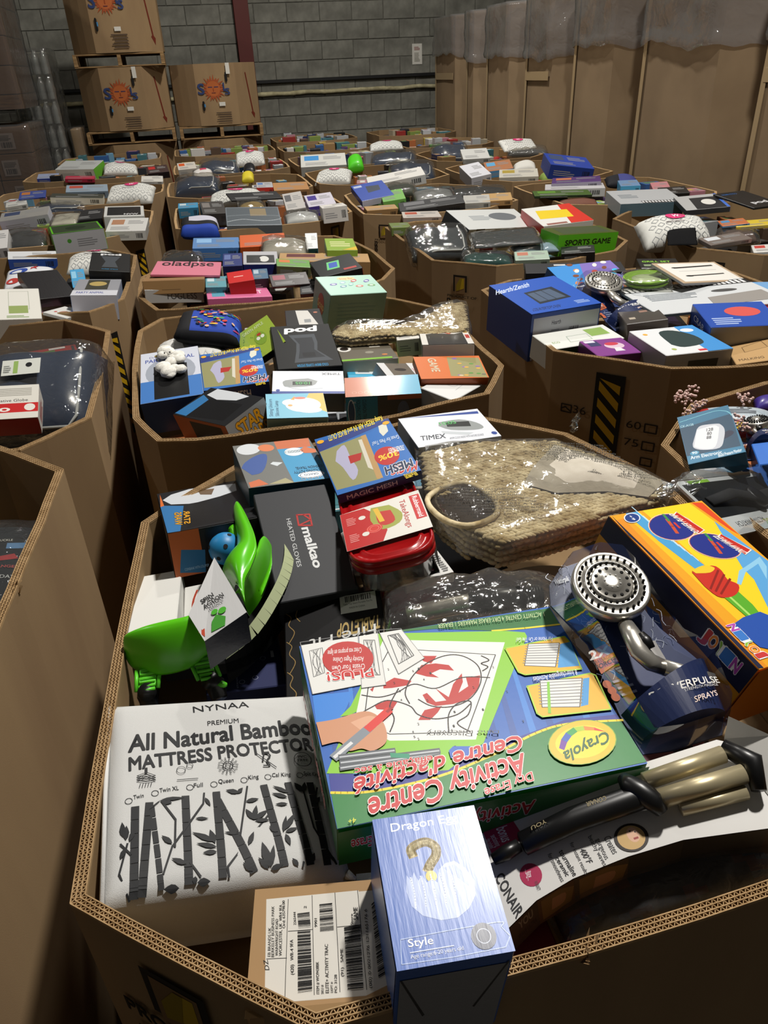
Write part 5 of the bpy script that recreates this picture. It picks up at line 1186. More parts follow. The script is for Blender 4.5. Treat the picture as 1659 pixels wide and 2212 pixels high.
# ------------------------------------------------------------------ sun-logo boxes on pallets
def pallet(loc, wd, dp, label, hgt=.13):
  r = tag(empty('pallet', loc), label, 'pallet', 'wooden pallets')
  m = MB()
  bevbox(m, -wd / 2, wd / 2, -.045, .045, 0, .014, .002)
  bd = m.mesh('deck_board', 'wood')
  for z in (0, hgt - .014):
    for k in range(7 if z else 4):
      nb = 7 if z else 4
      o = bpy.data.objects.new('deck_board', bd)
      COL.objects.link(o)
      o.parent = r
      o.location = (0, -dp / 2 + .05 + (dp - .1) * k / (nb - 1), z)
  m = MB()
  bevbox(m, -.02, .02, -dp / 2, dp / 2, 0, hgt - .028, .002)
  st = m.mesh('stringer', 'wood')
  for x in (-wd / 2 + .02, 0, wd / 2 - .02):
    o = bpy.data.objects.new('stringer', st)
    COL.objects.link(o)
    o.parent = r
    o.location = (x, 0, .014)
  return r
def sun_box(loc, label, hgt=.63, ht='filled', skew=0.0):
  x, y, z = loc
  r = tag(empty('sun_logo_bin', loc, (0, 0, skew)), label, 'bin', 'octagonal bins with the orange sun logo')
  P0 = [(px, py) for px, py in octo(-.49, .49, -.5, .5, .26)]
  m = MB()
  P, _ = subdiv(P0, .1, .03, 3)
  I = inset(P, .012)
  n = len(P)
  for i in range(n):
    j = (i + 1) % n
    a, b, c, d = P[i], P[j], I[j], I[i]
    m.add([(*a, 0), (*b, 0), (*b, hgt), (*a, hgt)], [(0, 1, 2, 3)])
    m.add([(*a, hgt), (*b, hgt), (*c, hgt), (*d, hgt)], [(0, 1, 2, 3)], mi=1)
    m.add([(*d, hgt), (*c, hgt), (*c, .5), (*d, .5)], [(0, 1, 2, 3)])
  m.build('bin_wall', ['kraft', 'liner'], r)
  m = MB()
  prism(m, inset(P, .014), hgt - .1, hgt - .06)
  m.build('pad', 'kraft_in', r)
  a = Art((-.23, -.5, 0), (.46, 0, 0), (0, 0, hgt), (0, -1, 0), eps=.0006, base=.001)
  def warp(q):
    t = (q.x + .23) / .46
    return q + Vector((0, -math.sin(math.pi * max(0, min(1, t))) * .03 * .46 - .004, 0))
  a.warp = warp
  k = []
  for i in range(44):
    rad = (.135 if i % 2 == 0 else .088) * (1 + .12 * math.sin(i * 2.1))
    th = 2 * math.pi * i / 44 + (.05 if i % 4 else 0)
    k.append((.42 + rad * math.cos(th) / .46, .60 + rad * math.sin(th) / hgt))
  a.poly(k, '9a4a24')
  a.circ(.42, .60, .078, 'ac5c2c')
  a.rect(.29, .62, .40, .635, '41304c')
  a.rect(.44, .62, .55, .635, '41304c')
  a.rect(.41, .56, .43, .61, '8f3d18')
  a.rect(.37, .53, .47, .54, '5c2a30')
  a.text('S', .04, .52, .15, .17, '2b3a66', bold=.05)
  a.text('L', .67, .56, .10, .13, '2b3a66', bold=.05)
  a.text('S', .70, .50, .12, .10, '2b3a66', bold=.05)
  for q in range(5):
    a.rect(.42 + .03 * (q % 3), .20 - q * .036, .80, .215 - q * .036, '4a3a2c')
  for (hx, hy) in ((.16, .33), (.80, .78)):
    a.poly([(hx - .03 + .03 * math.cos(t_ * .5236), hy + (.05 if 0 < t_ < 6 else -.05) + .03 * math.sin(t_ * .5236)) for t_ in range(12)], '0c0906')
  a.rect(.145, .31, .175, .36, '3f7fae')
  a.done(r, 'printed_logo', 'ink')
  a = Art((.28, -.465, 0), (.16, .16, 0), (0, 0, hgt), (.7, -.7, 0), eps=.0006, base=.002)
  a.poly([(.44, .84), (.72, .2), (.64, .18), (.86, .08), (.92, .16), (.82, .19), (.52, .84)], '6a2a1c', clip=False)
  a.done(r, 'printed_arrow', 'ink')
  m = MB()
  bevbox(m, .13, .175, -.535, -.531, hgt - .11, hgt + .0, .0005, 'cfccc2')
  if 'tagged' in ht: m.build('paper_tag', 'matte', r)
  m = MB()
  bevbox(m, .01, .08, -.53, -.527, .2, .24, .0005, 'cfccc2')
  m.build('shipping_label', 'matte', r)
  return r
YS = 10.6
pallet((-.62, YS, 1.06), 1.0, 1.0, 'wooden pallet under the lower left sun logo bin')
sun_box((-.62, YS, 1.195), 'sun logo bin standing between two pallets, left of the red column', .63, 'tagged')
pallet((-.60, YS, 1.828), .98, 1.0, 'wooden pallet on top of the lower left sun logo bin')
sun_box((-.60, YS, 1.963), 'topmost sun logo bin, cut by the top of the picture', .8, '')
pallet((.42, YS, 1.06), .98, 1.0, 'wooden pallet under the sun logo bin next to the red column')
sun_box((.42, YS, 1.195), 'open sun logo bin beside the red column, items above its rim', .63, 'tagged')
for x, s_ in ((-.62, 'left'), (.42, 'right')):
  r = sun_box((x, YS, .13), 'lowest sun logo bin of the %s stack, hidden behind the open bins' % s_, .92, '')
  pallet((x, YS, 0), 1.05, 1.0, 'wooden pallet on the floor under the %s sun logo stack' % s_)

# ------------------------------------------------------------------ wrapped pallet loads at the left
def wrapped_load(loc, nx, ny, nzc, label, seed):
  r = tag(empty('wrapped_pallet_load', loc), label, 'pallet load', 'film wrapped pallet loads at the left')
  cw, cd, ch = .36, .5, .235
  m = MB()
  bevbox(m, -cw / 2 + .004, cw / 2 - .004, -cd / 2 + .004, cd / 2 - .004, 0, ch - .005, .006)
  cm = m.mesh('carton', 'kraft')
  m = MB()
  bevbox(m, -nx * cw / 2, nx * cw / 2, -ny * cd / 2, ny * cd / 2, 0, .12, .004)
  m.build('pallet_base', 'wood', r)
  g = random.Random(seed)
  for i in range(nx):
    for j in range(ny):
      for k in range(nzc):
        o = bpy.data.objects.new('carton', cm)
        COL.objects.link(o)
        o.parent = r
        o.location = ((i - (nx - 1) / 2) * cw + g.uniform(-.004, .004), (j - (ny - 1) / 2) * cd, .125 + k * ch)
        if j == 0 or i == nx - 1:
          a = Art((-.1 + g.uniform(-.04, .04), -cd / 2 - .002, .04), (.15, 0, 0), (0, 0, .14), (0, -1, 0), eps=.0008, base=.001)
          a.rect(0, 0, 1, 1, 'b9b4a9')
          a.greek(.1, .55, .8, .35, 4, '5d5850', seed=i + k)
          a.bars([(.15, .1), (.85, .1), (.85, .45), (.15, .45)], 12, '3a362f', seed=k)
          a.done(o, 'shipping_label', 'matte')
  m = wrapbox(nx * cw, ny * cd, nzc * ch + .13, seed)
  m.build('stretch_film', 'stretch', r)
  return r
wrapped_load((-2.21, 9.15, 1.50), 4, 2, 5, 'film wrapped load of brown cartons, upper tier at the left edge', 5)
wrapped_load((-2.21, 9.15, .06), 4, 2, 5, 'film wrapped load of brown cartons, lower tier at the left edge', 6)
def bottles():
  r = tag(empty('bottle_pallet_load', (-1.53, 10.1, 0)), 'tall film wrapped stack of clear plastic bottles left of the sun logo bins', 'pallet load')
  m = MB()
  bevbox(m, -.22, .22, -.34, .34, 0, .12, .004)
  m.build('pallet_base', 'wood', r)
  m = MB()
  lathe(m, [(.034, 0), (.037, .01), (.037, .06), (.033, .07), (.037, .08), (.037, .14), (.03, .17), (.014, .2), (.014, .225)], 10)
  bm = m.mesh('bottle', 'clearb')
  for k in range(8):
    for i in range(5):
      for j in range(2):
        o = bpy.data.objects.new('bottle', bm)
        COL.objects.link(o)
        o.parent = r
        o.location = (-.175 + i * .088, -.3 + j * .088, .14 + k * .235)
  m = wrapbox(.42, .66, 2.02, 4, .05, .02)
  m.build('stretch_film', 'film', r)
  m = MB()
  bevbox(m, -.2, .2, -.14, .32, .14, 1.98, .02, '5d6264')
  m.build('bottle_core', 'film', r)
bottles()
r = tag(empty('low_wrapped_carton', (-1.21, 10.1, 0)), 'low brown carton in crumpled film between the bottles and sun logo bins', 'carton')
m = MB()
bevbox(m, -.055, .055, -.2, .2, 0, 1.25, .01)
m.build('carton_body', 'kraft', r)
wrapbox(.11, .4, 1.26, 3, .06).build('stretch_film', 'film', r)
# ------------------------------------------------------------------ things in the nearest bin
def art_crayola(a):
  f = ART['crayola']
  a.rect(.001, .001, .999, .999, '1f5fb4')
  for i in range(14):   # pale streaks of the printed blue backdrop
    x = .05 + i * .066
    a.poly([(x, .25), (x + .012, .25), (x + .10, .98), (x + .07, .98)], ('3a7fd0', '2c54a0', '1c4fa0')[i % 3])
  a.poly(f['bl'], '2f7fd6')
  a.poly(f['gt'], '1d6b2b')
  a.line(f['yl2'], .003, 'e8d21c')
  a.poly(f['pb'], '27308c')
  a.poly(f['gb'], '1c7a31')
  a.line(a.smooth(f['yl']), .003, 'f2d21c')
  a.poly(f['lime'], '86c52c')
  a.poly(f['page'], 'e4e4e0')
  a.line(f['pageb'], .0012, '222222', closed=True)
  for k in range(7): a.poly(f['r%d' % k], 'b8231c')
  for k in range(6): a.curve(f['l%d' % k], .0015, '2a2020')
  g = random.Random(5)
  for i in range(26):
    x, y = g.uniform(.32, .72), g.uniform(.25, .8)
    a.text(str(g.randrange(1, 7)), x, y, .006, .012, '333333', ang=180)
  for k in ('p3', 'p2', 'p1'):
    a.poly(f[k], 'dcdcd8')
    a.line(f[k], .0008, '8b8b8b', closed=True)
  for k in (1, 2, 3):
    q = f['d%d' % k]
    a.line(q, .0008, '555555', closed=True)
    for i in range(7):
      t = (i + 1) / 8
      a.curve([(q[0][0] + (q[1][0] - q[0][0]) * t, q[0][1] + (q[1][1] - q[0][1]) * t), ((q[0][0] + q[2][0]) / 2 + g.uniform(-.02, .02), (q[0][1] + q[2][1]) / 2), (q[3][0] + (q[2][0] - q[3][0]) * t, q[3][1] + (q[2][1] - q[3][1]) * t)], .0006, '666666')
  a.ell4(f['circ'], 'b8221c')
  a.txt3('PLUS!', f['tp'], 'c81e1a', .03, edge='f4f4f2', ew=.03)
  a.txt3('Create Your Own', f['tq'], 'f0f0ee')
  a.txt3('Activity Pages Online', f['ty'], 'f0f0ee')
  a.txt3('Créez vos propres en ligne', f['tr'], 'f0f0ee')
  a.poly(a.smooth(f['hand']), 'c98e6a')
  a.poly(a.smooth(f['thumb']), 'd9a483')
  a.line(f['mk0'], .011, '7f8790')
  a.line([f['mk0'][0], ((f['mk0'][0][0] + f['mk0'][1][0]) / 2, (f['mk0'][0][1] + f['mk0'][1][1]) / 2)], .004, 'd9d9d9')
  a.line(f['mk1'], .010, 'd4281c')
  a.line(f['mkt'], .004, 'a01810')
  for k in ('ms0', 'ms1', 'ms2'):
    a.line(f[k], .007, '54595f')
    a.line(f[k], .002, 'b9bdc2')
  a.poly(f['mg'], '1c8f6a')
  a.poly(f['era'], '2a62c0')
  for k, b_ in (('i1', 'i1b'), ('i2', 'i2b')):
    a.poly(f[k], 'e8b020')
    a.line(f[k], .002, 'a8cf2c', closed=True)
    a.poly(f[b_], '3f95d2')
    a.poly(f[k + 'p'], 'dededa')
    q = f[k + 'p']
    a.line(q, .001, '333333', closed=True)
    for i in range(8):
      t = (i + .8) / 9
      a.line([(q[0][0] + (q[3][0] - q[0][0]) * t + .008, q[0][1] + (q[3][1] - q[0][1]) * t), (q[1][0] + (q[2][0] - q[1][0]) * t - .008, q[1][1] + (q[2][1] - q[1][1]) * t)], .0012, '8a8a8a')
  a.poly(f['i2g'], '7cc22c')
  a.ell4(f['oval'], '7da82a')
  a.ell4(f['oval'], 'f0b914', g=.97)
  a.ell4(f['oval2'], 'f7d530', g=.93)
  q = f['rb']
  for k, cc in enumerate(('6a2f9a', '2457b4', '2c9c4a', 'a8c82c', 'e8842a', 'd4352c')):
    t0, t1 = k / 6, (k + 1) / 6
    n = 4
    def mid(t):
      i = t * n
      j = min(int(i), n - 1)
      u = i - j
      o_, i_ = q[j], q[8 - j]
      o2, i2 = q[j + 1], q[8 - j - 1]
      return ((o_[0] + (o2[0] - o_[0]) * u, o_[1] + (o2[1] - o_[1]) * u), (i_[0] + (i2[0] - i_[0]) * u, i_[1] + (i2[1] - i_[1]) * u))
    (A_, B_), (C_, D_) = mid(t0), mid(t1)
    a.poly([A_, C_, D_, B_], cc)
  a.txt3('Crayola', f['tC'], '1d5c2c', .05)
  for k, t, b_ in (('t1', 'Activity Centre', .05), ('t2', "Centre d'activité", .05), ('t3', 'Dry Erase', .04), ('t4', 'effaçable à sec', .04)):
    a.txt3(t, f[k], 'c4161c', b_, edge='f2efe6', ew=.03)
  a.txt3('For Home or On The Go!', f['ts'], 'e8e8f0')
  a.txt3('8 Interchangeable Activities', f['tu'], 'e8e8f0')
  a.txt3('1 ACTIVITY CENTRE 4 DRY-ERASE MARKERS 1 ERASER', f['tv'], 'c8d8a0')
  a.txt3('4+', f['tw'], 'e6e02c')
  a.txt3('Dino Discovery', f['tx'], '444444')
  side(a, 'B')
  a.rect(.001, .001, .999, .999, '1a6a2b')
  a.text('Activity Centre', .62, .72, .42, .4, 'b8161c', ang=180, bold=.04, edge='e8e2d6')
  a.text('Dry Erase', .16, .7, .12, .3, 'b8161c', ang=180, bold=.04, edge='e8e2d6')
  side(a, 'R')
  a.text('Activity Centre', .2, .3, .6, .4, 'b8161c', bold=.04, edge='e8e2d6')
  side(a, 'L')
  a.greek(.1, .2, .8, .6, 5, 'c8d8a0')
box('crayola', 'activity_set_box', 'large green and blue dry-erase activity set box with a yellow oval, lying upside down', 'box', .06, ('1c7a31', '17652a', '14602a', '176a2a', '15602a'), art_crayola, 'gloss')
def art_dragon(a):
  f = ART['dragon']
  a.rect(.001, .001, .999, .999, '3b66b8')
  a.txt3('Dragon Egg', f['t1'], 'e6e9f2', .02)
  q = f['q']
  a.line(a.smooth(q), .0085, 'a89048')
  a.line(a.smooth(q), .004, 'c4b06a')
  a.circ(*f['qd'][0], .005, 'c8b828')
  a.poly(f['egg'], '9fb0dc')
  a.poly(f['egg2'], '7d93cc')
  for i in range(5):
    x = .25 + i * .09
    a.curve([(x, .35), (x + .015, .45), (x + .005, .55)], .0012, 'c5cfe8')
  a.line(a.smooth(f['fr'], 2), .0008, '9db2de', closed=True)
  a.txt3('Style', f['t2'], 'eef1f8', .02)
  a.line(f['un'], .0008, 'c9d4ee')
  a.txt3('Age range:6-20 years old', f['t3'], 'dfe6f6')
  a.circ(*f['bd'][0], .0105, '27324f')
  a.ring(*f['bd'][0], .006, .0006, 'b9c3d8')
  side(a, 'F')
  a.rect(.03, .001, .97, .88, '8f9094')
  a.poly([(.03, .88), (.05, .88), (.28, .35), (.26, .33)], '2a2a2c')
  a.poly([(.97, .9), (.95, .9), (.72, .35), (.74, .33)], '2a2a2c')
  side(a, 'L')
  a.rect(.02, .001, .98, .98, '3f68b6')
box('dragon', 'toy_egg_box', 'glossy blue toy egg box with a gold question mark, standing above its neighbours', 'box', .15, ('3b66b8', '3b66b8', '3558a0', '3b66b8', '3b66b8', '3b66b8'), art_dragon, 'shiny')
def art_kraft(a):
  f = ART['kraftlabel']
  a.rect(-.0, .0, 1, 1, 'a28159')
  a.poly([(.0, .0), (.06, .0), (.05, 1), (.0, 1)], '8f7149')
  a.poly(f['lab'], 'c9c4ba')
  a.poly(f['lab2'], 'd3cfc6')
  for k in ('v1', 'v2', 'v3', 'v4', 'h1', 'h2', 'h3'): a.line(f[k], .0006, '2a2826')
  T_ = dict(t1='DZ', t2='EB BRANDS UK', t3='BERKELEY BUSINESS PARK', t4='WAINWRIGHT ROAD', t5='WORCESTER, UK  WR4 9FA', t6='Ord: 635798.00', t7='(420)   WR-4 9FA', t8='2265444', t9='9901', u1='ITEM # WO9438BK', u2='SKU #', u3='ELITE+ ACTIVITY TRAC', u4='DEPT #', u5='PO: 3128', u6='(91)   SAME', u7='Store', u8='SAME', u9='(00) 0 0021276 121165176 6', x1='2')
  for k, t in T_.items(): a.txt3(t, f[k], '1f1e1c', .01)
  a.bars(f['b1'], 34, '161616', 3, along=1)
  a.bars(f['b2'], 16, '161616', 5, along=1)
  a.bars(f['b3'], 34, '161616', 7, along=1)
  a.bars(f['b4'], 16, '161616', 9, along=1)
  a.bars(f['b5'], 40, '161616', 11, along=1)
box('kraftlabel', 'shipping_carton', 'brown shipping carton with a large white barcode label left of the blue egg box', 'carton', .13, 'a28159', art_kraft, 'satin', bev=.004)
def bamboo():
  r, w, h = rootof('bamboo', 'mattress_protector_bag', 'white fabric mattress protector bag printed with black bamboo stalks', 'bag', .12)
  t = TT.get('bamboo', .12)
  w *= .975
  r.location.x += .003
  m = MB()
  n = 26
  def P(u, v, z):
    k = 1 - .018 * (1 - z) - .012 * math.sin(u * 9 + v * 5)
    return (u * w / 2 * (1 + .012 * nz(v * 3, z, 2)) , v * h / 2 * (1 + .01 * nz(u * 3, z, 4)), z * t)
  def top(x, y):
    u, v = 2 * x / w, 2 * y / h
    e = max(0, (1 - abs(u) ** 7) * (1 - abs(v) ** 5)) ** .35
    return t - .016 + .016 * e + .0022 * nz(x, y, 3, 14) * e
  vs, fs = [], []
  for i in range(n + 1):
    for j in range(n + 1):
      x, y = (i / n - .5) * w, (j / n - .5) * h
      vs.append((x, y, top(x, y)))
  idx = lambda i, j: i * (n + 1) + j
  for i in range(n):
    for j in range(n): fs.append((idx(i, j), idx(i + 1, j), idx(i + 1, j + 1), idx(i, j + 1)))
  ring = [(i, 0) for i in range(n)] + [(n, j) for j in range(n)] + [(n - i, n) for i in range(n)] + [(0, n - j) for j in range(n)]
  prev = [idx(*p) for p in ring]
  L = len(ring)
  for k in range(1, 6):
    z = (t - .016) * (1 - k / 5)
    cur = []
    for (i, j) in ring:
      x, y = (i / n - .5) * w, (j / n - .5) * h
      b_ = 1 - .012 * k + .012 * nz(x, y + z, 7, 18)
      cur.append(len(vs))
      vs.append((x * b_, y * b_, z))
    for q in range(L): fs.append((prev[q], cur[q], cur[(q + 1) % L], prev[(q + 1) % L]))
    prev = cur
  fs.append(tuple(prev))
  m.add(vs, fs, hexc('c9c9c7'), smooth=True)
  m.build('fabric_cover', 'cloth', r)
  m = MB()
  for sx, sy in ((-1, -1), (1, -1), (-1, 1)):
    tube(m, [(sx * w / 2 * .985, sy * h / 2 * .985, t - .018), (sx * (w / 2 + .006), sy * (h / 2 + .006), t - .016)], [.006, .002], 6, 'd0d0ce')
  tube(m, [(-w / 2 * 1.0, -h / 2 * .98, t - .014), (-w / 2 * 1.01, 0, t - .012), (-w / 2 * 1.0, h / 2 * .98, t - .014)], .0028, 6, 'd6d6d4')
  m.build('seam', 'cloth', r)['kind'] = 'stuff'
  f = ART['bamboo']
  a = face_art(w, h, 0, eps=.00001)
  a.warp = lambda p: Vector((p.x, p.y, top(max(-w / 2, min(w / 2, p.x)), max(-h / 2, min(h / 2, p.y))) + p.z + .0004))
  K = '1c1d1f'
  a.txt3('NYNAA', f['t1'], K)
  a.txt3('PREMIUM', f['t2'], K)
  a.txt3('All Natural Bamboo', f['t3'], K, .058)
  a.txt3('MATTRESS PROTECTOR', f['t4'], K, .058)
  for i, t_ in enumerate(('Twin', 'Twin XL', 'Full', 'Queen', 'King', 'Cal King', 'Split King')):
    a.txt3(t_, f['s%d' % i], K, .02)
    a.ring(*f['o'][i], .0042, .0007, K)
  for i in range(9):
    (x0, y0), (x1, y1) = f['k%d' % i]
    ns = 6 if i != 4 else 5
    for k in range(ns):
      t0, t1 = k / ns + .02, (k + 1) / ns - .02
      a.line([(x0 + (x1 - x0) * t0, y0 + (y1 - y0) * t0), (x0 + (x1 - x0) * (t0 + t1) / 2, y0 + (y1 - y0) * (t0 + t1) / 2), (x0 + (x1 - x0) * t1, y0 + (y1 - y0) * t1)], .0088 if i != 2 else .006, K)
  i = 0
  while 'w%d' % i in f:
    q = f['w%d' % i]
    a.line(q, .0022, K)
    i += 1
  i = 0
  while 'f%d' % i in f:
    (x0, y0), (x1, y1) = f['f%d' % i]
    wd = f['_lw'][i][0] / 2.5136 * .00034
    dx, dy = (x1 - x0) * w, (y1 - y0) * h
    L = math.hypot(dx, dy)
    nx, ny = -dy / L * wd / w, dx / L * wd / h
    pts = [(x0, y0)] + [(x0 + (x1 - x0) * u + nx * s_, y0 + (y1 - y0) * u + ny * s_) for u, s_ in ((.25, .8), (.5, 1), (.75, .6))] + [(x1, y1)] + [(x0 + (x1 - x0) * u - nx * s_, y0 + (y1 - y0) * u - ny * s_) for u, s_ in ((.75, .6), (.5, 1), (.25, .8))]
    a.poly(pts, K)
    i += 1
  x0, y0 = f['i1'][0]
  x1, y1 = f['i1'][1]
  for k in range(3): a.line([(x0, y0 + .012 * k), ((x0 + x1) / 2, y0 + .012 * k - .012), (x1, y1 + .012 * k), ((x0 + x1) / 2, y0 + .012 * k + .014)], .0009, K, closed=True)
  for k in range(5): a.line([(x0 + .012 * k + .01, y0 - .035), (x0 + .012 * k + .015, y0 - .018)], .0008, K)
  a.line([f['i1y'][0], (f['i1y'][1][0], f['i1y'][1][1] + .012)], .003, K)
  a.line(f['i2'], .001, K)
  for k in ('d1', 'd2'): a.ring(*f[k][0], .0055 if k == 'd1' else .004, .0007, K)
  cx, cy = f['sun'][0]
  a.ring(cx, cy, .0065, .0012, K)
  a.ring(cx, cy, .0035, .001, K)
  for k in range(14):
    u = 2 * math.pi * k / 14
    a.line([(cx + .0065 / w * math.cos(u), cy + .0065 / h * math.sin(u)), (cx + .0105 / w * math.cos(u), cy + .0105 / h * math.sin(u))], .0007, K)
    a.ring(cx + .0113 / w * math.cos(u), cy + .0113 / h * math.sin(u), .0012, .0006, K, 8)
  (nx_, ny_), pa, pb = f['nose']
  a.curve([(nx_ - .02, ny_ + .0), (nx_ - .005, ny_ + .045), (nx_ + .02, ny_ + .03), (nx_, ny_), (nx_ + .01, ny_ - .025), (nx_ - .02, ny_ - .025)], .002, K)
  a.line([pa, pb], .0012, K)
  cx, cy = f['pvc'][0]
  a.ring(cx, cy, .0115, .0009, K)
  a.text('PVC', cx - .022, cy + .008, .044, .014, K, bold=.02)
  a.text('FREE', cx - .026, cy - .012, .052, .014, K, bold=.02)
  a.done(r, 'printed_artwork', 'ink')
bamboo()
def art_gloves(a):
  f = ART['gloves']
  a.txt3('HEATED GLOVES', f['t1'], 'c9cacc', .0)
  a.txt3('malkao', f['t2'], 'd6d7d8', .07)
  q = f['lg']
  a.line([q[0], q[1], q[2], q[3]], .003, 'b02a26', closed=True)
  a.line([q[0], ((q[1][0] + q[2][0]) / 2, (q[1][1] + q[2][1]) / 2), ((q[2][0] + q[3][0]) / 2, (q[2][1] + q[3][1]) / 2), q[2]], .003, 'b02a26')
box('gloves', 'glove_box', 'flat dark grey heated glove box with white lettering', 'box', .07, ('36373a', '2c2d30', '2c2d30', '2c2d30', '303134'), art_gloves, 'satin')
def art_fire(a):
  f = ART['firepit']
  a.txt3('TABLETOP', f['t1'], 'b39a63', .05)
  a.txt3('Fire Pit', f['t3'], 'd8d8d6', .0)
  for k in range(4):
    y = .1 + .28 * k
    a.curve([(.98, y), (.93, y + .05), (.955, y + .12), (.9, y + .2), (.96, y + .3)], .0012, '9c7f4d')
  a.curve([(.9, .0), (.86, .06), (.88, .14), (.84, .2)], .0012, '9c7f4d')
  q = [(.05, .02), (.42, .02), (.42, .2), (.05, .2)]
  a.poly(q, 'd9d8d4')
  a.text('Table Top Smart Portable Fire Pit', .39, .12, .3, .02, '333333', ang=180)
  a.text('MADE IN CHINA', .33, .16, .16, .018, '333333', ang=180)
  a.bars([(.1, .03), (.37, .03), (.37, .09), (.1, .09)], 22)
box('firepit', 'fire_pit_box', 'black tabletop fire pit box with gold lettering, half under the activity set', 'box', .08, ('151415', '0e0e0f', '0e0e0f', '121212', '121212'), art_fire, 'satin')
def art_sw(key):
  def fn(a):
    f = ART[key]
    a.rect(.001, .001, .999, .999, '141518')
    a.poly(f['blu'], '2f6fa6')
    if 'org' in f: a.poly(f['org'], 'd06a2c')
    a.poly(f['wht'], 'c9cdd2')
    if 'vis' in f: a.poly(f['vis'], '6d5a48')
    a.poly(f['win'], '07070a')
    if 't1' in f:
      a.txt3('WARS', f['t1'], 'd89a1c', .05, edge='101010')
      a.txt3('STAR', f['t2'], 'd89a1c', .05, edge='101010')
    side(a, 'F')
    if key == 'sw1':
      a.rect(0.001, 0, .3, .998, 'b35a2a')
      a.poly([(.05, .1), (.3, .0), (.33, .5), (.1, .6)], '2b6590')
      a.rect(.36, .05, .95, .95, '0a0a0c')
      a.poly([(.5, .2), (.75, .25), (.8, .6), (.55, .55)], '6c2420')
      a.text('COINBANK WITH LOLLIPOP', .1, .12, .24, .06, '9cc0dc')
    else:
      a.rect(.0, 0, 1, 1, '8b8a88')
      a.text('STAR', .2, .5, .62, .36, 'd08f1c', bold=.07, edge='141414')
      a.text('WARS', .25, .08, .62, .36, 'd08f1c', bold=.07, edge='141414')
    side(a, 'R')
    a.rect(.0, 0, 1, 1, '8b8a88')
    a.text('STAR', .3, .5, .6, .36, 'd08f1c', bold=.07, edge='141414')
    a.text('WARS', .3, .08, .6, .36, 'd08f1c', bold=.07, edge='141414')
    side(a, 'L')
    a.rect(.0, 0, 1, 1, 'b35a2a' if key == 'sw2' else '12161e')
    a.rect(.3, .1, .9, .9, '101012')
  return fn
box('sw1', 'coin_bank_box', 'black and blue coin bank box with orange corner, behind the green scoops', 'box', .08, ('141518', '1a1614', '15161a', '15161a', '15161a'), art_sw('sw1'), 'gloss')
box('white1', 'small_white_box', 'plain white box against the left wall of the nearest bin', 'box', .06, 'd6d5d0', None, 'satin')
box('white2', 'small_white_box', 'lower plain white box tucked beside the larger plain white one', 'box', .05, 'd0cfca', None, 'satin')
def art_graco(a):
  f = ART['graco1']
  a.rect(.001, .001, .999, .999, '6d6d68')
  a.poly(f['gry'], '6d6e6b')
  a.poly(f['blu'], '3f93bf')
  a.poly(f['org'], 'c06a45')
  a.poly(f['orl'], 'b8623e')
  a.poly(f['sand'], 'a29c78')
  a.ell4((f['ov'][0], f['ov'][1], f['ov'][2], f['ov'][3]), 'c9cdd0')
  a.ell4(f['oo'], 'cf7a50')
  a.poly(a.smooth(f['bl'], 3), '3c5796')
  a.poly(f['wt'], 'c9d0d4')
  a.poly(f['ora'], 'c56a44')
  a.ell4(f['ov2'], 'd8e2e6')
  a.poly(f['arr'], 'c87048')
  for i in range(5): a.ring(.0 + f['ov2'][0][0] + (f['ov2'][1][0] - f['ov2'][0][0]) * (i + 1) / 6, (f['ov2'][2][1] + f['ov2'][3][1]) / 2, .006, .001, '2a4c60', 10)
  a.ell4(f['lg'], 'e4e8ea')
  a.ell4(f['lg'], '2a4c70', g=.88)
  a.ell4(f['lg'], 'e4e8ea', g=.82)
  q = f['lg']
  a.text('GRACO', max(q[0][0], q[1][0]) * .5 + min(q[0][0], q[1][0]) * .5 - .085, (q[2][1] + q[3][1]) / 2 - .02, .17, .04, '2a4c70', bold=.03)
  a.txt3('FOLDING POTTY', f['t2'], '17324a', .01)
  a.txt3('CUSHION TRAVEL', f['t1'], '17324a', .01)
  for i in range(5): a.ring(.05 + .075 * i, .955, .0045, .0007, 'e0b8a0', 10)
  side(a, 'B')
  a.rect(.001, .001, .999, .999, '1b4a5c')
  side(a, 'L')
  a.rect(.001, .001, .999, .999, '175064')
box('graco1', 'folding_potty_box', 'blue, grey and orange folding potty box at the far side of the nearest bin', 'box', .1, ('6d6e6b', '1b4a5c', '17404e', '1b4a5c', '17404e'), art_graco, 'gloss')
def art_mesh(a):
  f = ART['mesh1']
  a.rect(.001, .001, .999, .999, '2563ac')
  a.poly(f['blue'], '2468b4')
  a.poly(f['pic'], '8c8a5e')
  a.poly(f['dn'], 'c9c4b4')
  a.poly(f['wood'], 'b08c58')
  a.poly(a.smooth(f['wom'], 3), 'a8a6c0')
  a.poly(f['red'], 'a8241c')
  a.poly(f['bord'], '26387c')
  a.poly(f['dog'], 'd2d2c4')
  a.ell4(f['ov'], 'b4201c')
  a.txt3('30%', f['t4'], 'f2c832', .04)
  a.txt3('STRONGER MAGNETS', f['t5'], 'f0f0f0', .03)
  a.txt3('MAGIC', f['t1'], 'b41c1c', .08, edge='f0f0f0')
  a.txt3('MESH', f['t2'], '16264a', .08, edge='f0f0f0')
  a.txt3('NEW and IMPROVED', f['t3'], 'f0d020', .03)
  a.txt3('Keep FRESH AIR IN and BUGS OUT!', f['t0'], 'ead23c', .03)
  a.txt3('Great for Pets Too!', f['t6'], 'dfe8f4')
  a.circ(.06, .08, .007, 'e8a41c')
  a.circ(.94, .08, .007, 'e8a41c')
  side(a, 'B')
  a.rect(.001, .001, .999, .999, '1a2a5c')
  a.text('MAGIC MESH', .1, .2, .6, .5, 'c8c8d0', bold=.04)
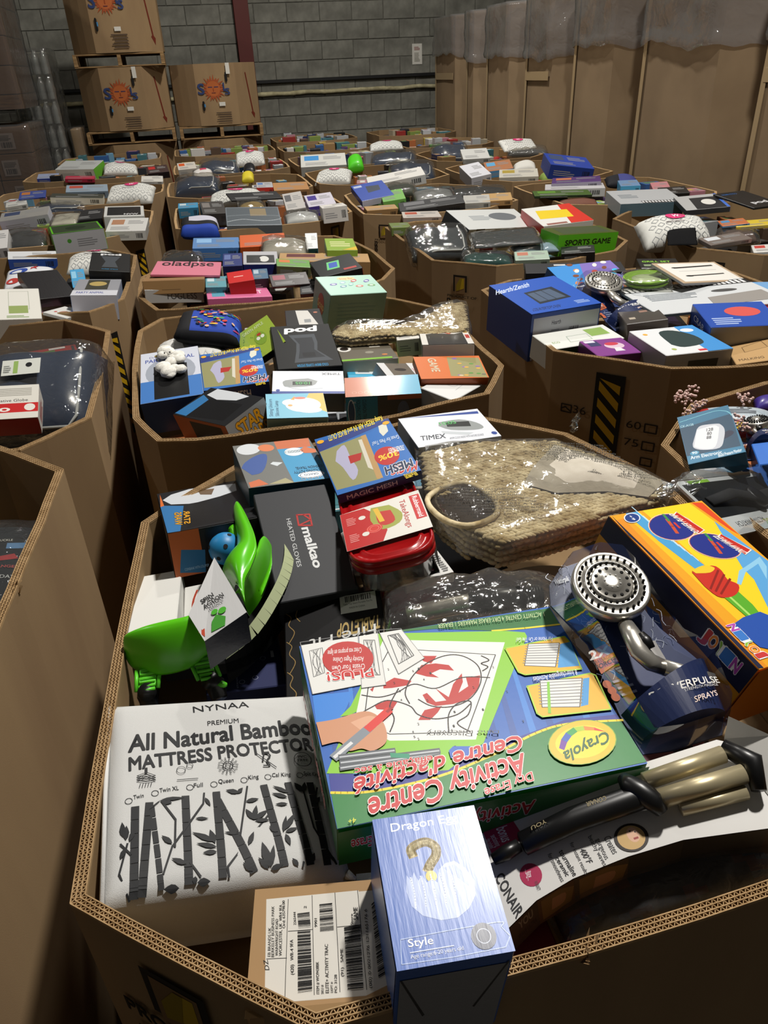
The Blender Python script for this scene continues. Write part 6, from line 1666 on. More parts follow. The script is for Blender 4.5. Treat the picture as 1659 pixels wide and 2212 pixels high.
box('mesh1', 'screen_door_box', 'blue screen door box with hammock picture in the nearest bin', 'box', .045, ('2563ac', '1a2a5c', '1a2a5c', '1a2a5c', '1a2a5c'), art_mesh, 'gloss')
box('mesh2', 'screen_door_box', 'blue screen door box with hammock picture, beside the fluffy toy box', 'box', .045, ('2563ac', '1a2a5c', '1a2a5c', '1a2a5c', '1a2a5c'), art_mesh, 'gloss')
def art_timex(flip):
  def fn(a):
    f = ART['timex1']
    a.rect(.001, .001, .999, .999, 'd4d7de')
    if not flip:
      a.poly(f['b1'], '24408c')
      q = f['clk']
      a.poly(a.smooth(q, 3), '8b9090')
      a.poly(f['scr'], '0e1512')
      a.text('10:05', .42, .60, .2, .10, '4cae5a', bold=.03)
      a.poly(f['hand'], 'b9bfc4')
      a.txt3('TIMEX', f['t1'], '2a2f38', .03)
      a.circ(*f['dot'][0], .006, '24408c')
      a.txt3('AM/FM CLOCK RADIO WITH NATURE SOUNDS', f['fine'], '555a66')
      side(a, 'F')
      a.rect(0, 0, 1, 1, '8f939a')
      a.bars([(.04, .5), (.2, .5), (.2, .9), (.04, .9)], 14)
    else:
      a.rect(0, .93, 1, 1, 'd4d7de')
      a.rect(0, .0, 1, .06, 'd4d7de')
      a.rect(.0, .9, 1, .998, '24408c')
      a.poly(a.smooth([(.37, .45), (.45, .66), (.78, .72), (.85, .6), (.82, .42), (.5, .33)], 3), '8b9090')
      a.rect(.45, .47, .72, .63, '0e1512')
      a.text('10:05', .48, .49, .2, .11, '4cae5a', bold=.03)
      a.curve([(.8, .7), (.6, .82), (.3, .76)], .0015, 'a8b0b8')
      a.text('TIMEX', .04, .08, .27, .1, '2a2f38', bold=.03)
      a.circ(.92, .86, .005, '24408c')
      side(a, 'B')
      a.rect(0, 0, 1, 1, '4a4c50')
      a.text('TIMEX', .08, .3, .35, .3, '1a1c20', bold=.04)
  return fn
box('timex1', 'clock_radio_box', 'white clock radio box at the far rim of the nearest bin', 'box', .055, ('d4d7de', '8f939a', '9da1a8', '8f939a', '9da1a8'), art_timex(False), 'gloss')
box('timex2', 'clock_radio_box', 'white clock radio box under the black cold brew box', 'box', .055, ('d4d7de', '8f939a', '9da1a8', '55585e', '9da1a8'), art_timex(True), 'gloss')
def art_navy(a):
  a.text('STANDARD', .4, .05, .3, .02, 'aab0c8', ang=90)
  for x, y in ((.45, .15), (.62, .2), (.75, .55), (.6, .5)): a.ring(x, y, .0045, .0006, 'aab0c8')
  a.rect(.86, .55, .9, .68, 'c8ccd8')
box('navy', 'navy_box', 'deep navy box with tiny white icons, sunk below the green scoops', 'box', .05, ('2c3154', '20243e', '20243e', '20243e', '20243e'), art_navy, 'satin')
def art_fabric(a):
  a.rect(.001, .001, .999, .999, 'c9c9c6')
  g = random.Random(9)
  a.poly([(.1, .15), (.75, .1), (.8, .75), (.15, .85)], '1c1c20')
  for i in range(60): a.circ(g.uniform(.15, .72), g.uniform(.18, .75), .002, g.choice(('8a2a4a', '3f5a3a', 'b9a8b0', '5a2a5a')), 6)
  a.greek(.82, .1, .14, .8, 9, '777777')
box('fabriccard', 'patterned_fabric_pack', 'small pack of dark floral fabric in a white sleeve beneath the red tubs', 'pack', .02, 'c9c9c6', art_fabric, 'satin')

# water toy box, dented long side
def art_joyin(a):
  f = ART['joyin']
  a.rect(.001, .001, .999, .999, 'e6a01c')
  a.poly(f['mid'], 'efcf22')
  a.poly(f['yel2'], 'f0c020')
  a.poly(f['org1'], 'e08c1c')
  a.poly(f['or'], 'd9481c')
  a.poly(f['bw'], '5aa2d8')
  a.poly(f['spl'], '8cc4e4')
  a.poly(f['w'], '4a9ed2')
  for i in range(6):
    q = f['w']
    t = .12 + i * .15
    a.line([(q[1][0] + (q[3][0] - q[1][0]) * (i / 6), q[1][1] + (q[3][1] - q[1][1]) * (i / 6)), (q[2][0] + (q[3][0] - q[2][0]) * t * 1.0, q[2][1] + (q[3][1] - q[2][1]) * t)], .0018, 'b9def0')
  a.poly(f['dk'], '1a1f3c')
  for k in ('e1', 'e2'):
    a.ell4(f[k], 'e8e0d8', g=1.06)
    a.ell4(f[k], 'd06a2c', g=1.03)
    a.ell4(f[k], '1c2c84')
    cx = sum(p[0] for p in f[k]) / 4
    cy = sum(p[1] for p in f[k]) / 4
    a.line([(cx - .05, cy + .02), (cx, cy), (cx + .05, cy - .015)], .006, 'c8502c')
    a.line([(cx + .04, cy - .02), (cx + .09, cy - .03)], .005, '3f8a4a')
    a.line([(cx - .02, cy - .05), (cx + .02, cy - .05)], .004, 'd03a2c')
  for n_, t_, s_ in (('n1', 'tn1', 'POWER PUMP'), ('n2', 'tn2', 'DRAW WATER')):
    a.poly(f[n_], 'e8e4dc')
    q = f[n_]
    c = (sum(p[0] for p in q) / 4, sum(p[1] for p in q) / 4)
    a.poly([(c[0] + (p[0] - c[0]) * .94, c[1] + (p[1] - c[1]) * .86) for p in q], 'c0281c')
    L = f[t_]
    b0, b1 = (L[1], L[0]) if L[0][0] > L[1][0] else (L[0], L[1])
    a.txt3(s_, (b0, b1, (b0[0] + (L[2][0] - L[0][0]) * (1 if b0 == L[0] else 1), b0[1] + abs(L[2][1] - L[0][1]) + .02)), 'f2eee6', .03)
  a.poly(a.smooth(f['gr'], 2), '58a828')
  q = f['gr']
  a.line([((q[0][0] * .7 + q[1][0] * .3), (q[0][1] * .7 + q[1][1] * .3)), ((q[3][0] * .7 + q[2][0] * .3), (q[3][1] * .7 + q[2][1] * .3))], .004, 'a8d868')
  a.poly(a.smooth(f['nz'], 3), 'c42c1c')
  q = f['nz']
  for i in range(3):
    t = .25 + .22 * i
    a.line([(q[8][0] + (q[6][0] - q[8][0]) * t + .0, q[8][1] + (q[6][1] - q[8][1]) * t), (q[1][0] + (q[4][0] - q[1][0]) * t, q[1][1] + (q[4][1] - q[1][1]) * t)], .003, '8a1a10')
  a.poly(a.smooth(f['yn'], 3), 'e8c42c')
  a.poly(f['hd'], '2450a8')
  a.ell4(f['ag'], 'e8ecf0', g=1.15)
  a.ell4(f['ag'], '1c3c84')
  cx, cy = (sum(p[i] for p in f['ag']) / 4 for i in (0, 1))
  a.text('6+', cx - .018, cy - .014, .036, .028, 'f0f0f0', bold=.03)
  cs = ('c83a3a', 'e88a2c', '8cc03a', '3a78c8', 'b04ab0')
  for i, ch in enumerate('JOYIN'):
    a.text(ch, .03 + i * .042, .86, .034, .075, cs[i], bold=.08, edge='f0f0f0')
  side(a, 'B')
  side(a, 'R')
  side(a, 'L')
  a.rect(.001, .001, .999, .999, 'd87e1a')
  side(a, 'B')
  a.rect(.001, .001, .999, .999, 'c98a1c')
  a.poly([(.001, .72), (.999, .62), (.999, .998), (.001, .998)], '1a1f3c')
  a.poly([(.55, .0), (.85, .0), (.92, .5), (.8, .62), (.6, .45)], 'a8721a')
  a.poly([(.98, .1), (.8, .5), (.72, .45), (.9, .05)], '5aa2d0')
  a.poly([(.7, .2), (.5, .55), (.42, .5), (.62, .1)], '2450a0')
  a.poly([(.6, .05), (.35, .45), (.28, .38), (.52, .0)], '3f8a2a')
  a.poly([(.02, .0), (.34, .1), (.3, .6), (.2, .5), (.12, .62), (.02, .4)], '5c1a16')
  for i, ch in enumerate('JOYIN'):
    a.text(ch, .72 + i * .045, .76, .038, .16, cs[i], bold=.08, edge='f0f0f0')
box('joyin', 'water_blaster_box', 'big yellow and orange water toy box leaning at the right of the nearest bin', 'box', .12, ('e6a01c', 'd87e1a', 'c46a1a', 'c98a1c', 'd87e1a'), art_joyin, 'gloss')

# rectangular food tubs with sleeve
def tubs():
  r, w, h = rootof('tubs', 'food_container_set', 'two red-lidded food containers held by a red and white card sleeve', 'food container', .085)
  def ringbox(m, P, z0, z1, col=None):
    prism(m, P, z0, z1, col or 'ffffff')
  m = MB()
  vs, fs = [], []
  lev = [(.80, 0), (.86, .01), (.93, .055), (1.0, .058)]
  base = rrect(w, h, .045, 6)
  n = len(base)
  for k, (s_, z) in enumerate(lev): vs += [(x * s_, y * s_, z) for x, y in base]
  for k in range(3):
    for i in range(n): fs.append((k * n + i, k * n + (i + 1) % n, (k + 1) * n + (i + 1) % n, (k + 1) * n + i))
  fs.append(tuple(range(n))[::-1])
  m.add(vs, fs, smooth=True)
  m.build('clear_tub', 'tub', r)
  for z0 in (.055, .068):
    m = MB()
    prof = [(1.0, z0), (1.01, z0 + .003), (1.01, z0 + .009), (.985, z0 + .0125), (.95, z0 + .0125), (.93, z0 + .008), (.80, z0 + .0075), (.76, z0 + .0105), (.70, z0 + .0105), (.66, z0 + .0075)]
    vs, fs = [], []
    for s_, z in prof:
      bw, bh = w / 2 * (1 - s_), h / 2 * (1 - s_)
      vs += [(x * (1 - 2 * (w / 2 * (1 - s_)) / w), y * (1 - (w * (1 - s_)) / h), z) for x, y in base]
    for k in range(len(prof) - 1):
      for i in range(n): fs.append((k * n + i, k * n + (i + 1) % n, (k + 1) * n + (i + 1) % n, (k + 1) * n + i))
    fs.append(tuple(range((len(prof) - 1) * n, len(prof) * n)))
    fs.append(tuple(range(n))[::-1])
    m.add(vs, fs, smooth=True)
    m.build('lid', 'red', r)
  f = ART['tubs']
  q = f['sl']
  t = .083
  X = lambda p: ((p[0] - .5) * w, (p[1] - .5) * h)
  m = MB()
  y0, y1 = (q[3][1] + q[2][1]) / 2, (q[0][1] + q[1][1]) / 2
  a0, a1 = q[3][1], q[2][1]
  b0, b1 = q[0][1], q[1][1]
  hw = w / 2 * 1.03
  T1, T2, T3, T4 = (-hw, (a0 - .5) * h, t), (hw, (a1 - .5) * h, t), (hw, (b1 - .5) * h, t), (-hw, (b0 - .5) * h, t)
  B = [(p[0], p[1], .0) for p in (T1, T2, T3, T4)]
  m.add([T1, T2, T3, T4] + B, [(0, 1, 2, 3), (1, 5, 6, 2), (4, 0, 3, 7)], [hexc('d9d6ce'), hexc('d9d6ce'), hexc('b01c1c')])
  m.build('card_sleeve', 'gloss', r)
  U = Vector(T2) - Vector(T1)
  V = Vector(T4) - Vector(T1)
  a = Art(T1, U, V, (0, 0, 1))
  a.rect(0, 0, 1, 1, 'd9d6ce')
  a.poly([(0, 0), (.42, 0), (.5, .25), (.5, .6), (.3, 1), (0, 1)], 'b4201f')
  a.poly(a.smooth([(.38, .95), (.34, .6), (.45, .3), (.66, .35), (.72, .6), (.6, .9)], 3), '9aa04a')
  a.poly(a.smooth([(.42, .8), (.42, .5), (.5, .38), (.62, .45), (.6, .75)], 3), 'b8322a')
  a.poly([(.4, .9), (.46, .9), (.5, .5), (.44, .5)], 'd8b03a')
  a.ell(.36, .38, .1, .1, 'c8382f')
  a.ring(.36, .38, .012, .001, 'e07a70')
  a.ring(.36, .38, .008, .001, 'e07a70')
  for x, y in ((.2, .75), (.2, .3)):
    a.circ(x + .05, y, .006, 'd8d4cc')
    a.greek(x - .14, y - .12, .12, .22, 5, 'd98a86')
  a.poly([(.86, .98), (.985, .98), (.985, .30), (.86, .30)], 'c01c1c')
  a.text('Rubbermaid', .895, .94, .6, .06, 'f0f0f0', bold=.03, ang=270)
  a.text('TakeAlongs', .73, .93, .78, .07, 'b8302c', ang=270)
  a.done(r)
tubs()

# shower head in a blister pack
def shower(key, label, detail=True):
  r, w, h = rootof(key, 'shower_head_pack', label, 'shower head', .004)
  f = ART['shower']
  X = lambda p, z=0: Vector(((p[0] - .5) * w, (p[1] - .5) * h, z))
  m = MB()
  prism(m, [tuple(X(p)[:2]) for p in f['out']], 0, .003, '2c3a66')
  m.build('backing_card', 'gloss', r)
  a = Art((-w / 2, -h / 2, .003), (w, 0, 0), (0, h, 0), (0, 0, 1))
  a.poly(f['blu'], '22305c', clip=False)
  g = random.Random(4)
  for i in range(70):
    u, v = g.uniform(-.05, 1.0), g.uniform(.3, 1.0)
    a.curve([(u, v), (u + g.uniform(-.06, .06), v + .03), (u + g.uniform(-.06, .06), v + .05)], .0007, g.choice(('8a94b0', '5a678c', 'b9c0d0')))
  a.poly(f['photo'], 'a8a4a0')
  a.poly(f['org'], 'c9673c')
  a.txt3('2X', f['t1'], 'f0ece6', .07)
  a.txt3('MASSAGE', f['t2'], '3a2018')
  a.txt3('FORCE', f['t3'], '1c1414', .05)
  for i in range(3):
    a.circ(*f['c%d' % i][0], .0055, 'c9673c')
    x, y = f['c%d' % i][0]
    a.rect(x + .07, y - .005, x + .25, y + .008, '8a94b0')
  a.txt3('Waterpik', f['t0'], 'e6e8ee', .05)
  a.done(r)
  # head
  hc, (hx0, hx1) = X(f['hc'][0]), (X(f['hx'][0]), X(f['hx'][1]))
  rad = (hx1 - hx0).length / 2 * .97
  m = MB()
  c = (hc.x, hc.y, 0)
  lathe(m, [(rad * .5, .012), (rad * .9, .022), (rad, .032), (rad, .042), (rad * .95, .0455), (rad * .9, .044), (rad * .70, .0445), (rad * .69, .046), (rad * .64, .046), (rad * .63, .0435), (rad * .55, .0435), (rad * .54, .0465), (rad * .5, .0470), (rad * .3, .0475), (rad * .28, .0495), (rad * .1, .0495)], 44, c=c)
  hd = m.build('spray_head', 'chrome', r)
  m = MB()
  bm = None
  for n_, rr_, s_ in ((28, .82, .0015), (24, .60, .0014), (13, .42, .0020), (9, .2, .0012)):
    for k in range(n_):
      u = 2 * math.pi * k / n_
      x, y = hc.x + rr_ * rad * math.cos(u), hc.y + rr_ * rad * math.sin(u)
      lathe(m, [(s_ * 1.25, .0440 if rr_ > .25 else .049), (s_ * 1.2, .0478 if rr_ > .25 else .0502), (s_ * .9, .0483 if rr_ > .25 else .0505)], 8, '151515' if rr_ > .25 else 'a8a8a4', (x, y, 0))
  tag(m.build('nozzles', 'matte', r), kind='stuff')
  hp = [X(p) for p in f['hd']]
  m = MB()
  tube(m, [(hp[0].x, hp[0].y, .03), (hp[1].x, hp[1].y, .038), (hp[2].x, hp[2].y, .04), (hp[3].x, hp[3].y, .036), (hp[4].x, hp[4].y, .03)], [rad * .2, rad * .24, rad * .25, rad * .23, rad * .2], 14, flat=.8)
  d = (hp[4] - hp[3]).normalized()
  e = hp[4] + d * .06
  tube(m, [(hp[4].x, hp[4].y, .03), (e.x, e.y, .022)], [rad * .2, rad * .18], 14)
  m.build('handle', 'chrome', r)
  sp = X(f['sl'][0])
  m = MB()
  d2 = (hp[3] - hp[1]).normalized()
  A_, B_ = sp - d2 * .011, sp + d2 * .011
  tube(m, [(A_.x, A_.y, .046), (sp.x, sp.y, .048), (B_.x, B_.y, .046)], [.005, .0065, .005], 10, flat=.6)
  m.build('slide_switch', 'black', r)
  # wrapped lower sleeve and blister
  c4 = [X(p) for p in f['cyl']]
  m = MB()
  n = 16
  vs, fs = [], []
  l0, r0, r1, l1 = c4
  for a_, b_ in ((l0, r0), (l1, r1)):
    for i in range(n + 1):
      t = i / n
      p = a_.lerp(b_, t)
      vs.append((p.x, p.y, .006 + .048 * math.sin(math.pi * t) ** .6))
  for i in range(n): fs.append((i, n + 1 + i, n + 2 + i, i + 1))
  k = len(vs)
  fs.append(tuple(range(n + 1, 2 * n + 2)))
  m.add(vs, fs, hexc('1f2a50'), smooth=False)
  m.build('printed_sleeve', 'shiny', r)
  def warp(p):
    t = max(0, min(1, (Vector((p.x, p.y)) - Vector(l0[:2])).dot(Vector((r0 - l0)[:2])) / (r0 - l0).length_squared))
    return Vector((p.x, p.y, p.z + .0035 + .048 * math.sin(math.pi * t) ** .6))
  a = Art((-w / 2, -h / 2, .003), (w, 0, 0), (0, h, 0), (0, 0, 1))
  a.warp = warp
  a.txt3('POWERPULSE', f['t4'], 'e8e6e2', .03)
  a.txt3('THERAPEUTIC STRENGTH MASSAGE', f['t5'], 'd0cecc')
  a.txt3('7 SPRAYS', f['t6'], 'f0d8cc', .02)
  a.txt3('LIMITED WARRANTY', f['t7'], 'b8bccc')
  a.done(r, 'sleeve_print')
  m = MB()
  O = [X(p) for p in f['out']]
  cc = sum(O, Vector()) / len(O)
  n = len(O)
  vs, fs = [], []
  for s_, z in ((1.0, .0035), (.97, .03), (.93, .053)):
    vs += [((cc.x + (p.x - cc.x) * s_), (cc.y + (p.y - cc.y) * s_), z) for p in O]
  for k in range(2):
    for i in range(n): fs.append((k * n + i, k * n + (i + 1) % n, (k + 1) * n + (i + 1) % n, (k + 1) * n + i))
  m.add(vs, fs, smooth=True)
  m.build('blister', 'blister', r)
shower('shower', 'round nickel shower head in a clear blister pack beside the water toy box')

# curling iron pack
def conair():
  t = TT.get('conair', .075)
  r, w, h = rootof('conair', 'curling_iron_pack', 'black three-barrel curling iron in a white shaped carton, right of the blue egg box', 'hair styler', t)
  f = ART['conair']
  X = lambda p, z=0: Vector(((p[0] - .5) * w, (p[1] - .5) * h, z))
  out = [tuple(X(p)[:2]) for p in f['out']]
  ar = sum(out[i][0] * out[(i + 1) % len(out)][1] - out[(i + 1) % len(out)][0] * out[i][1] for i in range(len(out)))
  m = MB()
  prism(m, out if ar > 0 else out[::-1], 0, t, '4a3a2e', 'd4d2ce')
  m.build('carton', 'gloss', r)
  a = Art((-w / 2, -h / 2, t), (w, 0, 0), (0, h, 0), (0, 0, 1))
  a.poly(f['pink'], 'a81c4c', clip=False)
  for k, s_, c_, b_ in (('t1', 'bonus', 'f0e8ec', .03), ('t2', 'sectioning', 'f0e8ec', 0), ('t3', 'clips included', 'f0e8ec', 0), ('t4', 'CONAIR', '2c2c2e', .05), ('t5', '5year', 'e8e0e4', 0), ('t6', 'WARRANTY', '3a3a3c', 0), ('w1', 'Creates', '3a3a3c', 0), ('w2', 'gorgeous', '3a3a3c', 0), ('w3', 'beachy waves', '3a3a3c', 0), ('w4', '400°F', '2a2a2c', .02), ('w5', 'for instant results', '3a3a3c', 0), ('w6', 'tourmaline', '2a2a2c', .02), ('w7', 'ceramic', '2a2a2c', .02), ('w8', 'for smoothness', '3a3a3c', 0)):
    if k == 't5': a.circ(*f['cir'][0], .0115, 'a81c4c')
    a.txt3(s_, f[k], c_, b_)
  a.ell4(f['facer'], '241a14')
  cx, cy = f['face'][0]
  a.ell4([(cx + (p[0] - cx) * .8, cy + (p[1] - cy) * .85) for p in f['facer']], 'c8a468')
  a.ell4([(cx + .01 + (p[0] - cx) * .35, cy + .02 + (p[1] - cy) * .55) for p in f['facer']], 'dcae90')
  a.circ(cx + .005, cy + .06, .001, '3a2018')
  a.circ(cx + .02, cy + .04, .001, '3a2018')
  a.rect(cx + .006, cy - .03, cx + .022, cy - .01, '9c3a34')
  # side picture on the curved near side
  n_ = len(f['out'])
  for i0, fn in ((9, 1), (10, 1), (11, 1), (12, 1), (13, 1)):
    p, q = X(f['out'][i0]), X(f['out'][i0 + 1])
    if ar > 0: o_, U = p, q - p
    else: o_, U = p, q - p
    U2 = p - q
    a.on((q.x, q.y, 0), (U2.x, U2.y, 0), (0, 0, t), (U2.y, -U2.x, 0))
    a.rect(0, 0, 1, 1, ('3a3530', '453e36', '5c4a38', '6a4c34', '5a483c')[i0 - 9])
    if i0 in (11, 12):
      a.poly([(.1, .1), (.9, .2), (1, .75), (.6, .95), (.1, .9)], '8a6a40')
      a.poly(a.smooth([(.35, .3), (.7, .35), (.75, .7), (.4, .75)], 3), 'b08060')
    if i0 == 13:
      a.text('WAVE ULTRA', .2, .25, .7, .2, '2a2220')
      a.text('YOU', .3, .6, .5, .3, '9a8a7c', bold=.05)
  a.done(r)
  hp = [X(p) for p in f['hand']]
  m = MB()
  z = t + .0125
  tube(m, [(hp[0].x, hp[0].y, z - .003), (hp[1].x, hp[1].y, z), (hp[2].x - .002, hp[2].y, z)], [.006, .008, .007], 12)
  m.build('cord_collar', 'black', r)
  m = MB()
  tube(m, [(hp[2].x, hp[2].y, z), (hp[2].x * .97 + hp[3].x * .03, hp[2].y * .97 + hp[3].y * .03, z), (hp[3].x, hp[3].y, z + .002), (hp[4].x, hp[4].y, z + .003), (hp[5].x, hp[5].y, z + .002)], [.008, .0125, .0135, .014, .012], 14, flat=.85)
  m.build('handle', 'black', r)
  a = Art((-w / 2, -h / 2, z + .0135), (w, 0, 0), (0, h, 0), (0, 0, 1))
  a.txt3('CONAIR', f['bhole'], '8f8260', .03)
  a.txt3('YOU', f['byou'], '8f8260', .03)
  a.done(r, 'handle_print', 'ink')
  h0_, h1_, h2_ = (X(p) for p in f['head'])
  m = MB()
  tube(m, [(h0_.x, h0_.y, z + .004), ((h2_.x + h0_.x) / 2 - .004, (h2_.y + h0_.y) / 2, z + .008), (h2_.x, h2_.y, z + .006), ((h2_.x + h1_.x) / 2 + .002, (h2_.y + h1_.y) / 2 - .002, z + .008), (h1_.x, h1_.y, z + .002)], [.007, .0115, .013, .0115, .007], 12)
  m.build('barrel_mount', 'black', r)
  for k, (dz, rd) in enumerate(((.003, .0095), (.005, .0102), (-.004, .0075))):
    b0, b1 = (X(p) for p in f['b%d' % k])
    m = MB()
    tube(m, [(b0.x, b0.y, z + dz), (b1.x, b1.y, z + dz)], rd, 20)
    m.build('barrel', 'champ', r)
  c_ = [X(p) for p in f['cap']]
  m = MB()
  tube(m, [(c_[0].x, c_[0].y, z + .004), (c_[1].x, c_[1].y, z + .006), (c_[2].x, c_[2].y, z)], [.0085, .0125, .008], 12)
  m.build('end_cap', 'black', r)
  q = [X(p) for p in f['flap']]
  m = MB()
  m.add([(q[3].x, q[3].y, t), (q[0].x, q[0].y, t + .03), (q[1].x, q[1].y, t + .02), (q[2].x, q[2].y, t + .001), (q[3].x, q[3].y, t - .001), (q[2].x, q[2].y, t)], [(0, 3, 2, 1), (4, 0, 1, 2, 5)], hexc('cfcdc8'))
  m.build('card_flap', 'gloss', r)
conair()

# green toy scoops in a tray
def scoops():
  P = {k: [Vector(v) for v in PTS[k]] for k in ('sA_t', 'sA_b', 'sB1l', 'sB1r', 'sB2l', 'sB2r', 'sC', 'ball', 'trayc', 'card', 'st1', 'st2', 'bk1', 'bk2')}
  c = Vector((P['ball'][0].x - .02, P['ball'][0].y - .12, .93))
  r = tag(empty('toy_scoop_set', c), 'bright green plastic ball scoops with straps and a blue ball in a torn display tray', 'toy')
  def sm(pts, n=5):
    out = []
    Q = [pts[0]] + pts + [pts[-1]]
    for i in range(1, len(Q) - 2):
      for k in range(n):
        t = k / n
        a, b, d, e = Q[i - 1:i + 3]
        out.append(.5 * (2 * b + (d - a) * t + (2 * a - 5 * b + 4 * d - e) * t * t + (3 * b - a - 3 * d + e) * t ** 3))
    out.append(pts[-1])
    return out
  def shell(L, Rr, bulge, name='scoop', nseg=10, thick=.004):
    k_ = max(len(L), len(Rr))
    def even(P_, N_=40):
      P_ = sm(P_)
      D_ = [0]
      for i in range(1, len(P_)): D_.append(D_[-1] + (P_[i] - P_[i - 1]).length)
      out, j = [], 0
      for i in range(N_ + 1):
        t = D_[-1] * i / N_
        while j < len(P_) - 2 and D_[j + 1] < t: j += 1
        out.append(P_[j].lerp(P_[j + 1], min(1, (t - D_[j]) / max(1e-6, D_[j + 1] - D_[j]))))
      return out
    L, Rr = even(L), even(Rr)
    m = MB()
    vs, fs = [], []
    n = len(L)
    for off in (0, thick):
      for i in range(n):
        a, b = L[i], Rr[i]
        wdt = (b - a).length
        for k in range(nseg + 1):
          t = k / nseg
          p = a.lerp(b, t)
          e = math.sin(math.pi * t)
          z = p.z + bulge * wdt * e ** .8 - off
          vs.append((p.x - c.x, p.y - c.y, z - c.z))
    W_ = nseg + 1
    N = n * W_
    for i in range(n - 1):
      for k in range(nseg):
        q = (i * W_ + k, i * W_ + k + 1, (i + 1) * W_ + k + 1, (i + 1) * W_ + k)
        fs.append(q)
        fs.append(tuple(N + j for j in q[::-1]))
    for i in range(n - 1):
      for k in (0, nseg):
        q = (i * W_ + k, (i + 1) * W_ + k, N + (i + 1) * W_ + k, N + i * W_ + k)
        fs.append(q)
    for i in (0, n - 1):
      for k in range(nseg): fs.append((i * W_ + k, i * W_ + k + 1, N + i * W_ + k + 1, N + i * W_ + k))
    m.add(vs, fs, smooth=True)
    o = m.build(name, 'green', r)
    return o
  shell(P['sA_b'], P['sA_t'], .42)
  shell(P['sB1l'], P['sB1r'], .30)
  shell(P['sB2l'], P['sB2r'], .34)
  l = P['sC']
  shell([l[0], (l[0] + l[1]) / 2, l[1], l[2]], [l[4], (l[4] + l[3]) / 2, (l[3] * .7 + l[4] * .3), l[3]], .2)
  m = MB()
  b = P['ball'][0] - c
  n = 20
  vs, fs = [], []
  lathe(m, [(.0275 * math.sin(math.pi * k / 14) + .0001, -.0275 * math.cos(math.pi * k / 14)) for k in range(15)], 22, c=b)
  m.build('ball', 'blue', r)
  m = MB()
  for k in range(14):
    ph = k * 2.399
    zz = 1 - 2 * (k + .5) / 14
    rr_ = math.sqrt(1 - zz * zz)
    d = Vector((rr_ * math.cos(ph), rr_ * math.sin(ph), zz))
    u = d.orthogonal().normalized()
    v = d.cross(u)
    ctr = b + d * .0278
    m.add([ctr + (u * math.cos(q * math.pi / 5) + v * math.sin(q * math.pi / 5)) * .0038 for q in range(10)], [tuple(range(10))])
  tag(m.build('ball_holes', 'blackm', r), kind='stuff')
  # display card
  q = [p - c for p in P['card']]
  nrm = (q[1] - q[0]).cross(q[3] - q[0]).normalized()
  m = MB()
  m.add([*q, *[p - nrm * .012 for p in q], q[0] - Vector((0, 0, .05)), q[1] - Vector((0, 0, .05))], [(0, 1, 2), (0, 2, 3), (7, 6, 5, 4), (1, 0, 8, 9), (0, 3, 7, 4), (2, 1, 5, 6), (3, 2, 6, 7)],
      [hexc('c2c2c2'), hexc('c2c2c2'), hexc('15171c'), hexc('14182c'), hexc('999999'), hexc('999999'), hexc('999999')])
  m.build('display_card', 'shiny', r)
  U = q[1] - q[0]
  V = (q[3] - q[0]) * .5 + (q[2] - q[1]) * .5
  a = Art(q[0] + nrm * .0006, U, V, nrm)
  a.curve([(.36, .95), (.18, .8), (.06, .6), (.02, .35), (.04, .14)], .0035, 'b8442c')
  a.poly([(-.03, .2), (.12, .2), (.05, .06)], 'b8442c', clip=False)
  a.text('SPIN', .30, .64, .30, .09, '333333', bold=.05)
  a.text('ACTION', .30, .52, .48, .09, '333333', bold=.05)
  a.text('HANDLE', .38, .44, .34, .05, '555555')
  a.poly([(.2, .06), (.5, .02), (.6, .16), (.45, .3), (.3, .22)], '3f8f2c')
  a.circ(.6, .3, .006, '4aa82c')
  a.circ(.45, .36, .005, '4aa82c')
  a.done(r)
  # tray with pale curved edge
  tc = sm([p - c for p in P['trayc']], 4)
  m = MB()
  for i in range(len(tc) - 1):
    a_, b_ = tc[i], tc[i + 1]
    dn = Vector((0, 0, .07))
    d = (b_ - a_).normalized()
    nn = Vector((-d.y, d.x, 0)) * .014
    m.add([a_, b_, b_ + nn - Vector((0, 0, .012)), a_ + nn - Vector((0, 0, .012)), a_ - dn, b_ - dn], [(0, 1, 2, 3), (4, 5, 1, 0)], [hexc('a8b08a'), hexc('0f100f')])
  tcn = [(p.x, p.y) for p in tc]
  m.build('tray_rim', 'satin', r)
  m = MB()
  cx_, cy_ = sum(p[0] for p in tcn) / len(tcn) - .03, sum(p[1] for p in tcn) / len(tcn)
  pl = tcn + [(-.09, -.07), (-.05, .0), (.01, .10)]
  ar = sum(pl[i][0] * pl[(i + 1) % len(pl)][1] - pl[(i + 1) % len(pl)][0] * pl[i][1] for i in range(len(pl)))
  prism(m, pl if ar > 0 else pl[::-1], 0, .02, '0e0f10')
  m.build('tray_floor', 'satin', r)
  # serpentine straps and buckles
  for s_, k_ in (('st1', 'bk1'), ('st2', 'bk2')):
    a_, b_ = P[s_][0] - c, P[s_][1] - c
    k2 = P[k_][0] - c
    m = MB()
    d = (b_ - a_)
    pts = []
    for i in range(6):
      p = a_ + d * (i / 5)
      sx = .011 if i % 2 else -.011
      pts += [p + Vector((-sx, 0, 0)), p + Vector((sx, 0, 0))]
    tube(m, pts, .0028, 6)
    tube(m, [a_ + Vector((-.016, .004, 0)), b_ + Vector((-.015, 0, 0))], .003, 6)
    tube(m, [a_ + Vector((.016, .004, 0)), b_ + Vector((.015, 0, 0))], .003, 6)
    m.build('strap', 'lime', r)
    m = MB()
    tube(m, [b_ + Vector((0, -.004, 0)), k2, k2 + Vector((.004, -.02, -.01))], [.013, .0145, .011], 12)
    m.build('buckle', 'black', r)
  m = MB()
  k2 = P['bk2'][0] - c
